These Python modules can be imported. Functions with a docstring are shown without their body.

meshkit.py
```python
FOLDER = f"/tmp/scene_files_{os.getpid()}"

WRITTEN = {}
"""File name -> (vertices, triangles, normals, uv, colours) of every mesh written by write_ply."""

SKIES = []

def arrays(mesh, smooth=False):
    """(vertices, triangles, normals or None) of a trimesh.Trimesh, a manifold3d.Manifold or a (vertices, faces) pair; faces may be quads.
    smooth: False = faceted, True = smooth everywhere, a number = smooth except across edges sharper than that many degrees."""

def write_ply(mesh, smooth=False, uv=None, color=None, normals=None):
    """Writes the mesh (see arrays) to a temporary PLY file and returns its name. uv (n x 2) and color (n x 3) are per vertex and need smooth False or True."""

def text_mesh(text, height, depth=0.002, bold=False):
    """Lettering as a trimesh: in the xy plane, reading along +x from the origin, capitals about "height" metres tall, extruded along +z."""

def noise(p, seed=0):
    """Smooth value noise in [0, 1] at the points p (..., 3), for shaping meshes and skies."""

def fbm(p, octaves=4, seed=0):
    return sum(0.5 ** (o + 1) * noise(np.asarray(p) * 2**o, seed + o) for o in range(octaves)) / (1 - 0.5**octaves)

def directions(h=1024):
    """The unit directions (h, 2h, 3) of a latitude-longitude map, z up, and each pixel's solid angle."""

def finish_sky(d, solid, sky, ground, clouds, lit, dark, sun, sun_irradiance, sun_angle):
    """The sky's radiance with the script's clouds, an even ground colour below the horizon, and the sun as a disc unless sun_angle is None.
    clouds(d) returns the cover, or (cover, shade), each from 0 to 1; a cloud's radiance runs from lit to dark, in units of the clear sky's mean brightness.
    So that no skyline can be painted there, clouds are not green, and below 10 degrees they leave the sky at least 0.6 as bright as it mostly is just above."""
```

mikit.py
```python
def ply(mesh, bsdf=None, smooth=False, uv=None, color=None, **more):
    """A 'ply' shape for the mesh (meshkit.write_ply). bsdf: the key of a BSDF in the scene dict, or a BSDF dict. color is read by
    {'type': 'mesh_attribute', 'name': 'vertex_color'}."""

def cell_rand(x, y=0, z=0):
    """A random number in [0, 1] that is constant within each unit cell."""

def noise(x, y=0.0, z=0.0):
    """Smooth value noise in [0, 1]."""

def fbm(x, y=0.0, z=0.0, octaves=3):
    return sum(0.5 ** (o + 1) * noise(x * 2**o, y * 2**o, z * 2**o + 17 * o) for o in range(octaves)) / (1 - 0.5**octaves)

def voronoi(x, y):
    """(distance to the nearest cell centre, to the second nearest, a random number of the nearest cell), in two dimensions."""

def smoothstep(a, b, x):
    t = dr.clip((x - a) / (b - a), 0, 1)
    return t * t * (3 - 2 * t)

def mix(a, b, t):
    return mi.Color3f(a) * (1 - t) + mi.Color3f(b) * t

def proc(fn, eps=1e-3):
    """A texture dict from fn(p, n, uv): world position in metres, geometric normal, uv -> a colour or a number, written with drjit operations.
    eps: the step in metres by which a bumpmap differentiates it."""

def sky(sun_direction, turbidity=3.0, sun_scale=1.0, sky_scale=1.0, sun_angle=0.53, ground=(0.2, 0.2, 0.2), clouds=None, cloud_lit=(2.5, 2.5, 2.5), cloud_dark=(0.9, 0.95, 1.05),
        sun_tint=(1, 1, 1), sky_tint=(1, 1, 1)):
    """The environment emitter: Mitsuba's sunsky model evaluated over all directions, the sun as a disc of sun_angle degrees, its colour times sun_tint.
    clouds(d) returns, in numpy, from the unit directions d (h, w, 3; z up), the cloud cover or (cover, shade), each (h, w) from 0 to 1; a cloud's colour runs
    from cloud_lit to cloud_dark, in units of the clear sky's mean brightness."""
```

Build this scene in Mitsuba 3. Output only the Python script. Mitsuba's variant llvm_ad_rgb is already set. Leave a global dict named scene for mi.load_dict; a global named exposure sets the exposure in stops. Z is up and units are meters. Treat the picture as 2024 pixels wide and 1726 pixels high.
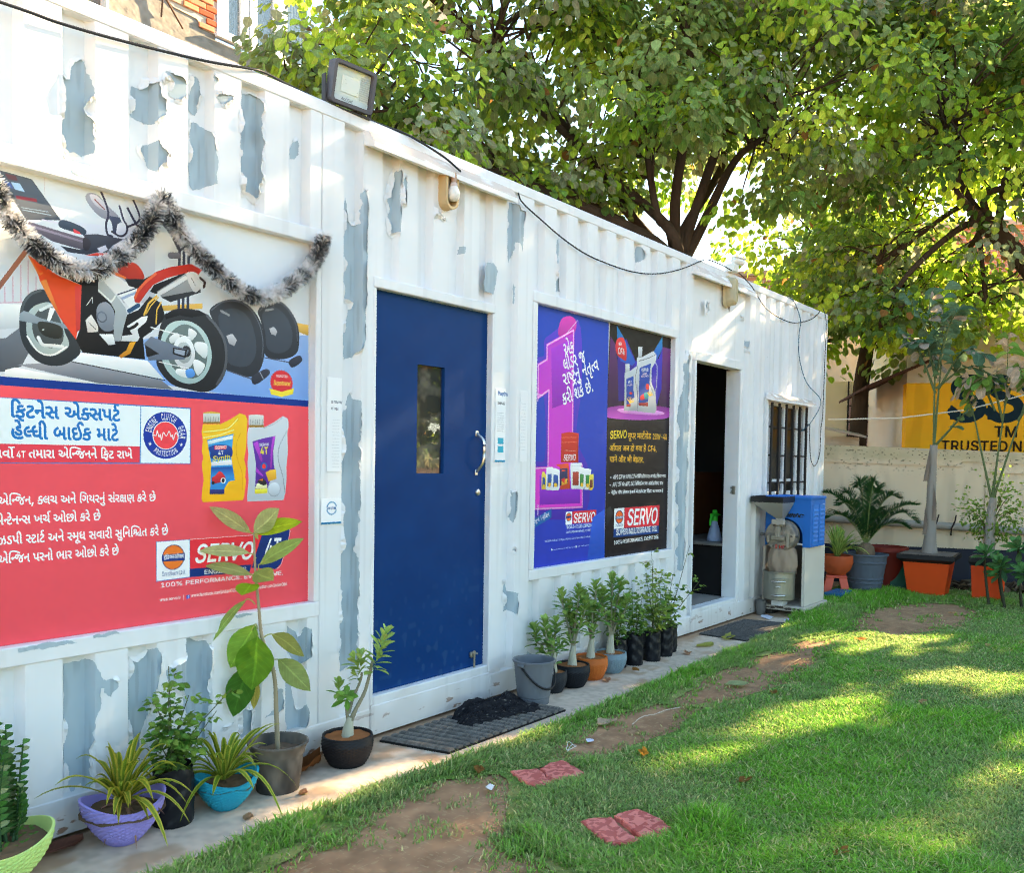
import math, random
import numpy as np, trimesh, shapely, mitsuba as mi, drjit as dr
from shapely import affinity, union_all
from shapely.geometry import Polygon, LineString, Point, box as sbox
import mikit, meshkit
from mikit import proc, noise, fbm, smoothstep, mix

# ------------------------------------------------------------------ camera, light, exposure
scene, labels = {}, {}
T = mi.ScalarTransform4f
CAM = np.array([0.0, -3.058, 1.3466])
FWD, RGT, UPV = np.array([0.79230, 0.60921, -0.03354]), np.array([0.60989, -0.79233, 0.01554]), np.array([0.01711, 0.03277, 0.99932])
scene['camera'] = dict(type='perspective', fov=2 * math.degrees(math.atan(1012 / 1750)), fov_axis='x', near_clip=0.05, far_clip=400.0,
                       principal_point_offset_y=-0.0602, to_world=T().look_at(origin=CAM.tolist(), target=(CAM + FWD).tolist(), up=UPV.tolist()))
SUN = (0.886, -0.188, 0.4226)
scene['sky'] = mikit.sky(SUN, turbidity=3, sun_scale=1.5, sky_scale=1.0, sky_tint=(1.06, 1.0, .92), sun_tint=(1.0, 0.96, 0.86), ground=(0.16, 0.18, 0.12))
exposure = 4.5

# gaps in the tree crowns: where the sun gets through to the lawn and to the cabin
LIT_GROUND = [ [(3.27, -1.18), (3.68, -1.19), (4.13, -1.37), (4.85, -1.72), (4.54, -1.78), (4.01, -1.62), (3.58, -1.42), (3.26, -1.32)],
    [(5.37, -1.90), (6.10, -1.92), (6.30, -2.28), (5.98, -2.32), (5.47, -2.14), (5.27, -2.03)],
    [(5.46, -1.65), (5.97, -1.72), (5.79, -1.77), (5.50, -1.72)],
    [(3.96, -2.31), (4.55, -2.35), (4.86, -2.49), (3.72, -2.63), (3.47, -2.44), (3.59, -2.34)],
    [(2.81, -2.01), (3.21, -2.17), (3.55, -2.36), (3.15, -2.50), (2.70, -2.05)],
    [(7.36, -1.54), (7.77, -1.53), (7.70, -1.57), (7.34, -1.58)],
    [(3.02, -0.53), (3.22, -0.44), (3.27, -0.53), (3.10, -0.63)],
    [(1.87, -0.33), (2.33, -0.28), (2.76, -0.37), (2.69, -0.44), (2.23, -0.40), (1.85, -0.45)],
    [(4.18, -1.27), (5.35, -1.55), (4.73, -1.57)],
    [(2.46, -1.68), (2.71, -1.73), (2.68, -1.93)],
    [(4.39, -1.82), (4.77, -2.08), (4.65, -2.13), (4.27, -1.91)] ]
LIT_WALL = [ [(2.65, 1.44), (2.75, 1.49), (2.80, 1.35), (2.66, 1.20)],
    [(2.93, 1.45), (3.18, 1.61), (3.58, 1.80), (3.58, 1.67), (3.18, 1.48), (2.93, 1.34)],
    [(3.79, 1.85), (3.90, 1.90), (3.92, 1.83), (3.79, 1.79)],
    [(2.93, 0.94), (3.12, 1.02), (3.08, 0.94), (2.93, 0.88)],
    [(5.86, 2.36), (6.04, 2.45), (6.03, 2.34), (5.88, 2.27)],
    [(6.68, 2.42), (6.83, 2.58), (6.82, 2.44), (6.70, 2.34)],
    [(6.97, 2.60), (7.13, 2.72), (7.15, 2.64), (7.00, 2.58)],
    [(7.53, 2.75), (7.76, 2.85), (7.83, 2.79), (7.57, 2.70)],
    [(8.57, 2.46), (8.75, 2.53), (8.70, 2.47)],
    [(8.35, 2.33), (8.48, 2.43), (8.48, 2.33)],
    [(7.49, 2.57), (7.60, 2.64), (7.60, 2.58)],
    [(1.52, 0.35), (1.79, 0.53), (1.91, 0.55), (1.69, 0.42), (1.56, 0.26)],
    [(2.09, 0.31), (2.19, 0.37), (2.19, 0.31), (2.12, 0.24)],
    [(7.32, 0.84), (7.39, 0.97), (7.48, 0.95), (7.35, 0.80)],
    [(3.83, 2.31), (3.88, 2.38), (3.89, 2.30)],
    [(2.76, 1.10), (2.80, 1.14), (2.80, 1.05)],
    [(6.09, 2.16), (6.17, 2.32), (6.20, 2.17)],
    [(2.39, 0.61), (2.55, 0.70), (2.55, 0.65)] ]

# ------------------------------------------------------------------ helpers
rng = np.random.default_rng(11)
USED = set()


def uniq(k):
    if k not in USED:
        USED.add(k)
        return k
    i = 1
    while f'{k}_{i:03d}' in USED:
        i += 1
    USED.add(f'{k}_{i:03d}')
    return f'{k}_{i:03d}'


def lin(h):
    """'rrggbb' as seen -> linear"""
    c = np.array([int(h[i:i + 2], 16) for i in (0, 2, 4)]) / 255.0
    return np.where(c < 0.04045, c / 12.92, ((c + 0.055) / 1.055) ** 2.4)


def put(parent, name, mesh, mat, smooth=False, color=None, label=None, uv=None, **kw):
    """One entry of the scene: a part of parent, or a thing of its own when parent is None."""
    k = uniq(f'{parent}__{name}' if parent else name)
    scene[k] = mikit.ply(mesh, mat, smooth, uv=uv, color=color, **kw)
    if label:
        labels[k] = dict(label=label)
    return k


def thing(name, label, cat, group=None):
    k = uniq(name)
    labels[k] = dict(label=label, category=cat)
    if group:
        labels[k]['group'] = group
    return k


def tag(k, label, cat=None, group=None, kind=None):
    labels[k] = {a: b for a, b in (('label', label), ('category', cat), ('group', group), ('kind', kind)) if b}
    return k


def solid(rgb, rough=0.6, metallic=0.0, spec=0.22, **kw):
    """A plain material, made once."""
    rgb = tuple(float(round(x, 4)) for x in rgb)
    k = 'mat_%s_%g_%g_%g' % ('_'.join('%g' % x for x in rgb), rough, metallic, spec) + ''.join('%s%g' % i for i in kw.items())
    k = k.replace('.', 'p')
    if k not in scene:
        scene[k] = {'type': 'twosided', 'bsdf': {'type': 'principled', 'base_color': {'type': 'rgb', 'value': list(rgb)}, 'roughness': rough, 'metallic': metallic, 'specular': spec, **kw}}
    return k


class MB:
    """Collects pieces of one mesh."""
    def __init__(s):
        s.v, s.f, s.c, s.n = [], [], [], 0

    def add(s, v, f, c=None):
        v, f = np.asarray(v, float).reshape(-1, 3), np.asarray(f, int)
        if f.shape[1] == 4:
            f = np.vstack([f[:, [0, 1, 2]], f[:, [0, 2, 3]]])
        s.v.append(v); s.f.append(f + s.n); s.n += len(v)
        s.c.append(np.broadcast_to(np.asarray(c if c is not None else (.5, .5, .5), float), (len(v), 3)))
        return s

    def mesh(s):
        return np.vstack(s.v), np.vstack(s.f)

    def color(s):
        return np.vstack(s.c)

    def box(s, a, b, bev=0.0, c=None, rot=0.0, piv=None):
        a, b = np.minimum(a, b), np.maximum(a, b)
        if bev:
            p = []
            for sx in (0, 1):
                for sy in (0, 1):
                    for sz in (0, 1):
                        q = np.array([(a, b)[i][k] for k, i in enumerate((sx, sy, sz))]); d = np.array([1 - 2 * sx, 1 - 2 * sy, 1 - 2 * sz]) * bev
                        p += [q + d * (0, 1, 1), q + d * (1, 0, 1), q + d * (1, 1, 0)]
            h = trimesh.convex.convex_hull(np.array(p)); v, f = np.array(h.vertices), np.array(h.faces)
        else:
            v = np.array([[x, y, z] for x in (a[0], b[0]) for y in (a[1], b[1]) for z in (a[2], b[2])])
            f = np.array([[0, 1, 3], [0, 3, 2], [4, 6, 7], [4, 7, 5], [0, 4, 5], [0, 5, 1], [2, 3, 7], [2, 7, 6], [0, 2, 6], [0, 6, 4], [1, 5, 7], [1, 7, 3]])
        if rot:
            v = spin(v, rot, piv if piv is not None else (np.asarray(a) + b) / 2)
        return s.add(v, f, c)

    def tube(s, pts, r, n=8, c=None, caps=True):
        p = np.asarray(pts, float); t = np.gradient(p, axis=0); t /= np.linalg.norm(t, axis=1, keepdims=True) + 1e-12
        a = np.cross(t, (0, 0, 1.0) if abs(t[:, 2]).mean() < 0.8 else (1.0, 0.2, 0)); a /= np.linalg.norm(a, axis=1, keepdims=True) + 1e-12
        b = np.cross(t, a); g = np.arange(n) * 2 * np.pi / n
        r = np.broadcast_to(np.asarray(r, float), (len(p),))
        v = (p[:, None] + r[:, None, None] * (np.cos(g)[None, :, None] * a[:, None] + np.sin(g)[None, :, None] * b[:, None])).reshape(-1, 3)
        f = [(i * n + j, i * n + (j + 1) % n, (i + 1) * n + (j + 1) % n, (i + 1) * n + j) for i in range(len(p) - 1) for j in range(n)]
        f = np.array(f)
        f = np.vstack([f[:, [0, 1, 2]], f[:, [0, 2, 3]]])
        if caps:
            v = np.vstack([v, p[0], p[-1]]); m = len(v); e = (len(p) - 1) * n
            f = np.vstack([f, [(m - 2, (j + 1) % n, j) for j in range(n)], [(m - 1, e + j, e + (j + 1) % n) for j in range(n)]])
        return s.add(v, f, c)

    def lathe(s, prof, at=(0, 0, 0), n=32, c=None, rfun=None):
        prof = np.asarray(prof, float); g = np.arange(n) * 2 * np.pi / n
        R, Z = np.repeat(prof[:, :1], n, 1), np.repeat(prof[:, 1:], n, 1); G = np.repeat(g[None], len(prof), 0)
        if rfun:
            R, Z = rfun(R, Z, G)
        v = np.stack([R * np.cos(G), R * np.sin(G), Z], -1).reshape(-1, 3) + at
        f = [(i * n + j, i * n + (j + 1) % n, (i + 1) * n + (j + 1) % n, (i + 1) * n + j) for i in range(len(prof) - 1) for j in range(n)]
        return s.add(v, f, c)

    def prism(s, poly, z0, z1, to=None, c=None):
        """shapely polygon (x, y) extruded z0..z1, then mapped by to(v)."""
        for g in getattr(poly, 'geoms', [poly]):
            if g.is_empty or g.area < 1e-9:
                continue
            m = trimesh.creation.extrude_polygon(g, z1 - z0, engine='earcut'); v = np.array(m.vertices) + (0, 0, z0)
            s.add(to(v) if to else v, m.faces, c)
        return s

    def hull(s, pts, c=None):
        h = trimesh.convex.convex_hull(np.asarray(pts, float))
        return s.add(h.vertices, h.faces, c)


def spin(v, deg, piv, axis=(0, 0, 1)):
    m = trimesh.transformations.rotation_matrix(math.radians(deg), axis, piv)
    return np.asarray(v) @ m[:3, :3].T + m[:3, 3]


def one(fn, *a, **k):
    m = MB(); getattr(m, fn)(*a, **k)
    return m.mesh()


def curve(pts, k=6, closed=False):
    """Catmull-Rom through the points."""
    p = np.asarray(pts, float); n = len(p)
    q = np.vstack([p[-1:], p, p[:2]]) if closed else np.vstack([2 * p[:1] - p[1:2], p, 2 * p[-1:] - p[-2:-1]])
    t = np.linspace(0, 1, k, endpoint=False)[:, None]; out = []
    for i in range(n if closed else n - 1):
        a, b, c, d = q[i:i + 4]
        out.append(0.5 * (2 * b + (c - a) * t + (2 * a - 5 * b + 4 * c - d) * t ** 2 + (3 * b - a - 3 * c + d) * t ** 3))
    return np.vstack(out + ([] if closed else [p[-1:]]))


def nrm(v):
    return v / (np.linalg.norm(v, axis=-1, keepdims=True) + 1e-12)


PROF = dict(ovate=[.0, .62, .95, 1, .86, .55, .0], round=[.0, .75, 1, 1, .92, .62, .0], blade=[.55, .85, 1, .95, .8, .55, .03], spoon=[.16, .42, .72, .95, 1, .72, .0],
            lance=[.1, .6, .9, 1, .8, .45, .0], wedge=[.05, .35, .6, .82, 1, .95, .6], thin=[.3, .8, 1, .9, .7, .4, .02])


def leaves(base, d, n, L, W, prof='ovate', droop=0.25, fold=0.15, edge=(.1, .2, .04), K=7, wave=0.0, stalk=0.0):
    """N leaves at once: vertices (N, K*3, 3), the faces of one, uv (N, K*3, 2)."""
    base, d, n = np.atleast_2d(base).astype(float), nrm(np.atleast_2d(d).astype(float)), np.atleast_2d(n).astype(float)
    N = len(base); n = nrm(n - (n * d).sum(1, keepdims=True) * d); w = np.cross(n, d)
    L, W, droop, fold = (np.broadcast_to(np.asarray(x, float), (N,))[:, None, None] for x in (L, W, droop, fold))
    t = np.linspace(0, 1, K); pw = np.interp(t, np.linspace(0, 1, 7), PROF[prof])[None, :, None]; t = t[None, :, None]
    p = base[:, None] + d[:, None] * L * (t * (1 - 0.25 * droop * t)) - np.array([0, 0, 1.0]) * L * droop * t ** 2
    if wave:
        ph = rng.random((N, 1, 1)) * 6.28
        p = p + n[:, None] * W * wave * np.sin(t * 7 + ph)
    off = n[:, None] * (W * pw * fold)
    v = np.stack([p - w[:, None] * W * pw * .5 + off, p, p + w[:, None] * W * pw * .5 + off], 2)
    f = []
    for i in range(K - 1):
        for j in range(2):
            a = i * 3 + j
            f += [(a, a + 1, a + 4), (a, a + 4, a + 3)]
    e = np.broadcast_to(np.asarray(edge, float), (N, 3))
    uv = np.empty((N, K, 3, 2)); uv[..., 0] = tint(e)[:, None, None] + .8 * np.array([-1.0, 0, 1.0]); uv[..., 1] = np.linspace(0, 1, K)[None, :, None]
    return v.reshape(N, K * 3, 3), np.array(f), uv.reshape(N, K * 3, 2)


def tint(c):
    """A leaf's colour as a code that its material reads back from u: 4 bits a channel; the rest of u runs across the leaf."""
    q = np.clip(np.round(np.sqrt(np.clip(c, 0, .64) / .64) * 15), 0, 15)
    return 2 * (q[..., 0] * 256 + q[..., 1] * 16 + q[..., 2]) + 1


def put_leaves(parent, name, lv, mat='leaf', most=300, stuff='foliage', near=True):
    """Each leaf its own part; past the limit the rest become one part."""
    v, f, c = lv
    order = np.argsort(np.linalg.norm(v.mean(1) - CAM, axis=1)) if near else np.arange(len(v))
    for i in order[:most]:
        put(parent, name, (v[i], f), mat, True, uv=c[i])
    rest = order[most:]
    if len(rest):
        vv = v[rest].reshape(-1, 3); ff = (f[None] + (np.arange(len(rest)) * v.shape[1])[:, None, None]).reshape(-1, 3)
        k = put(parent, stuff, (vv, ff), mat, True, uv=c[rest].reshape(-1, 2))
        labels[k] = dict(kind='stuff')


# ------------------------------------------------------------------ materials
def P(name, fn, rough=0.7, bump=None, eps=2e-3, spec=0.4, **kw):
    b = {'type': 'principled', 'base_color': proc(fn), 'roughness': rough, 'specular': spec, **kw}
    if bump:
        b = {'type': 'bumpmap', 'arbitrary': proc(bump, eps), 'scale': 1.0, 'bsdf': b}
    scene[name] = {'type': 'twosided', 'bsdf': b}


def f_paint(p, n, uv):
    g = fbm(p.x * 2.3, p.y * 2.3, p.z * 1.1, octaves=3)
    streak = noise(p.x * 34.0, p.y * 9.0, p.z * 0.9)
    c = mix((.69, .705, .72), (.635, .65, .665), smoothstep(.35, .75, g))
    c = c * (1 - .07 * smoothstep(.62, .9, streak))
    dirt = smoothstep(.30, .02, p.z + .16 * (noise(p.x * 7, p.y * 7, p.z * 5) - .5))
    c = mi.Color3f(mix(c, (.46, .37, .28), dirt * .42))
    rust = smoothstep(.66, .72, fbm(p.x * 11, 3.0, p.z * 24.0, octaves=4)) * smoothstep(.20, .03, p.z)
    c = mi.Color3f(mix(c, (.20, .085, .03), rust * .85))
    far = smoothstep(7.1, 7.55, p.x) * smoothstep(1.15, .45, p.z + .25 * (noise(p.x * 9, p.z * 2.5, 1.0) - .5))
    return mi.Color3f(mix(c, (.40, .34, .27), far * .5))


P('white_paint', f_paint, .42)


def f_hood(p, n, uv):
    g = fbm(p.x * 9, p.y * 22, p.z * 22, octaves=3)
    top = smoothstep(.25, .7, n.z)
    c = mix((.76, .76, .76), (.50, .38, .29), smoothstep(.40, .62, g + .18 * top) * (.18 + .7 * top))
    return mi.Color3f(c)


P('dusty_hood', f_hood, .6)
P('primer', lambda p, n, uv: mix((.30, .39, .45), (.36, .44, .49), fbm(p.x * 14, p.y * 14, p.z * 5)) * (1 - .14 * smoothstep(.55, .8, noise(p.x * 60, p.y * 60, p.z * 6))), .55)


def f_door(p, n, uv):
    g = fbm(p.x * 6, 1.0, p.z * 6, octaves=3)
    c = mix((.0025, .030, .130), (.004, .042, .165), g)
    s = smoothstep(.70, .86, noise(p.x * 30, 2.0, p.z * 22)) * smoothstep(1.0, .25, p.z)
    return mi.Color3f(mix(c, (.03, .09, .19), s * .35))


P('door_blue', f_door, .42, spec=.09)


def f_soil(p, n, uv):
    g = fbm(p.x * 1.7, p.y * 1.7, 0.0, octaves=4)
    h = fbm(p.x * 16, p.y * 16, 2.0, octaves=3)
    c = mix((.235, .125, .065), (.34, .205, .118), g)
    c = c * (.66 + .66 * h)
    st = smoothstep(.80, .88, noise(p.x * 120, p.y * 38)) + smoothstep(.80, .88, noise(p.x * 34 + 5, p.y * 110))
    return mi.Color3f(mix(c, (.42, .31, .18), st * .4))


def b_soil(p, n, uv):
    return .018 * fbm(p.x * 9, p.y * 9, 0.0, octaves=4) + .006 * noise(p.x * 70, p.y * 70)


P('soil', f_soil, .95, b_soil, spec=.1)
P('thatch', lambda p, n, uv: mix((.10, .17, .035), (.24, .24, .085), smoothstep(.4, .75, fbm(p.x * 5, p.y * 5, 0.0, octaves=4))), .95, b_soil, spec=.05)


def f_conc(p, n, uv):
    g = fbm(p.x * 2.2, p.y * 3.5, 0.0, octaves=4)
    c = mix((.43, .335, .25), (.53, .435, .345), g)
    c = c * (.86 + .28 * noise(p.x * 40, p.y * 40))
    st = smoothstep(.55, .72, fbm(p.x * 4.5 + 9, p.y * 6, 1.0))
    c = mi.Color3f(mix(c, (.33, .20, .115), st * .7))
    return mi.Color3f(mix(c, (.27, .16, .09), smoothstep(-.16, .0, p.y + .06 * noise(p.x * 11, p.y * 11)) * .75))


P('concrete', f_conc, .9, lambda p, n, uv: .006 * fbm(p.x * 11, p.y * 11, p.z * 11, octaves=4) + .0012 * noise(p.x * 160, p.y * 160), spec=.2)


def f_plaster(p, n, uv):
    g = fbm(p.x * 1.4, p.y * 1.4, p.z * 1.4, octaves=3)
    c = mix((.60, .47, .31), (.69, .56, .40), g)
    c = c * (1 - .16 * smoothstep(.5, .85, noise(p.y * 16, 1.0, p.z * 1.2)))
    top = smoothstep(1.36, 1.45, p.z)
    c = mi.Color3f(mix(c, (.42, .36, .21), top * (.35 + .5 * fbm(p.y * 6, 3.0, p.z * 9))))
    sp = smoothstep(.70, .76, fbm(p.y * 45, 7.0, p.z * 45, octaves=2)) * smoothstep(1.2, 1.42, p.z)
    return mi.Color3f(mix(c, (.07, .06, .045), sp * .8))


P('boundary_plaster', f_plaster, .9, lambda p, n, uv: .004 * fbm(p.x * 12, p.y * 12, p.z * 12), spec=.2)
P('dado_paint', lambda p, n, uv: mix((.006, .009, .022), (.016, .018, .028), fbm(p.y * 5, 0.0, p.z * 5)), .7)
P('yellow_paint', lambda p, n, uv: mix((.72, .36, .008), (.80, .43, .012), fbm(p.x * 1.5, p.y * 1.5, p.z * 1.5)) * (1 - .14 * smoothstep(.55, .8, noise(p.y * 9, 1.0, p.z * 1.3))), .8)
P('house_plaster', lambda p, n, uv: mix((.20, .185, .165), (.29, .27, .25), fbm(p.x * 2, p.y * 2, p.z * 2, octaves=4)) * (.85 + .3 * noise(p.x * 14, p.y * 14, p.z * 14)), .95, lambda p, n, uv: .012 * fbm(p.x * 9, p.y * 9, p.z * 9))
P('cream_plaster', lambda p, n, uv: mix((.50, .44, .35), (.62, .55, .45), fbm(p.x * 1.1, p.y * 1.1, p.z * 1.1, octaves=4)), .9)


def f_far_brick(p, n, uv):
    r = dr.floor(p.z / .085); x = p.y / .23 + .5 * (r - 2 * dr.floor(r / 2)); k = mikit.cell_rand(x, r)
    fx, fz = x - dr.floor(x), p.z / .085 - r
    m = smoothstep(.0, .06, fx) * smoothstep(1.0, .94, fx) * smoothstep(.0, .14, fz) * smoothstep(1.0, .86, fz)
    return mi.Color3f(mix((.42, .38, .34), mix((.30, .10, .055), (.44, .19, .11), k), m))


P('far_brickwork', f_far_brick, .9)
P('bark', lambda p, n, uv: mix((.035, .024, .017), (.085, .058, .04), fbm(p.x * 7, p.y * 7, p.z * 2.2, octaves=4)), .95, lambda p, n, uv: .02 * fbm(p.x * 16, p.y * 16, p.z * 4, octaves=4), spec=.1)
P('dusty_black', lambda p, n, uv: mix((.018, .017, .017), (.15, .13, .105), smoothstep(.42, .78, fbm(p.x * 13, p.y * 13, p.z * 13)) * .75), .8)
P('dusty_pot', lambda p, n, uv: mix((.035, .031, .028), (.20, .165, .13), smoothstep(.35, .75, fbm(p.x * 15, p.y * 15, p.z * 6)) * .8), .7)
P('flour_metal', lambda p, n, uv: mix((.17, .155, .135), (.33, .27, .205), smoothstep(.4, .65, fbm(p.x * 14, p.y * 14, p.z * 14, octaves=4))), .55, metallic=.35)
P('stone_red', lambda p, n, uv: mix((.40, .085, .07), (.66, .21, .17), smoothstep(.40, .60, noise(p.x * 75 + 3 * noise(p.x * 40, p.y * 40), p.y * 75)) * .8 + .2 * fbm(p.x * 14, p.y * 14, 0.0)), .75,
  lambda p, n, uv: .004 * smoothstep(.42, .58, noise(p.x * 75 + 3 * noise(p.x * 40, p.y * 40), p.y * 75)))
VC = {'type': 'mesh_attribute', 'name': 'vertex_color'}
scene['matt'] = {'type': 'twosided', 'bsdf': {'type': 'principled', 'base_color': VC, 'roughness': .85, 'specular': .25}}
scene['satin'] = {'type': 'twosided', 'bsdf': {'type': 'principled', 'base_color': VC, 'roughness': .4, 'specular': .5}}
scene['print'] = {'type': 'twosided', 'bsdf': {'type': 'principled', 'base_color': VC, 'roughness': .4, 'specular': .14}}


def leaf_parts(uv):
    code = dr.floor(uv.x * .5); x = (uv.x - 2 * code - 1) / .8
    r = dr.floor(code / 256); g = dr.floor((code - 256 * r) / 16); b = code - 256 * r - 16 * g
    return mi.Color3f(dr.square(r / 15), dr.square(g / 15), dr.square(b / 15)) * .64, dr.abs(x), uv.y


def f_leaf(p, n, uv):
    c, x, t = leaf_parts(uv)
    vein = smoothstep(.75, .98, dr.sin((t * 9 - x * 2.2) * 6.2832))
    return mi.Color3f(c * (.84 + .30 * noise(p.x * 45, p.y * 45, p.z * 45) + .38 * smoothstep(.11, .03, x) + .14 * vein))


def f_striped(p, n, uv):
    c, x, t = leaf_parts(uv)
    return mi.Color3f(mix(c, c * mi.Color3f(.26, .52, .42), smoothstep(.66, .36, x) * (.8 + .2 * dr.sin(x * 40))))


scene['leaf'] = {'type': 'principledthin', 'base_color': proc(f_leaf), 'roughness': .5, 'diff_trans': 1.0, 'spec_trans': 0.0, 'eta': 1.4}
scene['leaf_thick'] = {'type': 'principledthin', 'base_color': proc(f_leaf), 'roughness': .38, 'diff_trans': .4, 'spec_trans': 0.0, 'eta': 1.45}
scene['striped_leaf'] = {'type': 'principledthin', 'base_color': proc(f_striped), 'roughness': .45, 'diff_trans': .7, 'spec_trans': 0.0, 'eta': 1.4}
scene['blade'] = {'type': 'principledthin', 'base_color': VC, 'roughness': .6, 'diff_trans': .9, 'spec_trans': 0.0, 'eta': 1.3}
scene['steel'] = {'type': 'twosided', 'bsdf': {'type': 'principled', 'base_color': {'type': 'rgb', 'value': [.62, .61, .58]}, 'roughness': .28, 'metallic': 1.0}}
scene['old_steel'] = {'type': 'twosided', 'bsdf': {'type': 'principled', 'base_color': {'type': 'rgb', 'value': [.27, .26, .215]}, 'roughness': .42, 'metallic': .7}}
scene['pane'] = {'type': 'thindielectric', 'int_ior': 1.5}
BLACK, WHITE = solid((.012, .012, .013), .5), solid((.78, .78, .78), .45)
# ------------------------------------------------------------------ the container cabin
CAB = thing('container_cabin', 'long white corrugated steel cabin with peeling paint and a blue door', 'cabin')
ZONES = [(-2.7, 2.58, 1.458 - 18 * .2362, .2362), (2.58, 4.1, 2.709, .2365), (4.1, 6.28, 4.146, .2285), (6.28, 9.3, 7.636, .2285)]
DEEP = .036


def wall_y(u):
    for a, b, ph, pit in ZONES:
        if a <= u < b:
            t = ((u - ph) % pit) / pit
            return DEEP * (t / .085 if t < .085 else 1 if t < .40 else (.485 - t) / .085 if t < .485 else 0)
    return 0.0


def breaks(u0, u1):
    s = {u0, u1}
    for a, b, ph, pit in ZONES:
        for k in range(-2, 60):
            for q in (0, .085, .40, .485, .74):
                x = ph + (k + q) * pit
                if max(a, u0) + 1e-4 < x < min(b, u1) - 1e-4:
                    s.add(x)
    return sorted(s)


def panel(u0, u1, z0, z1, flat=False):
    us = np.array(breaks(u0, u1) if not flat else np.linspace(u0, u1, 8)); zs = np.linspace(z0, z1, max(3, int((z1 - z0) / .16) + 1))
    U, Z = np.meshgrid(us, zs, indexing='ij')
    Y = np.array([0 if flat else wall_y(u + 1e-6) for u in us])[:, None] + .004 * (meshkit.fbm(np.stack([U * 2.1, Z * 1.3, U * 0], -1), 3, 5) - .5)
    v = np.stack([U, Y, Z], -1).reshape(-1, 3); m = len(zs)
    f = [(i * m + j, (i + 1) * m + j, (i + 1) * m + j + 1, i * m + j + 1) for i in range(len(us) - 1) for j in range(m - 1)]
    return v, np.array(f)


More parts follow.
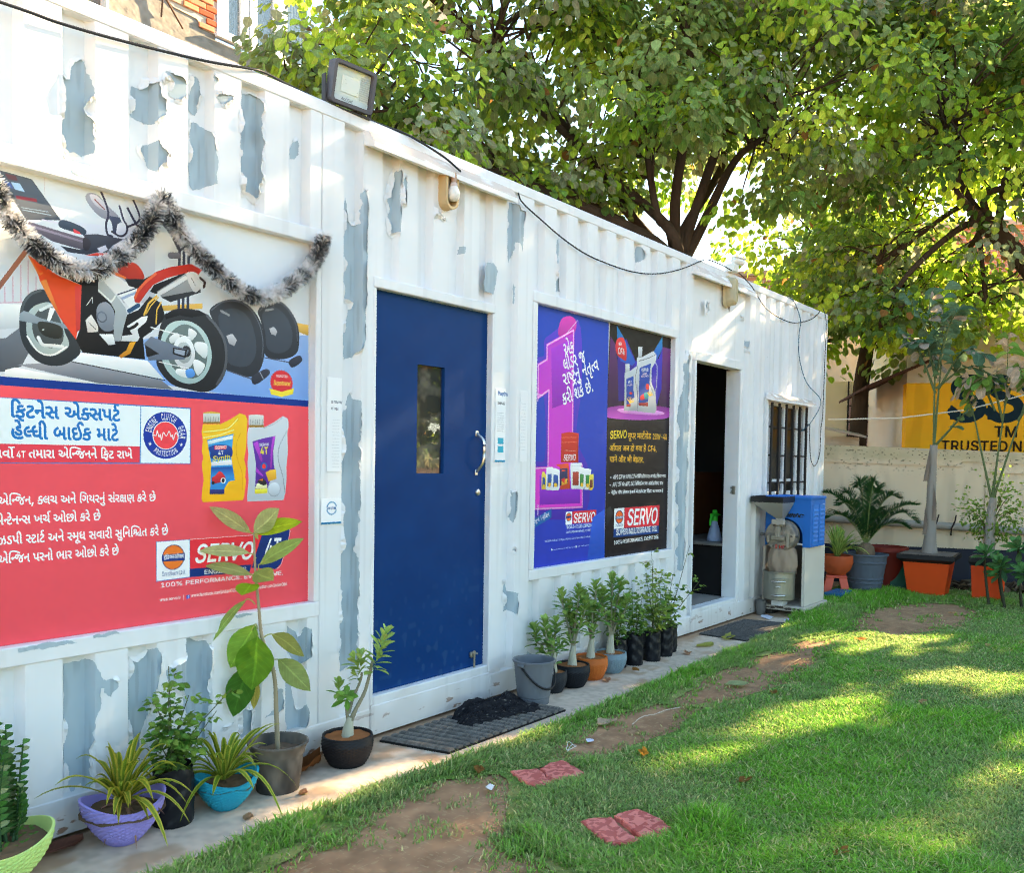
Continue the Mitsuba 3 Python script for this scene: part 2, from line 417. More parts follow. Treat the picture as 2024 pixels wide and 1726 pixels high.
for u0, u1, z0, z1 in [(-2.6, 2.58, 2.335, 2.84), (-2.6, 2.58, .15, .64), (-2.6, 1.0, .6, 2.36), (2.58, 2.897, .15, 2.84), (2.897, 3.80, 2.19, 2.84), (3.80, 4.146, .15, 2.84), (4.146, 5.95, 2.325, 2.84),
                       (4.146, 5.95, .15, .64), (5.95, 6.27, .15, 2.84), (6.27, 7.135, 2.20, 2.84), (7.135, 7.74, .15, 2.84), (7.74, 8.78, 1.93, 2.84), (7.74, 8.78, .15, 1.04), (8.78, 9.22, .15, 2.84)]:
    put(CAB, 'corrugated_panel', panel(u0, u1, z0, z1), 'white_paint')


def cbox(name, a, b, bev=.004, mat='white_paint', parent=CAB, label=None, **k):
    return put(parent, name, one('box', a, b, bev, **k), mat, label=label)


cbox('top_rail', (-2.7, -.004, 2.838), (9.3, .10, 2.90), .006)
cbox('bottom_rail', (-2.7, -.003, .02), (2.897, .10, .152)); cbox('bottom_rail', (3.80, -.003, .02), (6.27, .10, .152)); cbox('bottom_rail', (7.135, -.003, .02), (9.22, .10, .152))
cbox('bottom_rail', (2.9, -.005, .02), (3.797, .10, .165)); cbox('bottom_rail', (6.273, -.005, .02), (7.132, .10, .165))
cbox('corner_post', (9.215, -.004, 0), (9.3, .10, 2.838)); cbox('corner_post', (-2.7, -.004, 0), (-2.6, .10, 2.838))
put(CAB, 'roof', one('box', (-2.7, .09, 2.80), (9.3, 2.44, 2.895)), 'white_paint')
put(CAB, 'rear_wall', one('box', (-2.7, 2.38, .02), (9.3, 2.44, 2.80)), 'white_paint')
put(CAB, 'end_wall', one('box', (9.25, .102, .02), (9.3, 2.38, 2.80)), 'white_paint'); put(CAB, 'end_wall', one('box', (-2.7, .102, .02), (-2.65, 2.38, 2.80)), 'white_paint')
put(CAB, 'inner_floor', one('box', (-2.6, .05, .10), (9.2, 2.38, .192)), solid((.22, .20, .18), .7))
# poster bay frames
F1 = [((1.0, -.005, 2.272), (2.583, .055, 2.337)), ((1.0, -.005, .637), (2.583, .055, .703)), ((2.552, -.004, .704), (2.582, .06, 2.271)), ((1.0, -.004, .704), (1.17, .06, 2.271))]
F2 = [((4.148, -.005, 2.262), (5.953, .055, 2.327)), ((4.148, -.005, .637), (5.953, .055, .699)), ((4.150, -.004, .70), (4.198, .06, 2.261)), ((5.928, -.004, .70), (5.952, .06, 2.261))]
FD = [((2.893, -.005, 2.142), (3.803, .09, 2.192)), ((2.893, -.004, .166), (2.915, .09, 2.141)), ((3.780, -.004, .166), (3.802, .09, 2.141)), ((2.916, -.002, .155), (3.779, .09, .207))]
FE = [((6.266, -.005, 2.132), (7.138, .09, 2.204)), ((6.266, -.004, .166), (6.285, .09, 2.131)), ((7.118, -.004, .166), (7.137, .13, 2.131)), ((6.286, -.002, .155), (7.117, .09, .197))]
for nm, fr in (('window_frame', F1), ('window_frame', F2), ('door_frame', FD), ('door_frame', FE)):
    m = MB()
    for a, b in fr:
        m.box(a, b, .004)
    put(CAB, nm, m.mesh(), 'white_paint')
# blue door
D = put(CAB, 'door', one('prism', sbox(2.905, .209, 3.783, 2.142).difference(sbox(3.233, 1.268, 3.437, 1.816)), -.075, -.036, lambda v: np.c_[v[:, 0], -v[:, 2], v[:, 1]]), 'door_blue', label='flat blue steel door with a narrow glass pane')
put(D, 'glass_pane', ([(3.225, .052, 1.26), (3.445, .052, 1.26), (3.445, .052, 1.825), (3.225, .052, 1.825)], [(0, 1, 2, 3)]), 'pane')
put(D, 'pane_backing', one('box', (3.22, .060, 1.25), (3.45, .07, 1.83)), 'dusty_black')
m = MB().tube(curve([(3.700, .036, 1.485), (3.700, .022, 1.475), (3.703, -.012, 1.445), (3.703, -.016, 1.40), (3.701, -.012, 1.33), (3.698, .022, 1.285), (3.698, .036, 1.275)], 4), .0085, 8)
m.box((3.689, .030, 1.470), (3.711, .036, 1.500), .002); m.box((3.687, .030, 1.258), (3.709, .036, 1.288), .002)
put(D, 'handle', m.mesh(), 'steel', 40, label='bent steel pull handle')
put(D, 'lock', one('lathe', [(0, -.012), (.009, -.012), (.017, -.008), (.019, 0), (.019, .004)], n=20), 'steel', 40, to_world=T().translate([3.714, .036, 1.164]).rotate([1, 0, 0], -90))
m = MB().box((3.664, .022, .262), (3.704, .036, .292), .003).tube([(3.684, .016, .30), (3.684, .016, .196)], .006, 8).tube([(3.684, .016, .285), (3.700, .004, .283)], .005, 6).box((3.672, .014, .278), (3.697, .024, .298), .003)
put(D, 'floor_bolt', m.mesh(), 'old_steel', 40)
# canopies
for u0, u1 in ((2.827, 3.903), (6.175, 7.27)):
    k = put(CAB, 'rain_hood', one('prism', Polygon([(0, 2.842), (-.028, 2.838), (-.068, 2.781), (-.068, 2.757), (.002, 2.777)]), u0, u1, lambda v: np.c_[v[:, 2], v[:, 0], v[:, 1]]), 'dusty_hood')
put(CAB, 'rain_hood', one('prism', Polygon([(0, 1.985), (-.03, 1.975), (-.085, 1.925), (-.085, 1.905), (.002, 1.925)]), 7.70, 8.80, lambda v: np.c_[v[:, 2], v[:, 0], v[:, 1]]), 'dusty_hood', label='small dusty hood over the barred window')
# barred window
W = put(CAB, 'window', (lambda m: [m.box(a, b, .003) for a, b in [((7.74, .02, 1.04), (8.78, .075, 1.085)), ((7.74, .02, 1.88), (8.78, .075, 1.93)), ((7.74, .02, 1.086), (7.80, .075, 1.879)), ((8.72, .02, 1.086), (8.78, .075, 1.879)), ((7.90, .03, 1.086), (7.95, .07, 1.879)), ((8.22, .03, 1.086), (8.30, .07, 1.879)), ((8.55, .03, 1.086), (8.60, .07, 1.879)), ((7.95, .032, 1.16), (8.22, .068, 1.2)), ((8.30, .032, 1.16), (8.55, .068, 1.2))]] and m.mesh())(MB()), 'white_paint', label='window behind black bars')
put(W, 'glass_pane', one('box', (7.80, .052, 1.086), (8.72, .056, 1.879)), solid((.01, .011, .012), .15))
put(CAB, 'window_frame', (lambda m: [m.box(a, b, .003) for a, b in [((7.725, -.004, 1.0), (7.76, .03, 1.95)), ((8.76, -.004, 1.0), (8.795, .03, 1.95)), ((7.76, -.003, 1.0), (8.76, .03, 1.045))]] and m.mesh())(MB()), 'white_paint')
for i, u in enumerate((7.79, 7.97, 8.15, 8.33, 8.51, 8.69)):
    put(CAB, 'window_bar', one('box', (u - .014, -.030, .98), (u + .014, -.012, 1.90), .003), solid((.014, .014, .016), .5))
for z in (1.17, 1.42, 1.68):
    put(CAB, 'window_bar', one('box', (7.76, -.011, z - .008), (8.73, -.004, z + .008), .002), solid((.014, .014, .016), .5))


# peeled paint: bare primer with lifted edges of paint
def on_wall(poly, off):
    """Triangles of the polygon laid on the corrugated wall, off metres proud."""
    v, f, n = [], [], 0
    x0, _, x1, _ = poly.bounds
    bs = breaks(x0, x1) if poly.centroid.y < 2.84 else [x0, x1]
    for a, b in zip(bs, bs[1:]):
        g = poly.intersection(sbox(a, 0, b, 3))
        for q in getattr(g, 'geoms', [g]):
            if q.geom_type != 'Polygon' or q.area < 1e-7:
                continue
            vv, ff = trimesh.creation.triangulate_polygon(q, engine='earcut')
            mid = (a + b) / 2; ya, yb = wall_y(a + 1e-6), wall_y(b - 1e-6)
            y = ya + (yb - ya) * (vv[:, 0] - a) / (b - a)
            v.append(np.c_[vv[:, 0], y - off, vv[:, 1]]); f.append(np.asarray(ff) + n); n += len(vv)
    return np.vstack(v), np.vstack(f)


def flakes(poly, seed):
    r = np.random.default_rng(seed); m = MB()
    c = np.array(poly.exterior.segmentize(.02).coords)[:-1]
    if not poly.exterior.is_ccw:
        c = c[::-1]
    d = np.roll(c, -1, 0) - c; nin = nrm(np.c_[-d[:, 1], d[:, 0]])
    ph = meshkit.noise(np.c_[c * 18, np.zeros(len(c))], seed)
    lip = np.clip((ph - .42) * 2.6, 0.0, 1)
    for i in range(len(c)):
        j = (i + 1) % len(c)
        if lip[i] + lip[j] < .12:
            continue
        q = []
        for k in (i, j):
            y = wall_y(c[k][0])
            out, inn = c[k] - nin[k] * .010, c[k] + nin[k] * (.003 + .012 * lip[k])
            q += [(out[0], wall_y(out[0]) - .0016, out[1]), (c[k][0], y - .003 - .004 * lip[k], c[k][1]), (inn[0], y - .004 - .017 * lip[k], inn[1])]
        m.add(q, [(0, 3, 4, 1), (1, 4, 5, 2)])
    return m


def ragged(poly, seed):
    c = np.array(poly.exterior.segmentize(.012).coords)[:-1]
    r = np.random.default_rng(seed)
    return Polygon(c + .0055 * (r.random(c.shape) - .5) + .008 * (np.stack([meshkit.noise(np.c_[c * 40, np.zeros(len(c))], seed + q) for q in (1, 2)], -1) - .5)).buffer(0)


def peel_all(data):
    for i, l in enumerate(data.split('\n')):
        if not l:
            continue
        p = Polygon([[float(x) / 1000 for x in q.split(',')] for q in l.split()]).buffer(0)
        p = ragged(max(getattr(p, 'geoms', [p]), key=lambda g: g.area), i)
        p = max(getattr(p, 'geoms', [p]), key=lambda g: g.area)
        band = .637 < p.centroid.y < .703 or 2.27 < p.centroid.y < 2.337
        k = put(CAB, 'bare_patch', on_wall(p, .0062 if band else .0012) if not band else (lambda vf: (np.c_[vf[0][:, 0], np.full(len(vf[0]), -.0062), vf[0][:, 1]], vf[1]))(trimesh.creation.triangulate_polygon(p, engine='earcut')), 'primer')
        if not band:
            fl = flakes(p, i)
            if fl.v:
                labels[put(k, 'peeling_edge', fl.mesh(), 'white_paint')] = dict(kind='stuff')


# ------------------------------------------------------------------ printed posters
def load_glyphs(data):
    g = {}
    for l in data.split('\n'):
        if ':' in l:
            k, s = l.split(':')
            ps = []
            for q in s.split('|'):
                rs = [[tuple(float(x) for x in a.split(',')) for a in r.split()] for r in q.split('/') if r]
                if rs:
                    ps.append(Polygon(rs[0], rs[1:]).buffer(0))
            g[k] = union_all(ps) if ps else Polygon()
    return g


def parse_print(data, glyphs):
    out = []
    for l in data.split('\n'):
        q = l.split(';')
        if len(q) < 4:
            continue
        part, col, kind = q[:3]
        if kind[0] == 't':
            a = [float(x) for x in q[3].split()]
            s = union_all([affinity.translate(glyphs[g], float(x), float(y)) for g, x, y in (r.split(',') for r in q[4].split())]).buffer(float(kind[1:]), quad_segs=2)
            s = affinity.affine_transform(s, [a[0], a[2], a[1], a[3], a[4], a[5]])
        else:
            c = np.array([[float(x) for x in p.split(',')] for p in q[3].split()])
            if kind in ('e', 'z', '*'):
                n = {'e': 28, 'z': 56, '*': 10}[kind]; t = np.arange(n) * 2 * np.pi / n + np.pi / 2
                r = 1 - (.09 if kind == 'z' else .58 if kind == '*' else 0) * (np.arange(n) % 2)
                s = Polygon(c[0] + c[1] * np.c_[np.cos(t), np.sin(t)] * r[:, None])
            elif kind[0] in 'wl':
                s = LineString(curve(c, 5) if len(c) > 3 and kind[0] == 'w' else c).buffer(float(kind[1:]), quad_segs=3)
            else:
                s = Polygon(curve(c, 5, True) if kind == 's' else c)
            s = s.buffer(0)
        out.append((part, col, s))
    return out


def poster(name, label, data, clip, y, glyphs, group=None, board=True):
    k = thing(name, label, 'poster', group)
    clip = sbox(*clip); done = Polygon(); parts = {}
    for part, col, s in reversed(parse_print(data, glyphs)):
        vis = s.intersection(clip).difference(done)
        done = done.union(s)
        cs = [np.minimum(lin(c) * 1.1, .82) for c in col.split('/')]
        if len(cs) == 1 and (part == 'picture' or part.endswith('print')) and s.area > 900:   # the printed photograph is shaded, not flat
            cs = [np.minimum(cs[0] * 1.25 + .012, .85), cs[0] * .74]
        m = parts.setdefault(part, MB())
        for g in getattr(vis, 'geoms', [vis]):
            if g.geom_type != 'Polygon' or g.area < 2:
                continue
            v, f = trimesh.creation.triangulate_polygon(g.simplify(.15), engine='earcut')
            if len(cs) > 1:
                for _ in range(5):
                    e = np.linalg.norm(v[f[:, 0]] - v[f[:, 1]], axis=1).max() if len(f) < 4000 else 0
                    if e < 90:
                        break
                    v, f = trimesh.remesh.subdivide(np.c_[v, np.zeros(len(v))], f); v = v[:, :2]
                z0, z1 = s.bounds[1], s.bounds[3]; t = ((v[:, 1] - z0) / max(z1 - z0, 1))[:, None]
                c = cs[1] + (cs[0] - cs[1]) * np.clip(t, 0, 1)
            else:
                c = cs[0]
            m.add(np.c_[v[:, 0] / 1000, np.full(len(v), y), v[:, 1] / 1000], f, c)
    for part, m in reversed(list(parts.items())):
        if m.v:
            put(k, part, m.mesh(), 'print', color=m.color())
    b = clip.bounds
    put(k, 'backing_board', one('box', (b[0] / 1000, y + .002, b[1] / 1000), (b[2] / 1000, y + .012, b[3] / 1000)), solid((.6, .6, .6), .8))
    return k
GLYPHS = """\
l397:283,-11 215,2 133,43 79,108 57,190 152,190 169,137 207,100 280,74 345,71 409,86 459,118 489,163 490,232 464,267 422,293 221,357 153,392 89,467 79,563 110,640 173,698 260,731 362,736 425,723 503,682 555,620 575,544 484,544 469,591 434,626 384,648 301,654 242,640 187,598 169,554 173,503 191,476 232,447 444,378 527,329 573,265 583,169 554,91 492,30 399,-6
l95:88,728 531,728 531,646 181,646 181,408 507,408 507,326 181,326 181,82 536,82 536,0 88,0
l281:88,728 181,728 181,82 518,82 518,0 88,0
l73:410,-9 294,2 182,60 124,125 83,208 62,308 70,471 124,602 182,667 254,712 382,737 436,733 533,701 593,658 652,576 676,499 583,499 565,550 536,591 497,621 400,651 350,649 264,618 197,551 158,449 152,319 181,206 217,150 265,109 320,84 400,77 467,92 524,126 565,178 583,229 676,229 640,129 611,89 555,40 462,-1
l411:48,728 598,728 598,646 370,646 370,0 277,0 277,646 48,646
l84:88,728 376,725 466,703 573,631 622,559 652,470 662,365 639,213 572,97 503,44 368,3 88,0/309,82 425,101 484,135 527,183 565,283 572,365 565,446 528,545 459,612 358,643 181,646 181,82
l915:235,-5 146,29 113,63 90,109 77,199 77,546 165,546 165,207 173,150 216,92 289,72 343,82 373,99 408,139 421,176 426,546 514,546 514,0 429,0 429,103 391,43 345,11 291,-5
l843:162,546 162,458 231,526 305,552 394,544 475,500 516,451 545,388 560,313 560,229 545,154 516,91 451,23 395,-3 331,-12 264,-2 219,25 165,84 165,-204 77,-204 77,546/342,69 403,94 445,147 468,218 471,300 455,375 420,433 365,467 293,473 233,449 191,400 168,329 168,215 191,144 234,93 272,73
l614:140,243 151,174 172,132 202,100 260,72 323,67 378,81 420,114 440,150 525,127 496,71 449,27 384,-2 307,-12 233,-3 170,23 119,66 68,154 53,228 53,309 68,383 118,474 167,517 227,544 296,553 382,538 441,507 490,455 523,380 534,243/445,317 429,386 394,438 342,469 296,475 251,469 195,437 158,387 140,317
l852:77,546 162,546 168,462 189,499 242,540 286,552 354,552 354,464 282,468 231,452 192,421 169,377 165,0 77,0
l578:284,-7 219,25 172,84 162,84 162,0 77,0 77,728 165,728 165,458 246,535 305,552 363,551 423,534 475,500 516,451 545,388 560,313 560,229 545,154 516,91 476,42 424,8 364,-10/342,69 403,94 445,147 468,218 471,300 455,375 420,433 365,467 293,473 233,449 191,400 168,329 168,215 191,144 234,93 272,73
l507:181,-8 98,31 58,84 44,155 62,231 97,268 145,292 382,337 396,356 393,400 358,456 300,475 246,473 202,457 144,396 60,423 99,486 174,534 280,553 376,536 439,496 479,417 484,0 398,0 392,74 362,35 309,1 252,-12/269,66 328,84 379,134 395,181 396,273 193,228 142,190 133,137 155,95 200,70
l773:164,449 221,521 299,551 404,540 445,517 478,483 501,437 512,380 514,0 426,0 426,339 418,396 375,454 303,474 218,447 183,407 170,370 165,0 77,0 77,546 162,546
l597:218,-3 162,23 115,65 67,154 53,229 53,313 80,421 137,500 189,534 249,551 307,552 367,535 447,458 447,728 535,728 535,0 450,0 450,84 440,84 405,36 348,-2 282,-12/319,69 379,93 421,144 444,215 444,329 421,400 379,449 341,468 270,472 209,447 167,396 144,326 141,245 157,169 193,109 248,74
g627:248,0 172,8 132,27 105,58 93,95 91,722 106,797 137,848 200,886 264,896 331,884 397,848 462,788 526,703 462,665 368,780 295,821 226,817 182,768 170,689 170,139 188,86 256,73
g42:38,282 180,333 124,390 104,442 115,518 150,564 239,601 394,589 379,517 311,528 242,524 199,498 185,455 202,408 259,361 464,438 496,368 331,311 405,254 445,191 452,124 424,53 350,3 226,-9 298,-82 335,-98 404,-103 395,-178 324,-172 257,-142 202,-91 140,-3 68,23 43,67 52,102 96,122 146,108 191,68 257,61 326,73 355,95 369,126 369,164 348,206 251,282 65,211
g31:204,-7 129,16 76,62 49,125 49,195 70,251 113,296 308,424 322,483 299,516 255,529 172,524 113,504 88,572 178,598 278,601 340,582 380,545 400,497 399,430 354,360 161,232 132,184 131,135 161,88 224,65 318,71 417,115 454,44 336,-2
g40:128,215 76,247 35,303 24,348 38,386 84,400 372,400 372,603 452,592 454,120 478,81 538,73 530,0 440,12 387,58 372,128 372,328 191,328 183,236 161,218
g65:-173,641 -216,757 -248,800 -289,821 -366,815 -390,884 -328,895 -264,891 -189,847 -142,770 -102,641
g53:427,0 323,15 249,59 139,189 65,196 35,221 30,261 55,293 109,300 168,273 247,310 290,362 300,416 292,465 251,514 166,530 55,499 29,568 166,602 228,600 299,577 351,530 368,499 381,418 375,366 448,357 537,383 537,603 617,592 619,120 642,81 703,73 695,0 605,12 552,58 537,128 537,306 451,286 347,302 290,242 216,204 318,101 366,81 436,75
g3:
g16:310,105 248,119 192,149 121,237 56,252 35,297 43,324 68,342 128,341 172,311 229,342 256,373 270,410 270,453 257,490 229,515 186,528 122,527 58,508 31,576 125,601 204,600 274,577 324,532 349,467 342,369 288,295 204,250 258,194 337,175 415,192 467,246 484,321 486,447 566,437 566,329 583,310 648,303 699,332 708,341 708,603 788,592 790,120 814,81 875,73 867,0 771,15 725,56 710,109 708,252 671,234 624,228 552,250 522,185 474,140 413,112|710,641 652,782 594,821 517,815 493,884 555,895 619,891 694,847 741,770 781,641
g133:38,282 180,333 115,406 106,492 150,564 239,601 394,589 379,517 262,528 224,518 199,498 186,443 225,385 259,361 539,361 539,291 344,296 428,224 453,137 424,53 374,12 324,-4 221,-8 153,4 18,73 63,135 182,73 254,63 327,75 355,96 371,144 362,184 338,217 251,282 65,211
g41:245,162 166,187 113,246 96,300 88,485 68,511 6,519 14,592 96,582 150,546 171,483 181,288 214,244 272,233 338,248 393,286 393,603 473,592 475,120 499,81 560,73 552,0 470,10 417,46 397,93 393,199 319,167
g676:-206,632 -237,707 -243,754 -232,817 -200,862 -150,887 -90,896 16,872 -6,808 -83,829 -120,823 -145,806 -160,779 -164,733 -130,641
g54:360,168 270,208 189,291 257,332 334,258 423,233 485,251 496,297 465,337 344,391 304,419 275,472 283,538 312,572 360,595 440,602 526,590 511,518 388,528 368,521 353,494 380,457 504,402 547,369 575,309 566,232 535,193 486,169 422,161|339,-7 200,32 132,80 84,141 56,212 46,289 56,389 85,468 161,433 135,348 132,256 148,198 200,126 283,79 354,65 473,69 595,106 628,35 499,-3
g160:183,120 108,167 80,201 48,286 48,386 81,470 147,539 191,566 299,603 319,528 204,484 154,437 129,372 129,296 150,238 192,200 276,179 380,199 411,132 298,105|226,377 470,426 485,353 244,304
g39:230,110 160,131 96,200 85,288 114,355 75,393 49,442 46,508 66,556 134,617 206,646 235,574 177,552 144,526 127,490 128,451 172,396 235,410 320,405 308,333 257,338 205,328 179,310 166,282 171,227 191,200 225,184 295,180 375,203 431,244 431,603 511,592 513,120 537,81 598,73 590,0 508,10 462,37 438,79 431,154 346,115
g59:249,0 145,19 113,47 96,84 90,611 70,700 40,768 -18,820 -69,818 -107,772 -107,668 -184,668 -191,739 -181,805 -151,854 -104,886 -41,896 41,874 103,811 146,720 170,614 172,120 197,81 257,73
g43:206,153 115,189 58,270 46,324 48,399 58,439 100,510 168,564 259,603 282,531 208,498 160,457 134,408 126,353 135,292 160,252 208,226 259,225 299,243 329,287 337,447 417,437 417,329 435,310 500,302 551,330 560,339 560,603 640,592 642,120 666,81 726,73 718,0 628,12 575,58 562,110 560,252 522,234 475,228 402,250 361,193 319,166
g57:249,0 168,10 132,29 107,56 94,93 90,603 170,593 172,119 198,80 257,73
g10:276,-8 214,4 165,28 127,61 102,103 90,150 91,212 101,246 139,302 85,349 59,387 46,434 49,498 86,561 139,592 210,603 304,592 290,520 178,524 149,508 126,471 130,424 144,395 207,344 274,358 338,357 329,285 250,280 190,245 170,204 177,128 225,80 280,65 397,75 458,110 480,135 505,198 504,297 478,389 357,648 344,702 344,771 384,850 435,885 505,896 575,885 640,841 691,761 617,734 560,809 491,824 438,794 424,737 445,642 576,343 590,236 575,144 529,64 477,24 405,-1
g21:38,282 180,333 124,390 104,441 115,518 150,564 239,601 394,589 379,517 311,528 242,524 199,498 185,454 202,408 259,361 464,438 496,368 331,311 405,254 445,191 448,106 410,38 324,-4 221,-8 122,14 41,57 18,73 63,135 158,80 254,63 307,68 343,84 364,110 371,144 348,206 251,282 65,211
g45:153,153 88,194 52,261 54,290 72,309 131,316 131,440 128,480 113,506 44,520 52,592 134,583 194,537 209,483 211,316 420,316 420,603 500,592 502,120 526,81 586,73 579,0 496,10 444,46 422,109 420,244 211,244 203,175 182,156
g50:202,164 164,173 100,210 58,269 46,375 72,451 106,489 176,526 263,539 359,528 346,458 266,466 206,458 146,418 127,373 134,296 159,260 219,235 314,243 403,299 403,603 483,592 485,120 509,81 569,73 562,0 480,10 427,46 407,93 403,207 318,169
g426:249,0 168,10 132,29 107,56 94,93 90,603 170,593 172,119 198,80 257,73|92,641 34,782 -24,821 -101,815 -125,884 -44,896 16,885 64,852 88,815 119,865 169,891 241,894 316,872 294,808 218,829 182,823 156,804 135,739 163,641
l1372:349,728 440,728 157,230 402,230 402,454 490,454 490,230 589,230 589,148 490,148 490,0 402,0 402,148 59,148 59,224
g36:209,12 109,107 56,192 44,280 63,344 109,393 170,420 398,433 398,603 478,592 480,120 504,81 564,73 557,0 461,15 429,37 410,67 398,127 398,360 215,355 177,344 142,317 125,261 134,211 181,142 262,68
g47:427,0 323,15 272,42 208,98 139,189 65,196 42,210 30,234 33,271 66,298 119,298 170,271 270,320 302,362 312,397 311,443 294,486 261,514 189,530 122,522 55,499 29,568 128,598 235,600 309,577 364,530 392,461 394,391 382,342 326,263 217,203 318,101 367,81 436,75
g406:249,0 168,10 122,37 98,79 90,127 96,669 126,761 179,825 228,857 321,886 505,893 732,851 1045,729 1007,665 786,756 579,811 377,819 300,804 242,773 188,697 170,582 172,119 198,80 257,73
g152:128,215 76,247 35,303 25,359 45,392 84,400 372,400 372,328 191,328 183,236 161,218
g28:467,4 428,28 390,78 373,139 374,196 410,294 523,416 434,484 330,523 356,428 331,336 269,283 220,271 155,273 97,296 43,368 34,453 57,516 105,567 151,590 208,602 290,601 428,566 508,522 581,461 782,604 827,539 630,407 683,323 715,233 718,129 695,63 649,16 586,-7 519,-8/460,120 489,78 524,65 585,69 625,103 637,144 635,224 612,297 571,363 510,307 475,256 456,192/114,409 125,377 160,348 212,344 256,367 271,396 275,448 245,533 178,525 141,502 120,468
g22:224,164 163,185 110,245 96,299 90,480 68,511 6,519 14,592 96,582 150,546 171,483 183,278 212,244 262,233 314,247 340,280 349,481 429,471 429,362 440,348 477,334 523,340 571,374 571,603 651,592 653,120 677,81 738,73 730,0 648,10 612,29 588,56 571,127 571,285 499,262 423,278 402,230 343,179 290,163
g696:56,-129 105,116 202,116 209,105 193,50 123,-129
g48:477,428 477,603 557,592 559,120 582,81 643,73 635,0 545,12 508,37 487,70 477,128 477,352 244,304 226,377|228,109 143,140 80,201 48,286 48,386 81,470 147,539 191,566 299,603 319,528 204,484 154,437 129,372 129,296 150,238 192,200 276,179 380,199 411,132 333,109
g26:297,133 188,172 124,237 68,246 36,283 39,315 68,342 128,341 172,311 229,342 256,373 270,410 270,453 257,490 229,515 186,528 122,527 58,508 31,576 125,601 204,600 274,577 324,532 349,467 342,369 289,297 207,251 255,216 323,203 401,216 486,278 486,603 566,592 568,120 592,81 652,73 645,0 562,10 517,37 490,93 486,184 400,139
g7:310,105 248,119 192,149 121,237 56,252 35,297 43,324 68,342 128,341 172,311 229,342 256,373 270,410 270,453 257,490 229,515 186,528 122,527 58,508 31,576 125,601 204,600 274,577 324,532 349,467 342,369 288,295 204,250 258,194 337,175 415,192 467,246 484,321 486,447 566,437 566,329 583,310 648,303 699,332 708,341 708,603 788,592 790,120 814,81 875,73 867,0 771,15 725,56 710,109 708,252 671,234 624,228 552,250 522,185 474,140 413,112
g629:249,0 168,10 132,29 107,56 94,93 94,723 130,816 192,870 271,893 390,890 456,873 549,829 700,718 646,665 486,778 365,820 251,813 196,766 171,658 170,139 175,106 191,84 257,73
g23:183,180 130,194 80,224 11,303 74,346 138,273 206,251 259,268 284,300 297,351 297,420 270,496 234,521 188,530 79,503 54,570 124,595 192,603 267,590 328,550 367,481 380,383 371,300 336,229 269,186|638,0 571,5 530,21 486,79 479,603 559,592 561,120 585,81 646,73
g46:230,164 130,208 60,296 43,333 119,365 154,393 172,430 172,470 160,498 121,526 32,526 14,594 88,603 157,593 230,542 252,487 248,403 210,343 147,299 194,252 269,233 339,244 419,298 419,603 499,593 501,119 527,80 586,73 578,0 497,10 443,46 423,93 419,208 338,168
g473:128,215 76,247 35,303 24,348 38,386 84,400 372,400 372,603 452,592 452,-43 372,-43 372,328 191,328 183,236 161,218
g60:-162,-268 -253,-257 -330,-222 -399,-169 -461,-100 -399,-57 -288,-163 -230,-188 -136,-195 -71,-169 -59,-143 -63,-101 -80,-82 -120,-69 -174,-71 -227,-90 -253,-23 -142,0 -74,-9 -24,-37 14,-106 14,-163 -8,-210 -84,-259
g5:-144,704 -180,728 -188,775 -164,812 -122,820 -86,796 -78,749 -102,712
g129:161,50 98,82 49,158 48,215 64,259 94,295 160,341 122,368 78,435 76,501 96,547 137,582 194,601 260,601 338,572 372,535 381,463 358,410 299,354 426,349 542,381 542,603 623,592 625,120 648,81 709,73 701,0 607,15 559,56 542,127 542,302 468,281 384,274 298,282 224,304 152,252 129,210 130,174 152,138 225,112 289,118 289,164 310,187 342,195 378,185 401,137 381,86 416,42 481,28 473,-43 389,-28 354,-3 315,48 243,39/227,380 281,421 298,446 298,497 262,529 197,529 158,497 158,444 174,420
g35:360,-97 388,-35 368,12 138,127 92,176 76,246 75,603 155,592 156,264 170,204 195,183 406,81 444,49 465,13 468,-62 425,-142|374,212 280,250 217,310 277,355 330,303 378,283 426,288 462,322 473,436 450,502 419,524 380,532 284,509 259,574 324,596 385,603 453,590 508,552 543,490 555,404 547,325 515,258 453,218|806,0 739,5 698,21 654,79 647,603 727,592 729,120 753,81 813,73
g27:263,-7 177,19 144,42 102,102 92,137 91,212 101,246 139,302 85,349 51,410 45,480 63,532 102,573 160,598 236,602 304,592 290,520 219,529 162,517 131,485 126,439 154,382 207,344 274,358 338,357 329,285 250,280 208,260 178,226 168,177 177,128 205,92 251,71 354,66 452,94 527,148 592,247 618,356 615,437 595,491 556,524 509,529 465,496 457,436 473,401 506,371 596,338 571,267 437,332 404,366 383,408 377,480 392,531 427,572 481,598 549,602 610,582 646,554 675,511 699,416 695,305 648,171 580,85 486,23 364,-8
g765:128,215 76,247 35,303 25,359 45,392 84,400 384,400 384,328 191,328 183,236 161,218
g131:-183,632 -214,707 -220,754 -209,817 -176,862 -127,887 -67,896 39,872 17,808 -60,829 -96,823 -122,806 -137,779 -141,733 -107,641
g19:310,105 248,119 192,149 121,237 56,252 35,297 43,324 68,342 128,341 172,311 229,342 256,373 270,410 270,453 257,490 229,515 186,528 122,527 58,508 31,576 125,601 204,600 274,577 324,532 349,467 342,369 288,295 204,250 258,194 337,175 415,192 467,246 484,321 486,447 566,437 566,329 583,310 648,303 699,332 708,341 708,603 788,592 790,120 814,81 875,73 867,0 771,15 725,56 710,109 708,252 671,234 624,228 552,250 522,185 474,140 413,112|1132,0 1065,5 1024,21 997,46 980,79 973,603 1053,592 1055,120 1079,81 1140,73|975,641 916,782 859,821 782,815 758,884 820,895 884,891 959,847 1006,770 1046,641
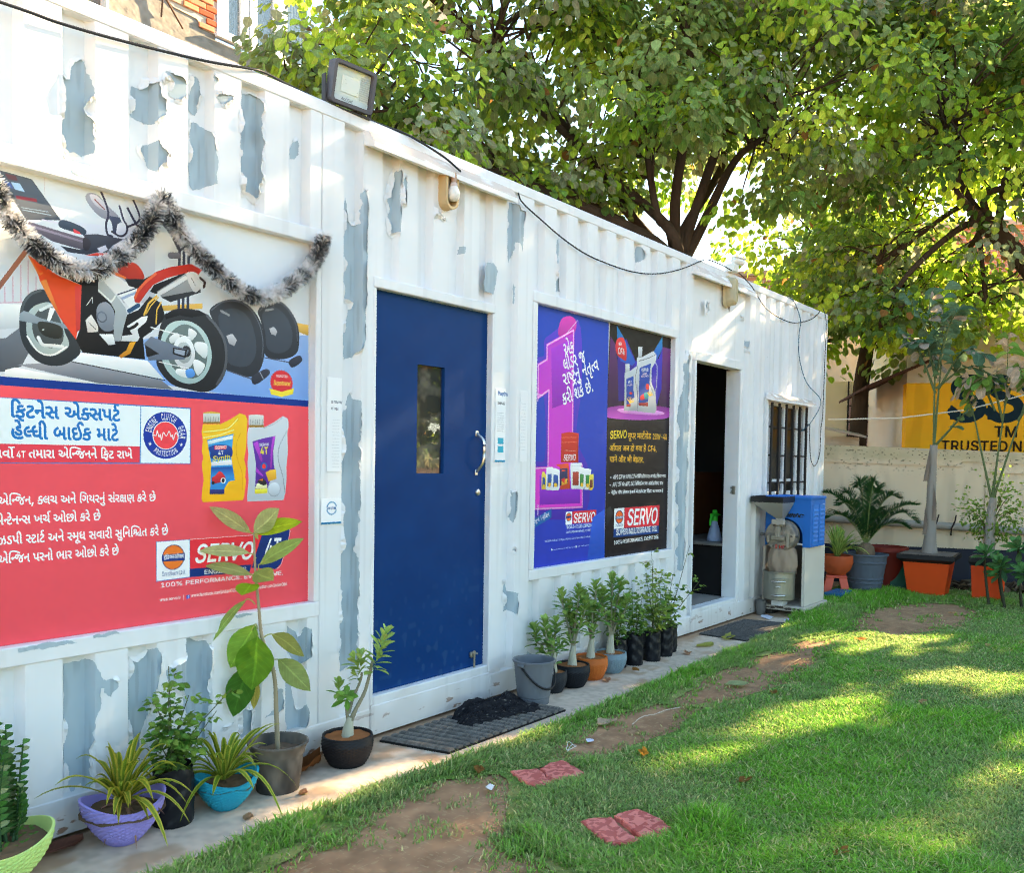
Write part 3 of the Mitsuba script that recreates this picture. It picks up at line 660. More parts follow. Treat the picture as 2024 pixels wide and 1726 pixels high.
g68:249,0 168,10 132,29 107,56 94,93 90,603 170,593 172,119 198,80 257,73|92,641 34,782 -24,821 -101,815 -125,884 -63,895 1,891 76,847 123,770 163,641
g29:188,-8 135,5 84,32 11,115 74,158 150,77 213,63 253,73 286,102 309,155 316,235 308,314 284,372 244,407 154,417 78,392 52,460 160,490 251,486 298,466 336,435 366,390 456,412 456,603 536,592 536,402 608,359 648,284 654,187 628,100 592,46 537,-6 481,55 541,112 564,151 574,248 559,292 530,323 491,339 427,336 390,320 394,164 381,110 350,50 277,0
g33:221,-7 114,34 9,145 79,188 147,106 214,70 284,64 322,76 349,98 365,150 348,212 301,257 157,359 128,398 112,466 138,543 183,581 286,603 391,591 376,521 285,530 230,520 199,492 194,454 226,404 367,308 414,262 448,184 447,118 423,59 376,15 307,-7
g768:427,0 323,15 249,59 139,189 65,196 35,221 30,261 55,293 109,300 168,273 247,310 290,362 300,416 292,466 251,514 166,530 55,499 29,568 146,601 265,591 328,556 351,530 378,461 378,383 466,374 539,397 555,327 455,301 355,316 296,248 216,204 318,101 366,81 436,75
g165:427,0 323,15 249,59 139,189 65,196 35,221 30,261 55,293 109,300 168,273 247,310 290,362 300,416 292,465 251,514 166,530 55,499 29,568 146,601 265,591 328,556 368,499 381,418 375,367 462,360 529,382 550,312 450,286 347,302 290,242 216,204 318,101 366,81 436,75
g477:153,153 88,194 52,261 54,290 72,309 131,316 131,440 128,480 113,506 44,520 52,592 134,583 194,537 209,483 211,316 420,316 420,603 500,592 500,-43 420,-43 420,244 211,244 203,175 182,156
g61:-151,-266 -246,-258 -315,-210 -335,-161 -335,-105 -313,-58 -268,-21 -239,-10 -131,-2 -36,-26 62,-95 139,-189 78,-228 -5,-132 -61,-91 -126,-71 -207,-72 -258,-107 -262,-150 -250,-174 -184,-196 -93,-175 -68,-245
g653:249,0 144,20 113,47 96,82 90,605 68,694 32,763 -30,817 -95,818 -121,802 -139,772 -141,669 -219,669 -225,733 -214,804 -180,855 -128,886 -41,894 24,872 94,806 144,713 170,608 172,119 197,81 257,73
g484:427,0 323,15 249,59 139,189 65,196 35,221 30,261 55,293 109,300 168,273 247,310 290,362 300,416 292,466 251,514 166,530 55,499 29,568 166,602 228,600 299,577 351,530 368,499 381,418 375,366 448,357 537,383 537,603 617,592 617,-43 537,-43 537,306 451,286 347,302 290,242 216,204 318,101 366,81 436,75
g628:248,0 172,8 132,27 105,58 93,95 93,728 112,798 168,863 251,893 336,893 458,847 534,788 612,710 553,665 430,776 365,812 320,823 238,814 191,774 171,674 170,139 188,86 256,73
g632:249,0 168,10 131,29 102,67 92,109 91,646 112,746 156,813 196,846 272,880 366,895 468,893 672,850 952,726 910,665 654,780 470,820 308,812 225,768 182,691 170,571 172,119 196,81 257,73
g389:13,234 184,326 133,358 88,412 74,474 92,536 130,574 166,592 210,602 286,598 357,563 379,536 395,487 386,416 325,340 483,296 580,369 627,312 549,237 540,164 555,137 580,122 615,115 661,125 718,173 718,603 798,593 800,119 826,80 885,73 877,0 811,5 770,21 741,47 724,84 675,56 631,46 583,47 528,65 474,122 465,197 324,70 268,132 422,244 260,291 59,164/155,451 178,410 246,369 300,419 314,481 287,522 219,532 167,505
g44:234,48 99,199 51,316 52,446 72,499 103,543 146,576 197,596 276,602 332,591 389,556 425,507 445,439 449,365 634,365 634,602 714,592 716,119 742,80 801,73 793,0 699,15 651,56 634,127 634,293 449,293 441,223 412,202 364,212 326,243 299,284 290,331 310,358 369,365 362,446 334,502 270,529 213,525 180,508 146,469 129,418 132,325 160,250 208,184 290,102
l300:88,728 197,728 506,242 579,110 573,728 666,728 666,0 555,0 174,616 181,0 88,0
l141:385,-10 294,2 215,36 123,125 70,256 62,419 101,563 180,667 291,726 408,736 487,720 577,671 642,596 678,500 583,500 532,588 451,641 349,649 264,618 197,551 158,450 152,319 181,207 217,150 265,109 322,84 415,78 469,91 535,134 578,202 593,285 404,285 404,366 684,366 681,242 645,129 571,47 467,-1
l234:45,82 174,82 174,646 45,646 45,728 396,728 396,646 267,646 267,82 396,82 396,0 45,0
l424:331,-10 256,7 192,40 142,87 97,177 88,248 88,728 181,728 181,255 194,183 232,125 270,98 373,74 475,98 513,125 551,183 563,255 563,728 656,728 656,248 636,145 579,62 522,22 453,-3
l161:88,728 181,728 181,413 562,413 562,728 655,728 655,0 562,0 562,331 181,331 181,0 88,0
l2:397,728 665,0 567,0 494,203 195,203 124,0 25,0 290,728/465,284 343,654 223,284
l384:88,728 414,720 477,698 525,664 570,592 585,503 570,414 525,344 450,299 613,0 506,0 354,283 181,282 181,0 88,0/360,366 426,382 477,429 492,524 467,593 425,628 384,642 181,646 181,365
l375:88,728 378,726 447,710 502,680 543,638 570,586 583,528 578,434 558,378 525,331 477,294 378,265 181,263 181,0 88,0/333,345 407,356 468,402 492,475 477,573 442,616 384,641 181,646 181,345
l321:337,-7 254,16 182,60 102,164 62,308 62,419 83,519 151,637 254,712 337,734 428,734 511,712 583,667 663,563 702,419 702,308 682,208 614,90 511,16 428,-7/415,78 500,109 567,176 607,278 613,408 584,521 525,600 445,643 351,649 265,618 198,551 158,449 152,319 181,207 240,128 321,84
l456:25,728 123,728 347,75 566,728 665,728 400,0 293,0
l998:91,-122 138,-129 179,-114 205,-82 235,-3 26,546 123,546 281,81 440,546 536,546 267,-138 202,-195 111,-207 68,-198
l889:180,546 292,546 292,471 180,471 183,110 214,76 289,77 307,3 285,-3 179,2 114,51 92,135 92,471 10,471 10,546 92,546 92,676 180,676
l670:165,0 77,0 77,728 165,728 165,451 199,502 245,535 299,551 381,547 446,517 478,483 501,437 513,380 514,0 426,0 426,339 407,418 375,454 330,471 266,469 204,436 175,389 166,350
d11:256,222 161,197 138,212 68,283 52,327 52,378 79,426 126,453 314,465 314,551 0,551 0,622 505,622 505,551 395,551 395,394 175,392 145,381 131,357 138,315 174,277 248,293 343,285 398,256 435,212 447,154 424,72 383,34 289,4 415,-40 382,-110 176,1 82,18 50,50 56,94 89,115 132,110 194,70 213,68 281,73 344,100 366,153 352,194 312,218
d6:-184,784 -160,820 -119,829 -84,804 -76,760 -99,724 -141,715 -176,740
d607:0,551 0,622 80,622 53,724 57,761 86,824 142,870 220,893 334,891 460,853 569,778 704,615 620,615 542,706 459,772 373,811 250,822 195,807 156,778 136,738 135,699 165,622 273,622 273,551 170,551 170,0 89,0 89,551
d37:344,222 248,197 225,212 155,283 139,327 140,378 166,426 213,453 401,465 401,551 0,551 0,622 592,622 592,551 482,551 482,394 262,392 232,381 218,357 225,315 261,277 335,293 397,292 459,273 506,236 531,185 531,122 485,44 457,24 383,3 244,11 124,68 25,158 86,207 173,125 233,92 337,74 424,94 446,118 447,183 415,212
d51:491,551 491,0 410,0 410,179 323,140 210,136 137,166 82,225 38,353 113,378 143,403 158,436 157,484 123,551 0,551 0,622 595,622 595,551/129,301 165,241 196,217 259,203 327,215 410,274 410,551 211,551 238,472 233,396 212,355 178,324
d44:569,622 569,551 466,551 466,0 385,0 385,298 204,298 196,210 153,188 115,200 77,232 48,275 37,318 50,355 82,368 385,369 385,551 0,551 0,622
d21:469,235 459,157 424,114 374,88 270,84 194,116 126,181 29,356 100,382 168,248 246,168 305,153 354,163 385,193 391,227 379,278 333,334 318,347 260,341 255,411 335,425 373,461 380,494 367,537 331,558 284,561 171,525 146,594 274,631 335,630 394,610 436,572 459,495 442,426 392,375 412,355 502,350 594,363 594,551 521,551 521,622 1038,622 1038,551 934,551 934,0 853,0 853,551 675,551 675,0 594,0 594,290 455,282|1063,863 1032,778 986,722 927,690 856,680 788,691 730,724 681,781 642,863 713,887 772,783 811,758 859,749 909,758 944,786 987,889
d54:0,622 693,622 693,551 589,551 589,0 508,0 508,355 457,349 420,327 386,283 356,208 279,232 311,313 275,336 238,350 190,352 159,340 138,318 127,252 148,198 191,145 309,40 255,-12 106,129 61,199 47,249 59,344 83,377 131,410 186,425 246,422 303,403 354,370 419,412 508,426 508,551 0,551
l689:77,546 165,546 165,0 77,0|122,635 79,652 61,693 79,735 122,751 165,735 183,693 165,652
l751:171,-2 108,29 79,93 77,728 165,728 167,111 188,79 246,79 263,4
l1422:
l1360:560,0 110,0 110,78 305,78 305,642 124,511 124,611 282,728 396,728 396,78 560,78
l1359:285,-7 216,15 159,59 99,162 71,306 77,473 116,604 187,693 250,726 363,735 462,693 532,604 572,473 579,363 572,254 533,122 463,34 363,-7/350,73 415,106 460,175 485,278 489,408 471,522 432,603 373,648 324,657 253,637 201,580 169,488 159,319 177,206 216,125 275,80
l1744:649,6 610,44 589,95 586,191 601,245 635,288 685,314 750,318 789,308 834,276 866,210 869,114 853,60 820,17 770,-9 705,-13/759,56 791,103 791,203 760,249 711,254 684,241 663,203 663,103 695,56|194,417 149,450 122,497 112,592 122,648 149,695 194,728 255,739 317,728 361,695 388,648 397,554 388,497 361,450 317,417 255,406/273,471 299,484 314,509 322,608 299,661 273,674 238,674 212,661 196,637 188,538 211,484 238,471|280,0 197,0 697,728 780,728
l137:88,728 528,728 528,646 181,646 181,396 495,396 495,314 181,314 181,0 88,0
l292:88,728 220,728 402,260 453,103 503,260 683,728 815,728 815,0 724,0 728,629 492,0 411,0 173,627 176,0 88,0
l1376:123,-5 81,23 72,73 100,115 149,124 191,96 201,46 173,5
l472:293,298 25,728 133,728 340,374 546,728 653,728 386,298 386,0 293,0
l984:34,546 127,546 246,95 363,546 457,546 572,95 691,546 784,546 619,0 531,0 409,446 287,0 200,0
l871:235,-11 163,5 106,38 67,89 53,132 136,152 153,113 180,86 238,67 289,67 334,79 368,103 385,132 382,174 342,211 181,255 126,282 78,341 71,416 96,476 146,521 216,548 323,549 367,536 418,503 468,421 388,401 336,465 249,477 176,444 160,415 164,372 209,334 367,291 422,264 469,205 476,131 451,69 398,21 323,-6
l980:26,546 123,546 281,81 439,546 536,546 327,0 235,0
l790:230,-3 143,43 82,122 53,229 59,350 99,449 169,518 263,551 369,544 457,498 518,419 547,311 541,191 500,92 430,23 336,-10/326,69 390,95 433,148 456,218 456,322 433,393 390,446 350,467 273,472 209,446 167,393 144,322 144,218 167,148 209,95 250,74
l647:119,641 139,698 197,746 272,762 354,747 330,672 248,675 224,659 206,618 205,546 331,546 331,471 205,471 205,0 117,0 117,471 10,471 10,546 117,546
l586:263,-10 169,23 99,92 59,191 53,311 82,419 143,498 230,544 338,550 391,537 452,503 498,451 521,402 436,378 397,440 325,472 250,467 209,446 167,393 144,322 144,218 167,148 228,83 299,67 350,74 390,95 420,127 438,167 522,144 490,78 425,20 357,-6
l727:165,728 165,305 176,305 409,546 518,546 290,311 535,0 422,0 223,255 165,201 165,0 77,0 77,728
l766:77,546 163,546 163,446 218,523 299,555 344,553 392,535 429,499 455,444 498,508 565,547 650,554 732,524 776,473 797,399 799,0 711,0 709,393 678,450 601,476 525,452 486,389 482,0 394,0 392,396 364,448 329,469 287,476 214,452 182,416 169,384 165,0 77,0
l1455:104,-109 22,-109 257,762 338,762
g394:227,165 154,196 113,247 94,325 90,488 67,514 6,520 14,593 77,590 122,572 445,327 588,412 608,437 614,483 591,516 547,529 464,524 405,504 380,572 450,594 531,603 603,594 654,566 692,497 694,449 678,398 633,349 454,233 424,184 423,135 452,88 515,65 609,71 709,115 746,44 675,12 599,-6 454,2 420,16 369,61 342,124 340,175 284,163/289,235 340,249 400,287 168,465 185,279 214,245|313,-168 549,-12 578,-12 724,-192 665,-230 554,-89 364,-230
g470:209,12 109,107 56,192 44,280 63,344 109,393 170,420 398,433 398,603 478,592 478,-43 398,-43 398,360 215,355 177,344 142,317 125,261 134,211 181,142 262,68
g62:25,-233 -52,-262 -110,-268 -204,-246 -246,-207 -267,-156 -267,-99 -245,-50 -170,4 -94,18 -94,-49 -140,-60 -182,-89 -194,-116 -189,-160 -159,-187 -116,-195 -60,-188 -2,-163
g148:209,12 109,107 56,192 44,280 63,344 109,393 170,420 398,433 398,360 204,353 156,331 133,301 127,235 146,187 262,68
g51:402,0 311,15 246,57 141,183 68,191 37,216 32,255 57,286 121,291 176,263 258,300 305,362 314,417 305,471 281,506 236,528 169,522 144,482 165,435 258,399 232,332 131,371 89,408 69,456 70,513 102,566 149,592 214,602 280,590 339,556 381,497 396,413 372,316 309,242 219,197 323,93 411,75|661,0 595,5 554,21 526,46 510,79 502,603 583,592 585,120 608,81 669,73
g698:131,-13 92,11 83,71 109,113 156,120 196,97 205,37 178,-5
g701:261,0 265,622 134,508 87,568 274,714 347,714 347,0
g479:477,428 477,603 557,592 557,-43 477,-43 477,352 244,304 226,377|228,109 143,140 80,201 48,286 48,386 81,470 147,539 191,566 299,603 319,528 204,484 154,437 129,372 129,296 150,238 192,200 276,179 380,199 411,132 333,109
g630:248,0 172,8 132,27 105,58 93,95 90,637 109,766 165,843 243,883 348,896 514,868 622,821 781,720 732,665 542,779 401,820 279,815 210,774 183,724 171,642 170,139 188,86 256,73
g226:206,153 115,189 58,270 46,324 48,399 58,439 100,510 168,564 259,603 282,531 208,498 160,457 134,408 126,353 135,292 160,252 208,226 259,225 299,243 329,287 337,447 417,437 417,367 442,346 475,339 522,349 560,378 560,603 640,592 642,120 666,81 726,73 718,0 642,8 602,27 571,67 560,138 337,-8 289,60 560,218 560,291 488,267 412,283 375,207 331,172 270,153
l459:25,728 120,728 278,87 440,728 545,728 706,90 864,728 960,728 761,0 653,0 492,623 332,0 224,0
l1392:482,270 163,270 163,351 482,351
l65:382,726 445,713 495,687 531,652 556,609 569,535 553,457 522,419 450,375 518,352 575,291 598,194 584,118 558,74 519,40 432,6 88,0 88,728/391,84 451,100 499,151 507,213 479,277 437,312 400,325 181,330 181,82/341,408 412,424 462,467 480,533 462,596 429,627 377,643 181,646 181,408
g722:306,832 306,-166 234,-166 234,832
g631:249,0 167,10 130,29 102,67 92,109 91,660 111,754 153,819 211,862 258,881 313,892 438,893 623,850 748,795 874,723 829,665 602,778 438,820 294,814 244,792 212,763 185,716 172,642 170,152 173,112 188,86 257,73
g214:204,-7 129,16 76,62 49,125 49,195 70,251 113,296 308,424 322,483 299,516 255,529 172,524 113,504 88,572 178,598 278,601 340,582 380,545 400,497 399,430 354,360 161,232 132,184 131,135 161,88 224,65 318,71 417,115 454,44 336,-2|72,-230 21,-168 257,-12 286,-12 432,-192 373,-230 262,-89
g206:479,220 479,603 559,592 561,120 585,81 646,73 638,0 571,5 519,29 488,76 479,138 257,-7 208,60|183,180 130,194 80,224 11,303 74,346 138,273 206,251 259,268 284,300 297,351 297,420 270,496 234,521 188,530 79,503 54,570 124,595 192,603 267,590 328,550 367,481 380,383 371,300 336,229 269,186
g163:402,0 311,15 246,57 141,183 68,191 37,216 32,255 57,286 121,291 176,263 258,300 305,362 314,417 305,471 281,506 236,528 169,522 144,482 165,435 258,399 232,332 131,371 89,408 69,456 70,513 102,566 149,592 214,602 280,590 339,556 381,497 396,413 372,316 309,242 219,197 323,93 411,75
l1456:205,-234 128,-234 128,962 205,962
d9:469,235 459,157 424,114 374,88 270,84 194,116 126,181 29,356 100,382 168,248 246,168 305,153 354,163 385,193 391,227 379,278 333,334 318,347 260,341 255,411 335,425 373,461 380,494 367,537 331,558 284,561 171,525 146,594 274,631 335,630 394,610 436,572 459,495 442,426 392,375 412,355 516,351 594,363 594,551 521,551 521,622 779,622 779,551 675,551 675,0 594,0 594,290 455,282
d48:482,0 401,0 401,165 293,122 214,119 163,130 85,180 48,261 61,362 106,418 139,438 218,461 329,460 369,454 363,385 230,392 365,224 374,231 401,256 401,551 0,551 0,622 585,622 585,551 482,551/129,263 146,224 198,190 251,184 308,195 168,370 137,335
d60:506,0 506,266 359,251 212,277 167,253 264,146 380,42 326,-12 99,222 49,295 44,358 75,389 116,392 148,382 181,350 213,413 210,523 201,551 0,551 0,622 691,622 691,551 587,551 587,0/388,322 506,339 506,551 281,551 297,438 288,385 262,333
d69:-248,-12 -165,10 -101,9 -42,-11 -1,-48 19,-99 19,-158 -24,-229 -116,-266 -247,-256 -359,-197 -455,-100 -394,-57 -320,-136 -246,-182 -157,-196 -111,-191 -78,-178 -58,-154 -51,-122 -65,-82 -131,-57 -222,-79
d46:398,0 398,191 317,153 234,147 152,175 106,223 80,328 79,551 0,551 0,622 583,622 583,551 479,551 479,0/160,551 162,317 180,252 220,223 263,217 302,222 355,246 398,280 398,551
d52:341,-12 138,181 65,271 42,323 44,358 75,389 138,387 181,349 228,385 255,449 239,551 0,551 0,622 424,622 424,551 320,551 335,432 302,347 254,300 167,254 272,146 395,42
d3:
d50:428,0 428,250 207,250 199,174 159,151 109,170 64,216 40,268 47,302 71,318 126,321 126,551 0,551 0,622 612,622 612,551 509,551 509,0/207,551 207,321 428,321 428,551
d210:537,349 470,353 420,327 386,283 356,208 279,232 311,313 276,336 238,350 190,352 159,340 138,318 127,252 148,198 191,145 309,40 255,-12 106,129 52,224 45,275 59,344 97,390 149,417 246,422 303,403 354,370 420,412 537,423 556,417|0,622 515,622 515,551 0,551
d35:371,551 371,349 253,344 181,318 157,297 129,246 132,171 173,108 243,78 355,81 455,121 482,47 338,3 252,2 191,15 114,58 77,101 54,155 48,251 65,306 119,369 198,407 290,420 290,551 0,551 0,622 519,622 519,551
d653:0,551 0,622 86,622 47,713 6,776 -67,822 -119,823 -168,799 -186,768 -191,713 -159,615 -239,615 -271,711 -270,775 -248,831 -203,872 -104,896 -15,880 22,859 85,792 164,622 273,622 273,551 170,551 170,0 89,0 89,551
d256:125,43 393,205 393,551 208,551 207,222 189,186 147,179 106,199 70,236 41,308 63,351 127,359 127,551 0,551 0,622 578,622 578,551 474,551 474,0 393,0 393,122 172,-24
d75:-169,615 -210,740 -244,793 -299,822 -385,809 -409,882 -292,894 -245,882 -205,856 -154,784 -94,615
l1361:92,67 401,406 442,469 455,517 451,569 428,612 373,648 319,657 263,647 220,620 192,577 183,521 94,521 102,582 124,634 181,695 260,731 353,736 436,710 481,678 527,614 543,534 529,457 460,348 220,82 556,82 556,0 92,0
d61:321,69 380,98 402,133 396,182 357,217 280,229 219,222 174,200 147,167 139,109 157,49 196,0 302,-89 248,-142 108,-9 70,57 58,130 74,198 115,248 72,320 70,366 84,410 118,441 174,461 361,465 361,551 0,551 0,622 546,622 546,551 442,551 442,394 194,392 153,366 155,320 183,284 257,299 347,295 417,268 460,224 480,172 479,125 447,57 405,24 348,2
d79:89,0 89,551 0,551 0,622 88,622 48,740 15,793 -40,822 -126,809 -150,882 -130,888 -33,894 34,870 72,836 106,784 163,622 273,622 273,551 170,551 170,0
d27:208,551 205,211 189,186 147,179 93,210 52,265 41,308 54,345 127,359 127,551 0,551 0,622 578,622 578,551 474,551 474,0 393,0 393,551
d66:170,0 89,0 89,551 0,551 0,622 273,622 273,551 170,551
d76:-179,615 -228,674 -272,698 -340,702 -402,682 -428,751 -340,773 -264,761 -183,694 -212,759 -252,808 -316,827 -386,813 -409,882 -343,895 -268,890 -224,870 -187,836 -138,750 -94,615
d24:459,157 424,114 374,88 312,80 231,96 159,144 126,181 29,356 100,382 168,248 246,168 305,153 367,170 390,209 379,278 318,347 260,341 255,411 313,418 352,435 378,476 374,525 344,553 302,562 250,556 171,525 146,594 274,631 335,630 394,610 436,572 459,495 442,426 392,375 412,355 450,351 594,363 594,551 521,551 521,622 839,622 794,674 750,698 683,702 621,682 595,751 669,772 740,768 794,740 840,694 811,759 771,808 707,827 637,813 614,882 705,896 778,882 818,856 853,812 885,750 927,622 1038,622 1038,551 934,551 934,0 853,0 853,551 675,551 675,0 594,0 594,290 455,282 470,218
d49:192,631 267,607 314,549 331,466 332,321 533,321 533,551 402,551 402,622 717,622 717,551 614,551 614,0 533,0 533,250 332,250 328,185 293,152 243,164 188,216 165,268 172,302 196,318 253,321 252,468 242,520 221,551 169,568 136,561 115,531 120,496 138,478 218,460 210,389 143,401 90,426 57,464 46,520 56,571 84,606 126,625
d68:-185,615 -219,731 -210,807 -155,873 -61,896 18,880 76,831 122,746 163,622 273,622 273,551 170,551 170,0 89,0 89,551 0,551 0,622 87,622 58,712 12,797 -31,822 -76,823 -106,811 -127,787 -139,733 -133,686 -105,615
d40:481,0 400,0 400,328 200,322 140,288 126,237 147,165 271,40 217,-12 96,109 58,173 46,218 58,305 83,341 125,373 211,396 400,399 400,551 0,551 0,622 584,622 584,551 481,551
d801:73,71 99,113 157,117 191,86 191,23 157,-10 110,-10 76,23
d57:467,551 467,0 387,0 387,165 282,122 207,119 159,130 117,151 70,198 46,286 60,362 78,392 135,438 210,461 342,457 354,454 349,381 259,391 181,376 136,331 127,287 145,226 193,194 283,194 359,234 387,260 387,551 0,551 0,622 571,622 571,551
d43:526,551 526,0 445,0 445,150 358,111 283,103 213,113 138,165 114,219 112,264 125,315 148,348 87,385 59,421 44,466 45,522 65,571 130,622 212,630 257,616 291,589 309,552 308,508 271,443 210,482 229,533 220,554 196,567 158,562 136,546 121,521 117,474 140,428 184,405 223,397 333,402 326,332 274,332 220,312 198,288 191,254 198,218 220,193 271,174 318,174 382,194 445,245 445,551 383,551 383,622 630,622 630,551
d181:-190,615 -226,688 -239,744 -237,793 -215,844 -172,877 -117,894 -40,892 21,872 -1,806 -47,824 -97,826 -127,814 -148,792 -159,764 -157,714 -108,615
d39:553,0 553,551 420,551 418,282 385,198 314,154 208,150 139,179 99,231 80,326 79,551 0,551 0,622 737,622 737,551 634,551 634,0/273,219 309,235 336,288 339,551 160,551 160,334 170,270 206,226
d25:452,551 452,349 536,396 600,396 653,376 706,307 712,192 692,115 651,39 579,80 611,134 632,196 635,259 625,294 606,317 579,329 508,312 452,258 452,0 371,0 371,174 272,122 203,119 159,129 100,161 71,194 52,238 46,290 60,362 77,391 131,438 202,461 339,454 333,381 249,391 177,376 135,334 127,292 144,228 190,194 270,193 340,232 371,260 371,551 0,551 0,622 777,622 777,551
d264:371,551 371,349 253,344 181,318 157,297 129,246 132,171 173,108 243,78 355,81 455,121 482,47 338,3 252,2 191,15 114,58 77,101 54,155 48,251 65,306 119,369 198,407 290,420 290,551 0,551 0,622 519,622 519,551|31,-165 279,-12 319,-12 465,-192 406,-230 289,-85 78,-230
d32:653,0 572,0 572,370 378,373 446,283 457,240 453,176 438,141 399,104 310,80 233,97 162,151 95,250 31,401 102,426 173,261 224,192 278,157 335,157 374,193 377,249 348,310 273,377 302,441 572,441 572,551 0,551 0,622 757,622 757,551 653,551
d461:89,551 0,551 0,622 88,622 27,778 3,804 -40,822 -126,809 -150,882 -33,894 34,870 72,836 106,784 163,622 273,622 273,551 170,551 170,0 89,0|147,833 171,869 212,878 248,853 256,809 232,773 190,764 155,789
d449:-169,615 -221,761 -256,804 -315,823 -385,809 -409,882 -292,894 -245,882 -205,856 -154,784 -94,615|-112,833 -88,869 -47,878 -11,853 -3,809 -27,773 -69,764 -104,789
d215:384,322 478,332 486,260 359,251 212,277 167,253 264,146 380,42 326,-12 133,181 63,271 43,314 44,358 75,389 138,387 181,350 199,372 217,458 201,551 0,551 0,622 403,622 403,551 281,551 297,438 288,385 262,333
"""
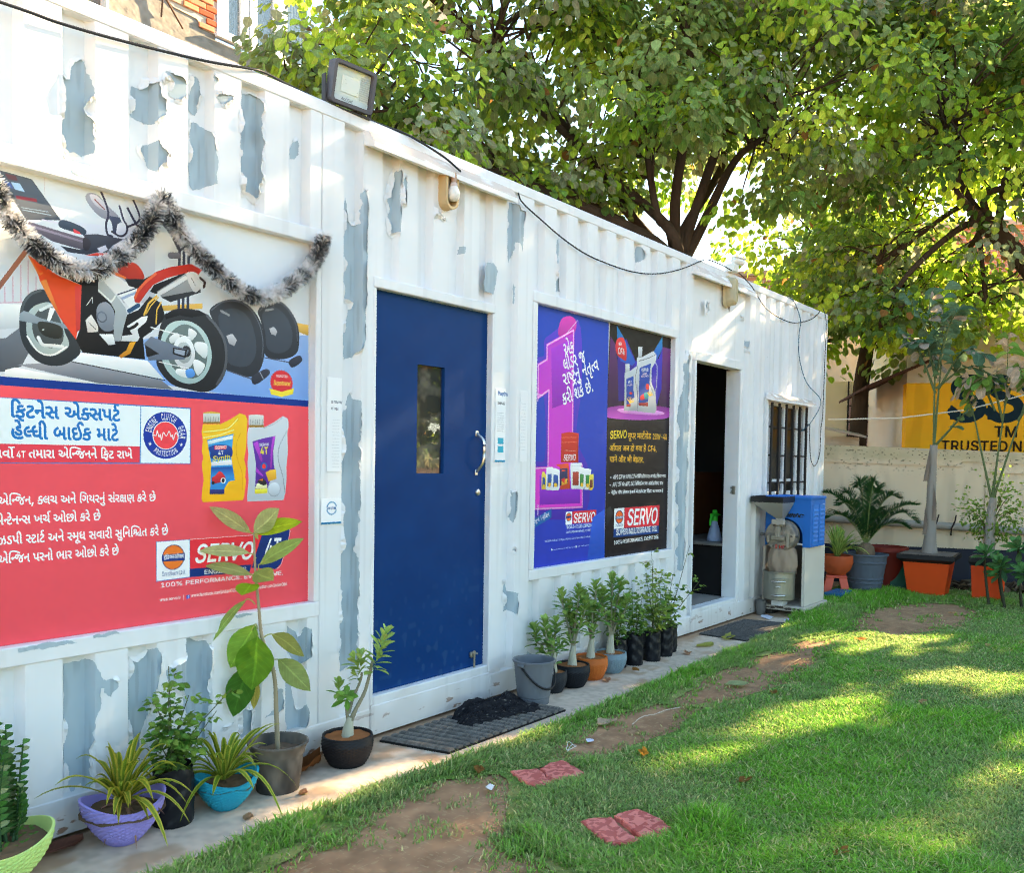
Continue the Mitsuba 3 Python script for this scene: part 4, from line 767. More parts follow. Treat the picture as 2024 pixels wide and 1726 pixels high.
PRINT_1 = """\
picture;dce3e8/b9bec6;p;1151,2281 2536,2671 2547,1557 1148,1552
picture;cda550;p;1849,1905 2020,1939 2020,1918 1849,1885
picture;cda550;p;2484,1924 2544,1922 2544,1875 2485,1886
picture;8aa6d0/6f93cc;p;1506,1688 1835,1788 2116,1828 2544,1876 2547,1589 2101,1592 1835,1610 1524,1672
picture;bcbec6;p;1507,2141 1820,2184 1820,1910 1697,1892
picture;c9ced4;p;1276,1829 1389,1840 1338,1758 1275,1744
picture;6a6f78/3f444c;p;1148,1690 1294,1718 1338,1758 1371,1686 1343,1630 1294,1609 1148,1590
picture;e6eaf0;p;1292,1614 1324,1625 1611,1594 1291,1594
picture;8d9099/5d6068;p;1329,1635 1509,1662 1846,1625 1894,1593 1754,1594 1611,1594 1443,1616
picture;cfdaea;p;1541,1697 1790,1693 1860,1626 1517,1664
picture;23252a;w1.7;1509,1662 1860,1626
picture;98624c;w7.5;1264,1865 1365,2023
picture;c2a2b0;w1.9;1292,1884 1292,1835
picture;c2a2b0;w1.9;1317,1922 1317,1839
picture;c2a2b0;w1.9;1342,1964 1342,1843
picture;c2a2b0;w1.9;1366,1983 1365,1846
picture;c2a2b0;w1.9;1391,1934 1390,1850
picture;c2a2b0;w1.9;1264,1828 1346,1843
picture;c8b8b6;w0.8;1419,2275 1419,2215
picture;5b636e/454b55;p;1213,2257 1280,2258 1378,2255 1474,2140 1358,2117 1280,2227
picture;6c4a50;p;1293,2252 1328,2252 1334,2237 1303,2236
picture;a9c6e6;p;1312,2228 1340,2231 1356,2207 1326,2207
picture;4f66a0;p;1289,2226 1308,2227 1322,2209 1303,2211
picture;8a3c44;p;1326,2189 1392,2194 1396,2183 1330,2179
picture;7f97ac;w0.8;1344,2154 1431,2159
picture;7f97ac;w1.1;1349,2147 1441,2150
picture;746a74/4a454e;p;1363,2113 1572,2094 1576,2082 1564,2056 1543,2054 1446,2063 1368,2092
picture;8e8290;w3.8;1373,2100 1546,2083
picture;d5c8d6;w1.8;1412,2129 1464,2129
picture;3c4654;s;1466,2133 1487,2144 1538,2136 1561,2123 1554,2108 1515,2110 1471,2116
picture;d8474c;p;1515,2121 1538,2115 1542,2107 1517,2107
picture;3a3c46;p;1549,2107 1597,2120 1699,2122 1657,2092 1635,2061 1607,2059 1562,2040 1497,2037 1471,2053 1543,2053 1575,2076
picture;342f36;s;1551,2097 1572,2094 1577,2079 1567,2056 1551,2058
picture;d0cdd6;p;1599,2070 1629,2087 1640,2073 1613,2057
picture;a6a6b0/83838e;s;1559,2234 1570,2257 1602,2257 1637,2229 1679,2196 1629,2179 1589,2197
picture;c6c2ca;s;1575,2253 1599,2254 1629,2232 1635,2210 1602,2215 1578,2236
picture;8a2c34;w1.8;1591,2239 1626,2213
picture;3e4458;p;1640,2193 1682,2197 1690,2182 1674,2171 1668,2135 1657,2138 1654,2166
picture;3c3c4e;w4.0;1613,2273 1626,2247 1637,2218 1640,2193 1632,2162 1637,2128 1654,2124
picture;3c3c4e;w3.8;1654,2140 1685,2130 1707,2146 1710,2171 1696,2194 1682,2237
picture;3c3c4e;w3.8;1733,2273 1748,2244 1759,2214 1748,2192 1710,2168
picture;3c3c4e;w4.6;1713,2236 1751,2177
picture;3c4254;w5.7;1921,2156 1917,1907
picture;3c4254;w5.7;1940,2160 1936,1910
picture;3c4254;w5.7;1960,2164 1956,1913
picture;43434c;w13.0;1854,2220 1892,2185 1921,2135
picture;74747e;w11.9;1883,2099 1914,2105
picture;33373f;s;2052,1917 2107,1960 2173,1977 2240,1958 2293,1901 2315,1823 2311,1757 2286,1696 2242,1670 2175,1679 2125,1696 2108,1799 2076,1865
picture;33373f;s;2279,1946 2327,1993 2381,2005 2437,1979 2484,1918 2494,1843 2476,1788 2402,1758 2320,1765 2311,1837 2293,1908
picture;565b66;w2.5;2060,1918 2109,1956 2173,1971 2236,1952 2284,1896 2305,1822 2301,1756
picture;565b66;w2.2;2288,1947 2332,1988 2381,1999 2432,1974 2475,1915 2485,1842
picture;474e59/3b414b;s;2092,1902 2165,1940 2232,1914 2267,1839 2268,1760 2225,1712 2141,1718 2116,1800
picture;474e59/3b414b;s;2301,1938 2354,1975 2418,1947 2456,1884 2447,1816 2392,1783 2329,1795 2315,1867
picture;a8a8ae;p;2128,1826 2157,1837 2178,1814 2166,1788 2141,1796
picture;a8a8ae;p;2337,1881 2360,1891 2378,1875 2369,1853 2346,1860
picture;8c9098;w4.9;2104,1921 2140,1909
picture;8c9098;w4.4;2319,1955 2354,1964
picture;4a4e5c;w2.5;2133,1687 2251,1662
picture;4a4e5c;w2.2;2311,1757 2448,1748
picture;2f323e;s;2251,1671 2321,1710 2339,1689 2268,1640
picture;2f323e;s;2439,1754 2495,1784 2510,1761 2458,1728
picture;888c98;w2.2;2290,1695 2308,1668
motorcycle_print;2a3036;s;1413,1896 1372,1878 1346,1840 1337,1789 1339,1740 1353,1696 1386,1657 1431,1642 1478,1647 1517,1670 1541,1701 1525,1747 1501,1784 1462,1837 1436,1876
motorcycle_print;4a5258;w3.8;1405,1890 1373,1872 1351,1837 1342,1790
motorcycle_print;aab8b8/8a9898;s;1439,1854 1398,1844 1368,1816 1359,1773 1364,1724 1390,1689 1435,1674 1474,1690 1501,1720 1486,1762 1470,1819
motorcycle_print;454c4e;s;1443,1842 1401,1825 1379,1783 1383,1738 1405,1710 1443,1702 1478,1726 1478,1781
motorcycle_print;dfe6e6;w2.7;1362,1732 1397,1686 1443,1678 1493,1712
motorcycle_print;cfd6d6;w5.8;1398,1732 1412,1710 1443,1710 1478,1710
motorcycle_print;cdd4d4;w5.0;1405,1825 1428,1840 1439,1846
motorcycle_print;8e9aa4/76828c;p;1339,1805 1353,1816 1405,1798 1498,1787 1498,1773 1405,1777 1336,1781
motorcycle_print;2a2b26;s;1401,1786 1470,1780 1474,1741 1435,1736 1403,1752
motorcycle_print;e2e8ea;p;1436,1839 1454,1837 1436,1791 1426,1793
motorcycle_print;b8bcb8;w1.7;1411,1759 1416,1761
motorcycle_print;151518;p;1537,1932 1603,1963 1666,1912 1710,1852 1754,1875 1799,1932 1845,1914 1864,1860 1804,1801 1772,1776 1781,1696 1688,1696 1547,1697 1525,1739 1537,1776
motorcycle_print;e8562c/c9402c;p;1367,2001 1398,1940 1404,1921 1436,1861 1470,1807 1525,1739 1529,1767 1539,1777 1544,1931 1463,1951 1398,1986
motorcycle_print;f07a3a;p;1404,1921 1424,1932 1468,1819 1436,1861
motorcycle_print;c43c36;p;1521,1926 1544,1931 1539,1777 1525,1763
motorcycle_print;f08040;w2.7;1368,1998 1402,1943 1411,1950
motorcycle_print;17171b;p;1369,2009 1402,2021 1486,1959 1605,1959 1601,1938 1542,1932 1459,1958 1398,1982
motorcycle_print;d8d8d4;w1.2;1387,1999 1455,1963
motorcycle_print;8b929e/666d78;s;1603,1870 1632,1886 1658,1865 1666,1825 1658,1791 1628,1782 1605,1801 1597,1836
motorcycle_print;59616e;e;1617,1831 19,20
motorcycle_print;7b828e;e;1617,1831 14,15
motorcycle_print;e4e8ec/cfd5da;p;1607,1972 1649,1997 1701,1971 1749,1950 1736,1906 1745,1899 1723,1875 1688,1911 1675,1917
motorcycle_print;2a3852;w2.1;1675,1919 1745,1953
motorcycle_print;8fa2c0;w4.6;1692,1908 1745,1937
motorcycle_print;aab2b6/8c9498;p;1603,1959 1615,1966 1671,1913 1705,1876 1711,1852 1699,1809 1686,1753 1662,1751 1660,1804 1666,1858 1651,1883 1603,1918
motorcycle_print;d4d8d8;w2.9;1605,1923 1651,1889 1666,1912
motorcycle_print;cf4332/a83228;s;1649,1995 1679,2025 1731,2045 1763,2028 1774,1992 1701,1982
motorcycle_print;e8703a;w4.5;1655,1996 1703,1984
motorcycle_print;d84434;p;1558,2037 1595,2053 1636,2060 1636,2049
motorcycle_print;201e24;p;1701,1980 1776,1992 1859,2047 1804,1988 1754,1953 1718,1957
motorcycle_print;cc3c30/b03028;p;1738,1919 1749,1950 1781,1989 1822,2026 1883,2056 1970,2083 2018,2069 2000,2046 1941,2042 1869,2012 1813,1977 1790,1948 1758,1901 1741,1902
motorcycle_print;e2603a;w4.6;1741,1917 1754,1946 1785,1985 1822,2019
motorcycle_print;1c1c20;p;1799,1949 1817,1978 1941,2043 1946,2032 1845,1961 1827,1945
motorcycle_print;a9abae/77797c;p;1827,1954 1941,2038 1985,2054 2013,1988 1883,1928 1850,1932
motorcycle_print;303236;p;1845,1936 2011,1990 2012,1980 1883,1923
motorcycle_print;d8d8da;s;1951,2045 1995,2052 2010,2001 1986,1977 1961,2006
motorcycle_print;e6e6ea;w7.8;1838,1949 1946,2025
motorcycle_print;33353a;w1.1;1970,2030 1990,2002
motorcycle_print;3a2c2c;w4.9;2010,2036 2031,2022 2026,2003
motorcycle_print;d2a848;w3.8;1827,1937 1795,1906 1777,1861
motorcycle_print;d2a848;w2.6;1845,1918 1827,1885 1825,1834
motorcycle_print;d2a848;w2.1;1834,1934 1804,1899 1786,1867
motorcycle_print;d69a2c/a86a20;p;1721,1753 1745,1758 1723,1712 1688,1691 1679,1699 1708,1723
motorcycle_print;c9c5c0;p;1558,1811 1578,1834 1603,1797 1603,1776 1566,1770
motorcycle_print;3a3a3c;w1.0;1570,1805 1595,1783
motorcycle_print;e0e0e0;w1.0;1562,1864 1582,1895 1584,1875
motorcycle_print;c8cdd2;p;1607,1769 1658,1775 1666,1739 1641,1734
motorcycle_print;d5d8da;p;1710,1810 1767,1852 1791,1859 1786,1837 1750,1803 1759,1774 1750,1759 1688,1754 1692,1773 1732,1782
motorcycle_print;16161a;w5.5;1714,1798 1741,1814 1750,1824
motorcycle_print;2b4a6a;w7.5;1718,1866 1754,1892
motorcycle_print;26282c;s;1883,1889 1922,1905 1971,1910 2031,1901 2078,1867 2120,1813 2136,1750 2126,1680 2090,1622 2038,1594 1967,1597 1894,1611 1846,1651 1825,1696 1832,1783 1850,1850
motorcycle_print;50535a;w5.9;2042,1893 2083,1858 2118,1808 2129,1749 2120,1684 2087,1628
motorcycle_print;b2c6c4/8ea4a4;s;1922,1859 1981,1858 2032,1825 2058,1769 2059,1710 2027,1649 1972,1621 1913,1630 1865,1670 1841,1733 1846,1785 1874,1836
motorcycle_print;5c6a6a;s;1927,1843 1981,1841 2022,1805 2042,1749 2032,1685 1992,1646 1942,1646 1894,1677 1865,1731 1869,1788
motorcycle_print;d2dada;s;1961,1834 1996,1820 1976,1791 1961,1794
motorcycle_print;d2dada;s;1991,1784 2040,1781 2035,1726 1991,1753
motorcycle_print;d2dada;s;1987,1717 2032,1699 2002,1655 1982,1689
motorcycle_print;d2dada;s;1913,1674 1962,1670 1952,1642 1908,1656
motorcycle_print;d2dada;s;1879,1789 1912,1810 1922,1789 1888,1768
motorcycle_print;4f86c8;s;1947,1669 1977,1680 1987,1654 1957,1643
motorcycle_print;c9cccf;e;1941,1738 47,63
motorcycle_print;9ba2a4;e;1941,1738 32,41
motorcycle_print;2a2c30;e;1951,1744 19,22
motorcycle_print;1d1d21;p;1860,1875 1922,1905 1981,1906 2001,1911 2042,1898 1971,1877 1922,1879 1864,1856
motorcycle_print;6c7686/565f6e;p;1777,1755 1804,1784 1903,1761 1962,1750 1942,1712 1795,1694
motorcycle_print;19191d;p;1893,1753 1954,1751 1948,1719 1893,1728
motorcycle_print;8a94a4;p;1900,1748 1946,1746 1942,1726 1900,1733
motorcycle_print;19191d;p;1780,1751 1837,1723 1787,1705
motorcycle_print;e2e2e2;w2.0;1804,1818 1966,1799
motorcycle_print;d2d2d2;w1.7;1837,1693 1962,1679
award_badge;c8323a;z;2402,1659 61,55
award_badge;e8c83c;p;2339,1630 2403,1620 2468,1640 2463,1614 2403,1598 2348,1605
award_badge;f4e8e0;t10;0.011885 0.00039594 -0.00044231 0.013277 2373 1680.4;l397,0,0 l95,641,0 l281,1242,0 l95,1808,0 l73,2409,0 l411,3139,0 l95,3785,0 l84,4386,0
award_badge;e8c850;t10;0.015844 0.00025617 0.0036829 0.027585 2358.8 1646.6;l397,0,0 l915,641,0 l843,1232,0 l614,1845,0 l852,2428,0 l578,2820,0 l852,3432,0 l507,3809,0 l773,4370,0 l597,4961,0
red_panel;e2505a/d94a54;p;1148,1563 1275,1564 2547,1564 2551,1216 2559,432 1143,563
blue_band;12327e;p;1148,1589 1277,1592 2547,1591 2547,1564 1277,1563 1148,1563
text_panel;2d70ae;p;1217,1524 1277,1524 1970,1527 1971,1309 1216,1307
text_panel;d6dee8;p;1217,1522 1277,1522 1763,1522 1760,1313 1216,1309
text_panel;d6dee8;p;1766,1522 1967,1523 1967,1312 1764,1312
text_panel;d6404e;p;1216,1373 1277,1372 1761,1373 1760,1313 1216,1309
lettering;1d6cb0;t30;0.064075 0.00056482 -0.00059525 0.067527 1306.2 1460.3;g627,0,0 g42,265,0 g31,776,0 g40,1227,0 g65,1773,0 g53,1773,0 g3,2484,0 g16,2783,0 g133,3666,0 g53,4157,0 g41,4868,0 g31,5436,0 g676,5806,0
lettering;1d6cb0;t30;0.061729 0.00039822 -0.00044804 0.069452 1309.1 1389.6;g54,0,0 g65,607,0 g160,633,0 g39,1050,0 g59,1656,0 g3,1921,0 g43,2220,0 g57,2954,0 g10,3219,0 g21,3853,0 g3,4364,0 g45,4663,0 g57,5257,0 g31,5522,0 g65,5971,0
lettering;f4f0f0;t26;0.043615 5.8648e-05 -5.4609e-05 0.040611 1250.5 1326.2;g53,0,0 g50,711,0 g426,1288,0
lettering;f4f0f0;t26;0.023312 0.00025503 -0.00032936 0.030107 1326.1 1326.4;l1372,0,0 l411,648,0
lettering;f4f0f0;t26;0.040392 0.00023547 -0.00025466 0.043684 1364.9 1326.5;g36,0,0 g45,572,0 g57,1166,0 g47,1431,0 g57,1876,0 g3,2141,0 g16,2440,0 g406,3323,0 g152,3588,0 g28,3897,0 g40,4699,0 g40,5245,0 g65,5791,0 g3,5791,0 g627,6090,0 g42,6355,0 g31,6866,0 g3,7317,0 g47,7616,0 g57,8061,0 g22,8326,0 g65,9072,0
lettering;f6e6e4;t22;0.037206 -0.00015944 0.00018801 0.043873 1268.2 1171;g16,0,0 g406,883,0 g152,1148,0 g28,1457,0 g40,2259,0 g696,2805,0 g3,3073,0 g133,3372,0 g48,3835,0 g26,4486,0 g3,5146,0 g7,5445,0 g40,6328,0 g65,6874,0 g3,6874,0 g629,7173,0 g23,7438,0 g46,8092,0 g47,8686,0 g473,9131,0 g60,9677,0 g5,9677,0 g3,9677,0 g53,9976,0 g5,10687,0 g47,10687,0 g129,11132,0 g35,11849,0 g3,12670,0 g21,12969,0 g47,13480,0 g65,13890,0 g3,13925,0 g27,14224,0 g65,14924,0
lettering;f6e6e4;t22;0.037504 7.5274e-05 -8.8069e-05 0.043879 1263.3 1105.7;g45,0,0 g65,594,0 g765,594,0 g31,850,0 g65,1299,0 g40,1301,0 g152,1847,0 g53,2160,0 g3,2871,0 g22,3170,0 g26,3916,0 g131,4576,0 g3,4576,0 g19,4875,0 g27,6023,0 g68,6761,0 g3,7026,0 g21,7325,0 g47,7836,0 g65,8246,0 g3,8281,0 g27,8580,0 g65,9280,0
lettering;f6e6e4;t22;0.037958 -8.8667e-05 0.00010688 0.045754 1267.7 1040.4;g29,0,0 g33,698,0 g41,1179,0 g59,1747,0 g3,2012,0 g768,2311,0 g31,2757,0 g57,3208,0 g31,3473,0 g676,3843,0 g3,3924,0 g7,4223,0 g40,5106,0 g65,5652,0 g3,5652,0 g165,5951,0 g477,6436,0 g61,7030,0 g39,7030,0 g3,7636,0 g53,7935,0 g50,8646,0 g57,9223,0 g47,9488,0 g653,9933,0 g3,10198,0 g484,10497,0 g60,11208,0 g628,11208,0 g40,11473,0 g632,12019,0 g389,12284,0 g36,13177,0 g3,13749,0 g21,14048,0 g47,14559,0 g65,14969,0 g3,15004,0 g27,15303,0 g65,16003,0
lettering;f6e6e4;t22;0.035906 -6.8578e-05 8.6382e-05 0.045227 1267.5 977.32;g16,0,0 g406,883,0 g152,1148,0 g28,1457,0 g40,2259,0 g3,2805,0 g41,3104,0 g47,3672,0 g40,4117,0 g68,4663,0 g3,4928,0 g44,5227,0 g57,6036,0 g47,6301,0 g3,6746,0 g19,7045,0 g27,8193,0 g68,8931,0 g3,9196,0 g21,9495,0 g47,10006,0 g65,10416,0 g3,10451,0 g27,10750,0 g65,11450,0
round_emblem;1c3690;e;1864,1417 90,89
round_emblem;f0f0f0;e;1865,1417 54,54
round_emblem;e0444c;e;1865,1417 51,51
round_emblem;f6e8e8;w1.5;1816,1417 1826,1416 1830,1434 1837,1410 1843,1420 1847,1399 1855,1428 1863,1418 1869,1417 1880,1434 1886,1413 1893,1421 1896,1402 1907,1429 1917,1416
round_emblem;f0f0f4;t20;0.0026052 0.012409 -0.032308 0.006783 1805.9 1426;l95,0,0
round_emblem;f0f0f4;t20;0.0044505 0.011873 -0.030912 0.011587 1807.5 1433.8;l300,0,0
round_emblem;f0f0f4;t20;0.0063724 0.010962 -0.02854 0.016591 1811 1443;l141,0,0
round_emblem;f0f0f4;t20;0.0077691 0.01002 -0.026089 0.020228 1816.1 1451.4;l234,0,0
round_emblem;f0f0f4;t20;0.009036 0.0088947 -0.023159 0.023526 1819.6 1456.1;l300,0,0
round_emblem;f0f0f4;t20;0.010276 0.0074271 -0.019337 0.026756 1826.7 1462.9;l95,0,0
round_emblem;f0f0f4;t20;0.01258 0.0025042 -0.006445 0.032377 1848.3 1474.2;l73,0,0
round_emblem;f0f0f4;t20;0.012811 0.00063679 -0.0016388 0.032972 1857.8 1476;l281,0,0
round_emblem;f0f0f4;t20;0.012765 -0.0012641 0.0032534 0.032852 1865.4 1476.4;l424,0,0
round_emblem;f0f0f4;t20;0.012409 -0.00325 0.0083643 0.031935 1875.3 1475.4;l411,0,0
round_emblem;f0f0f4;t20;0.011754 -0.0051373 0.013221 0.030249 1883.7 1473.2;l73,0,0
round_emblem;f0f0f4;t20;0.010736 -0.0070191 0.018065 0.027631 1892.6 1469.3;l161,0,0
round_emblem;f0f0f4;t20;0.0068234 -0.013894 0.029632 0.014552 1914.7 1448.7;l141,0,0
round_emblem;f0f0f4;t20;0.0041631 -0.014909 0.031796 0.0088786 1919.9 1437.9;l95,0,0
round_emblem;f0f0f4;t20;0.0014804 -0.015408 0.032861 0.0031572 1922.5 1428.6;l2,0,0
round_emblem;f0f0f4;t20;-0.0013379 -0.015421 0.032889 -0.0028534 1923.5 1417.6;l384,0,0
round_emblem;f0f0f4;t20;0.0098817 -0.0071926 0.016189 0.022242 1813.6 1354.9;l375,0,0
round_emblem;f0f0f4;t20;0.01078 -0.0057602 0.012965 0.024263 1822.7 1348.5;l384,0,0
round_emblem;f0f0f4;t20;0.011528 -0.0040613 0.0091414 0.025947 1833.1 1343.3;l321,0,0
round_emblem;f0f0f4;t20;0.01201 -0.0022662 0.0051008 0.027033 1845.5 1339.3;l411,0,0
round_emblem;f0f0f4;t20;0.012206 -0.00063425 0.0014276 0.027473 1856.5 1337.4;l95,0,0
round_emblem;f0f0f4;t20;0.012171 0.0011208 -0.0025228 0.027394 1867.3 1337.1;l73,0,0
round_emblem;f0f0f4;t20;0.011871 0.0029097 -0.0065494 0.026719 1879.8 1338.5;l411,0,0
round_emblem;f0f0f4;t20;0.011449 0.0042788 -0.0096311 0.025769 1890.2 1341.3;l234,0,0
round_emblem;f0f0f4;t20;0.010797 0.0057285 -0.012894 0.024301 1898.2 1344.3;l321,0,0
round_emblem;f0f0f4;t20;0.0097173 0.0074132 -0.016686 0.021872 1909.8 1350.8;l300,0,0
round_emblem;f0f0f4;*;1801,1383 8,8
round_emblem;f0f0f4;*;1930,1383 8,8
yellow_bottle_print;f0b42c/e2a41c;p;2024,1466 2103,1470 2153,1493 2193,1518 2221,1512 2231,1491 2228,1438 2225,1374 2216,1331 2226,1294 2221,1257 2226,1241 2217,1177 2211,1161 2025,1158 2019,1172 2022,1207 2028,1245 2022,1289 2019,1309 2026,1334 2019,1360 2024,1400 2018,1436
yellow_bottle_print;f8dc80;w2.1;2027,1436 2094,1444 2142,1456 2184,1494
yellow_bottle_print;f8dc80;w2.1;2027,1413 2100,1426 2166,1449
yellow_bottle_print;c88a18;w1.3;2197,1437 2178,1389 2182,1336 2207,1270 2207,1204
yellow_bottle_print;cfd0c8/a2a29a;p;2025,1512 2061,1519 2101,1515 2101,1472 2025,1469
yellow_bottle_print;8a6424;p;2025,1475 2102,1479 2102,1471 2025,1468
yellow_bottle_print;c8a040;p;2025,1512 2061,1519 2101,1515 2101,1512 2025,1509
yellow_bottle_print;74746c;w1.1;2035,1495 2035,1477
yellow_bottle_print;74746c;w1.1;2047,1495 2047,1478
yellow_bottle_print;74746c;w1.1;2058,1496 2058,1478
yellow_bottle_print;74746c;w1.2;2070,1496 2070,1479
yellow_bottle_print;74746c;w1.2;2082,1497 2082,1479
yellow_bottle_print;74746c;w1.2;2094,1498 2094,1480
yellow_bottle_print;3f92c8/2e78b8;p;2043,1405 2100,1418 2164,1433 2154,1336 2172,1244 2143,1239 2122,1211 2122,1189 2056,1190 2062,1309
yellow_bottle_print;c6dcec;p;2046,1401 2100,1413 2161,1428 2160,1412 2103,1400 2049,1386
yellow_bottle_print;1d3a80;s;2050,1376 2100,1388 2154,1378 2151,1336 2065,1330 2058,1355
yellow_bottle_print;dfe8ee;p;2061,1317 2154,1328 2158,1307 2062,1302
yellow_bottle_print;1c4290/3a8cc8;p;2062,1296 2159,1299 2168,1257 2125,1250 2062,1248
yellow_bottle_print;b82c34;s;2065,1253 2080,1263 2101,1281 2125,1260 2122,1242 2074,1232
yellow_bottle_print;d8d8d8;e;2117,1243 12,12
yellow_bottle_print;26262c;e;2117,1243 7,9
yellow_bottle_print;26262c;e;2071,1234 7,7
yellow_bottle_print;262c66;p;2056,1208 2122,1207 2122,1188 2056,1189
yellow_bottle_print;c83444;p;2076,1383 2134,1385 2130,1369 2076,1367
yellow_bottle_print;f6f0f0;t16;0.016081 0.0010905 0.00052247 0.016343 2079.4 1369;l397,0,0 l95,641,0 l384,1242,0 l456,1869,0 l321,2525,0
yellow_bottle_print;f2f2f4;t20;0.020682 0.0018832 -0.0018666 0.0205 2092.8 1346;l1372,0,0 l411,648,0
yellow_bottle_print;dcc83c;t16;0.030717 0.0031238 0.0027617 0.028665 2066.5 1319.5;l397,0,0 l998,641,0 l773,1203,0 l889,1794,0 l670,2121,0
silver_bottle_print;c2c8ce/a4acb4;p;2237,1462 2314,1465 2360,1486 2410,1517 2437,1506 2441,1478 2434,1444 2438,1367 2430,1297 2432,1256 2426,1186 2416,1156 2233,1155 2231,1177 2238,1243 2232,1310 2236,1350 2231,1390 2231,1438
silver_bottle_print;848c96;w1.9;2434,1456 2404,1410 2387,1366 2391,1316 2412,1256 2423,1192
silver_bottle_print;9aa2ac;w1.6;2311,1462 2360,1479 2406,1508
silver_bottle_print;cfd0cc/a6a6a2;p;2237,1512 2273,1517 2311,1515 2311,1466 2237,1463
silver_bottle_print;96702c;p;2236,1471 2312,1474 2312,1465 2236,1462
silver_bottle_print;74747a;w1.2;2246,1494 2246,1473
silver_bottle_print;74747a;w1.2;2258,1495 2258,1473
silver_bottle_print;74747a;w1.2;2269,1495 2269,1474
silver_bottle_print;74747a;w1.2;2281,1496 2281,1474
silver_bottle_print;74747a;w1.2;2292,1496 2292,1475
silver_bottle_print;74747a;w1.2;2304,1497 2304,1475
silver_bottle_print;552a8c;p;2256,1404 2311,1419 2372,1431 2361,1365 2364,1311 2378,1248 2345,1239 2332,1207 2332,1188 2269,1186 2274,1310
silver_bottle_print;a03cb0;p;2260,1396 2299,1321 2308,1324 2282,1407
silver_bottle_print;a03cb0;p;2358,1427 2349,1376 2346,1294 2353,1294 2359,1376 2371,1430
silver_bottle_print;a03cb0;p;2275,1297 2312,1262 2307,1259 2274,1278
silver_bottle_print;e8a030;p;2322,1275 2345,1286 2375,1289 2378,1248 2345,1239 2338,1237
silver_bottle_print;e8d8a0;p;2280,1230 2329,1229 2332,1207 2269,1208
silver_bottle_print;2a2428;s;2283,1240 2309,1251 2329,1229 2312,1221 2286,1232
silver_bottle_print;d0662c;p;2286,1243 2309,1250 2309,1240
silver_bottle_print;dcc83c;p;2269,1206 2332,1207 2332,1188 2269,1186
silver_bottle_print;2c58a0;e;2314,1301 17,16
silver_bottle_print;d8383c;e;2314,1301 10,10
silver_bottle_print;98a0aa;e;2367,1204 34,32
silver_bottle_print;b4bcc4;e;2367,1204 30,29
silver_bottle_print;f2f0f4;t18;0.015133 0.00073724 0.00075849 0.014863 2289.2 1385.8;l397,0,0 l95,641,0 l384,1242,0 l456,1869,0 l321,2525,0
silver_bottle_print;e4cc38;t30;0.031969 0.001496 -0.0019066 0.040745 2294.6 1350.9;l1372,0,0 l411,648,0
brand_plate;14306e;p;2303,1032 2437,1034 2451,1024 2442,983 2405,882 2378,861 2252,878
brand_plate;dcdcec;w0.8;2437,1034 2452,1022 2443,983 2406,881 2379,861
brand_plate;d8323c;p;1968,1014 2306,1014 2254,874 1969,899
brand_plate;f0c8cc;w0.8;1968,1014 2303,1014
brand_plate;14306e;p;1968,899 2254,891 2246,862 1968,866
brand_plate;4a6aa8;p;1826,1015 1969,1015 1970,865 1827,862
brand_plate;e2e8ec;p;1829,1013 1967,1013 1968,868 1829,865
brand_plate;d8dce8;e;1898,950 49,50
brand_plate;26356e;e;1898,950 48,49
brand_plate;e8722c;e;1898,950 45,46
brand_plate;1c3274;p;1852,962 1947,963 1947,934 1852,937
brand_plate;eef0f6;t14;0.017768 7.8825e-05 -0.00010502 0.023672 1857.7 943.59;d11,0,0 d6,484,0 d607,491,0 d37,750,0 d51,1327,0 d44,1907,0 d21,2462,0 d51,3485,0 d54,4065,0
brand_plate;28407e;t10;0.023022 -0.00010522 0.00010374 0.022697 1849.6 880.43;l234,0,0 l773,440,0 l597,1031,0 l689,1644,0 l507,1886,0 l773,2447,0 l321,3038,0 l689,3803,0 l751,4045,0
brand_plate;f4f0f0;t22;0.083251 -0.0015639 0.023061 0.096177 1985.5 920.69;l397,0,0 l95,641,0 l384,1242,0 l456,1869,0 l321,2525,0
brand_plate;f4f0f0;t16;0.030282 -0.00071847 0.00056143 0.023663 2031.1 871.02;l95,0,0 l300,601,0 l141,1354,0 l234,2100,0 l300,2541,0 l95,3294,0 l1422,3896,0 l321,4164,0 l234,4929,0 l281,5370,0 l397,5935,0
brand_plate;f4f0f0;t24;0.062227 -0.0016978 0.013636 0.10684 2317.6 915.99;l1372,0,0 l411,648,0
lettering;f4e6e4;t16;0.033093 -0.00026791 0.00018703 0.023101 1843.2 838.32;l1360,0,0 l1359,648,0 l1359,1296,0 l1744,1945,0 l1422,2927,0 l375,3195,0 l95,3834,0 l384,4435,0 l137,5079,0 l321,5669,0 l384,6434,0 l292,7077,0 l2,7981,0 l300,8670,0 l73,9424,0 l95,10154,0 l1376,10755,0 l1422,11024,0 l95,11293,0 l456,11894,0 l95,12584,0 l384,13185,0 l472,13804,0 l411,14503,0 l234,15148,0 l292,15589,0 l95,16492,0 l1376,17093,0
lettering;f0dcd8;t10;0.013738 1.1562e-05 -1.486e-05 0.017655 1841.6 785.03;l984,0,0 l984,818,0 l984,1636,0 l1376,2455,0 l871,2723,0 l614,3251,0 l852,3834,0 l980,4226,0 l790,4769,0 l1376,5368,0 l689,5637,0 l773,5879,0
lettering;f0dcd8;w0.8;1943,800 1943,782
lettering;2a50a8;p;1954,797 1969,797 1969,783 1954,782
lettering;ffffff;t14;0.016902 -0.00025581 0.00024845 0.016416 1959.5 783.32;l647,0,0
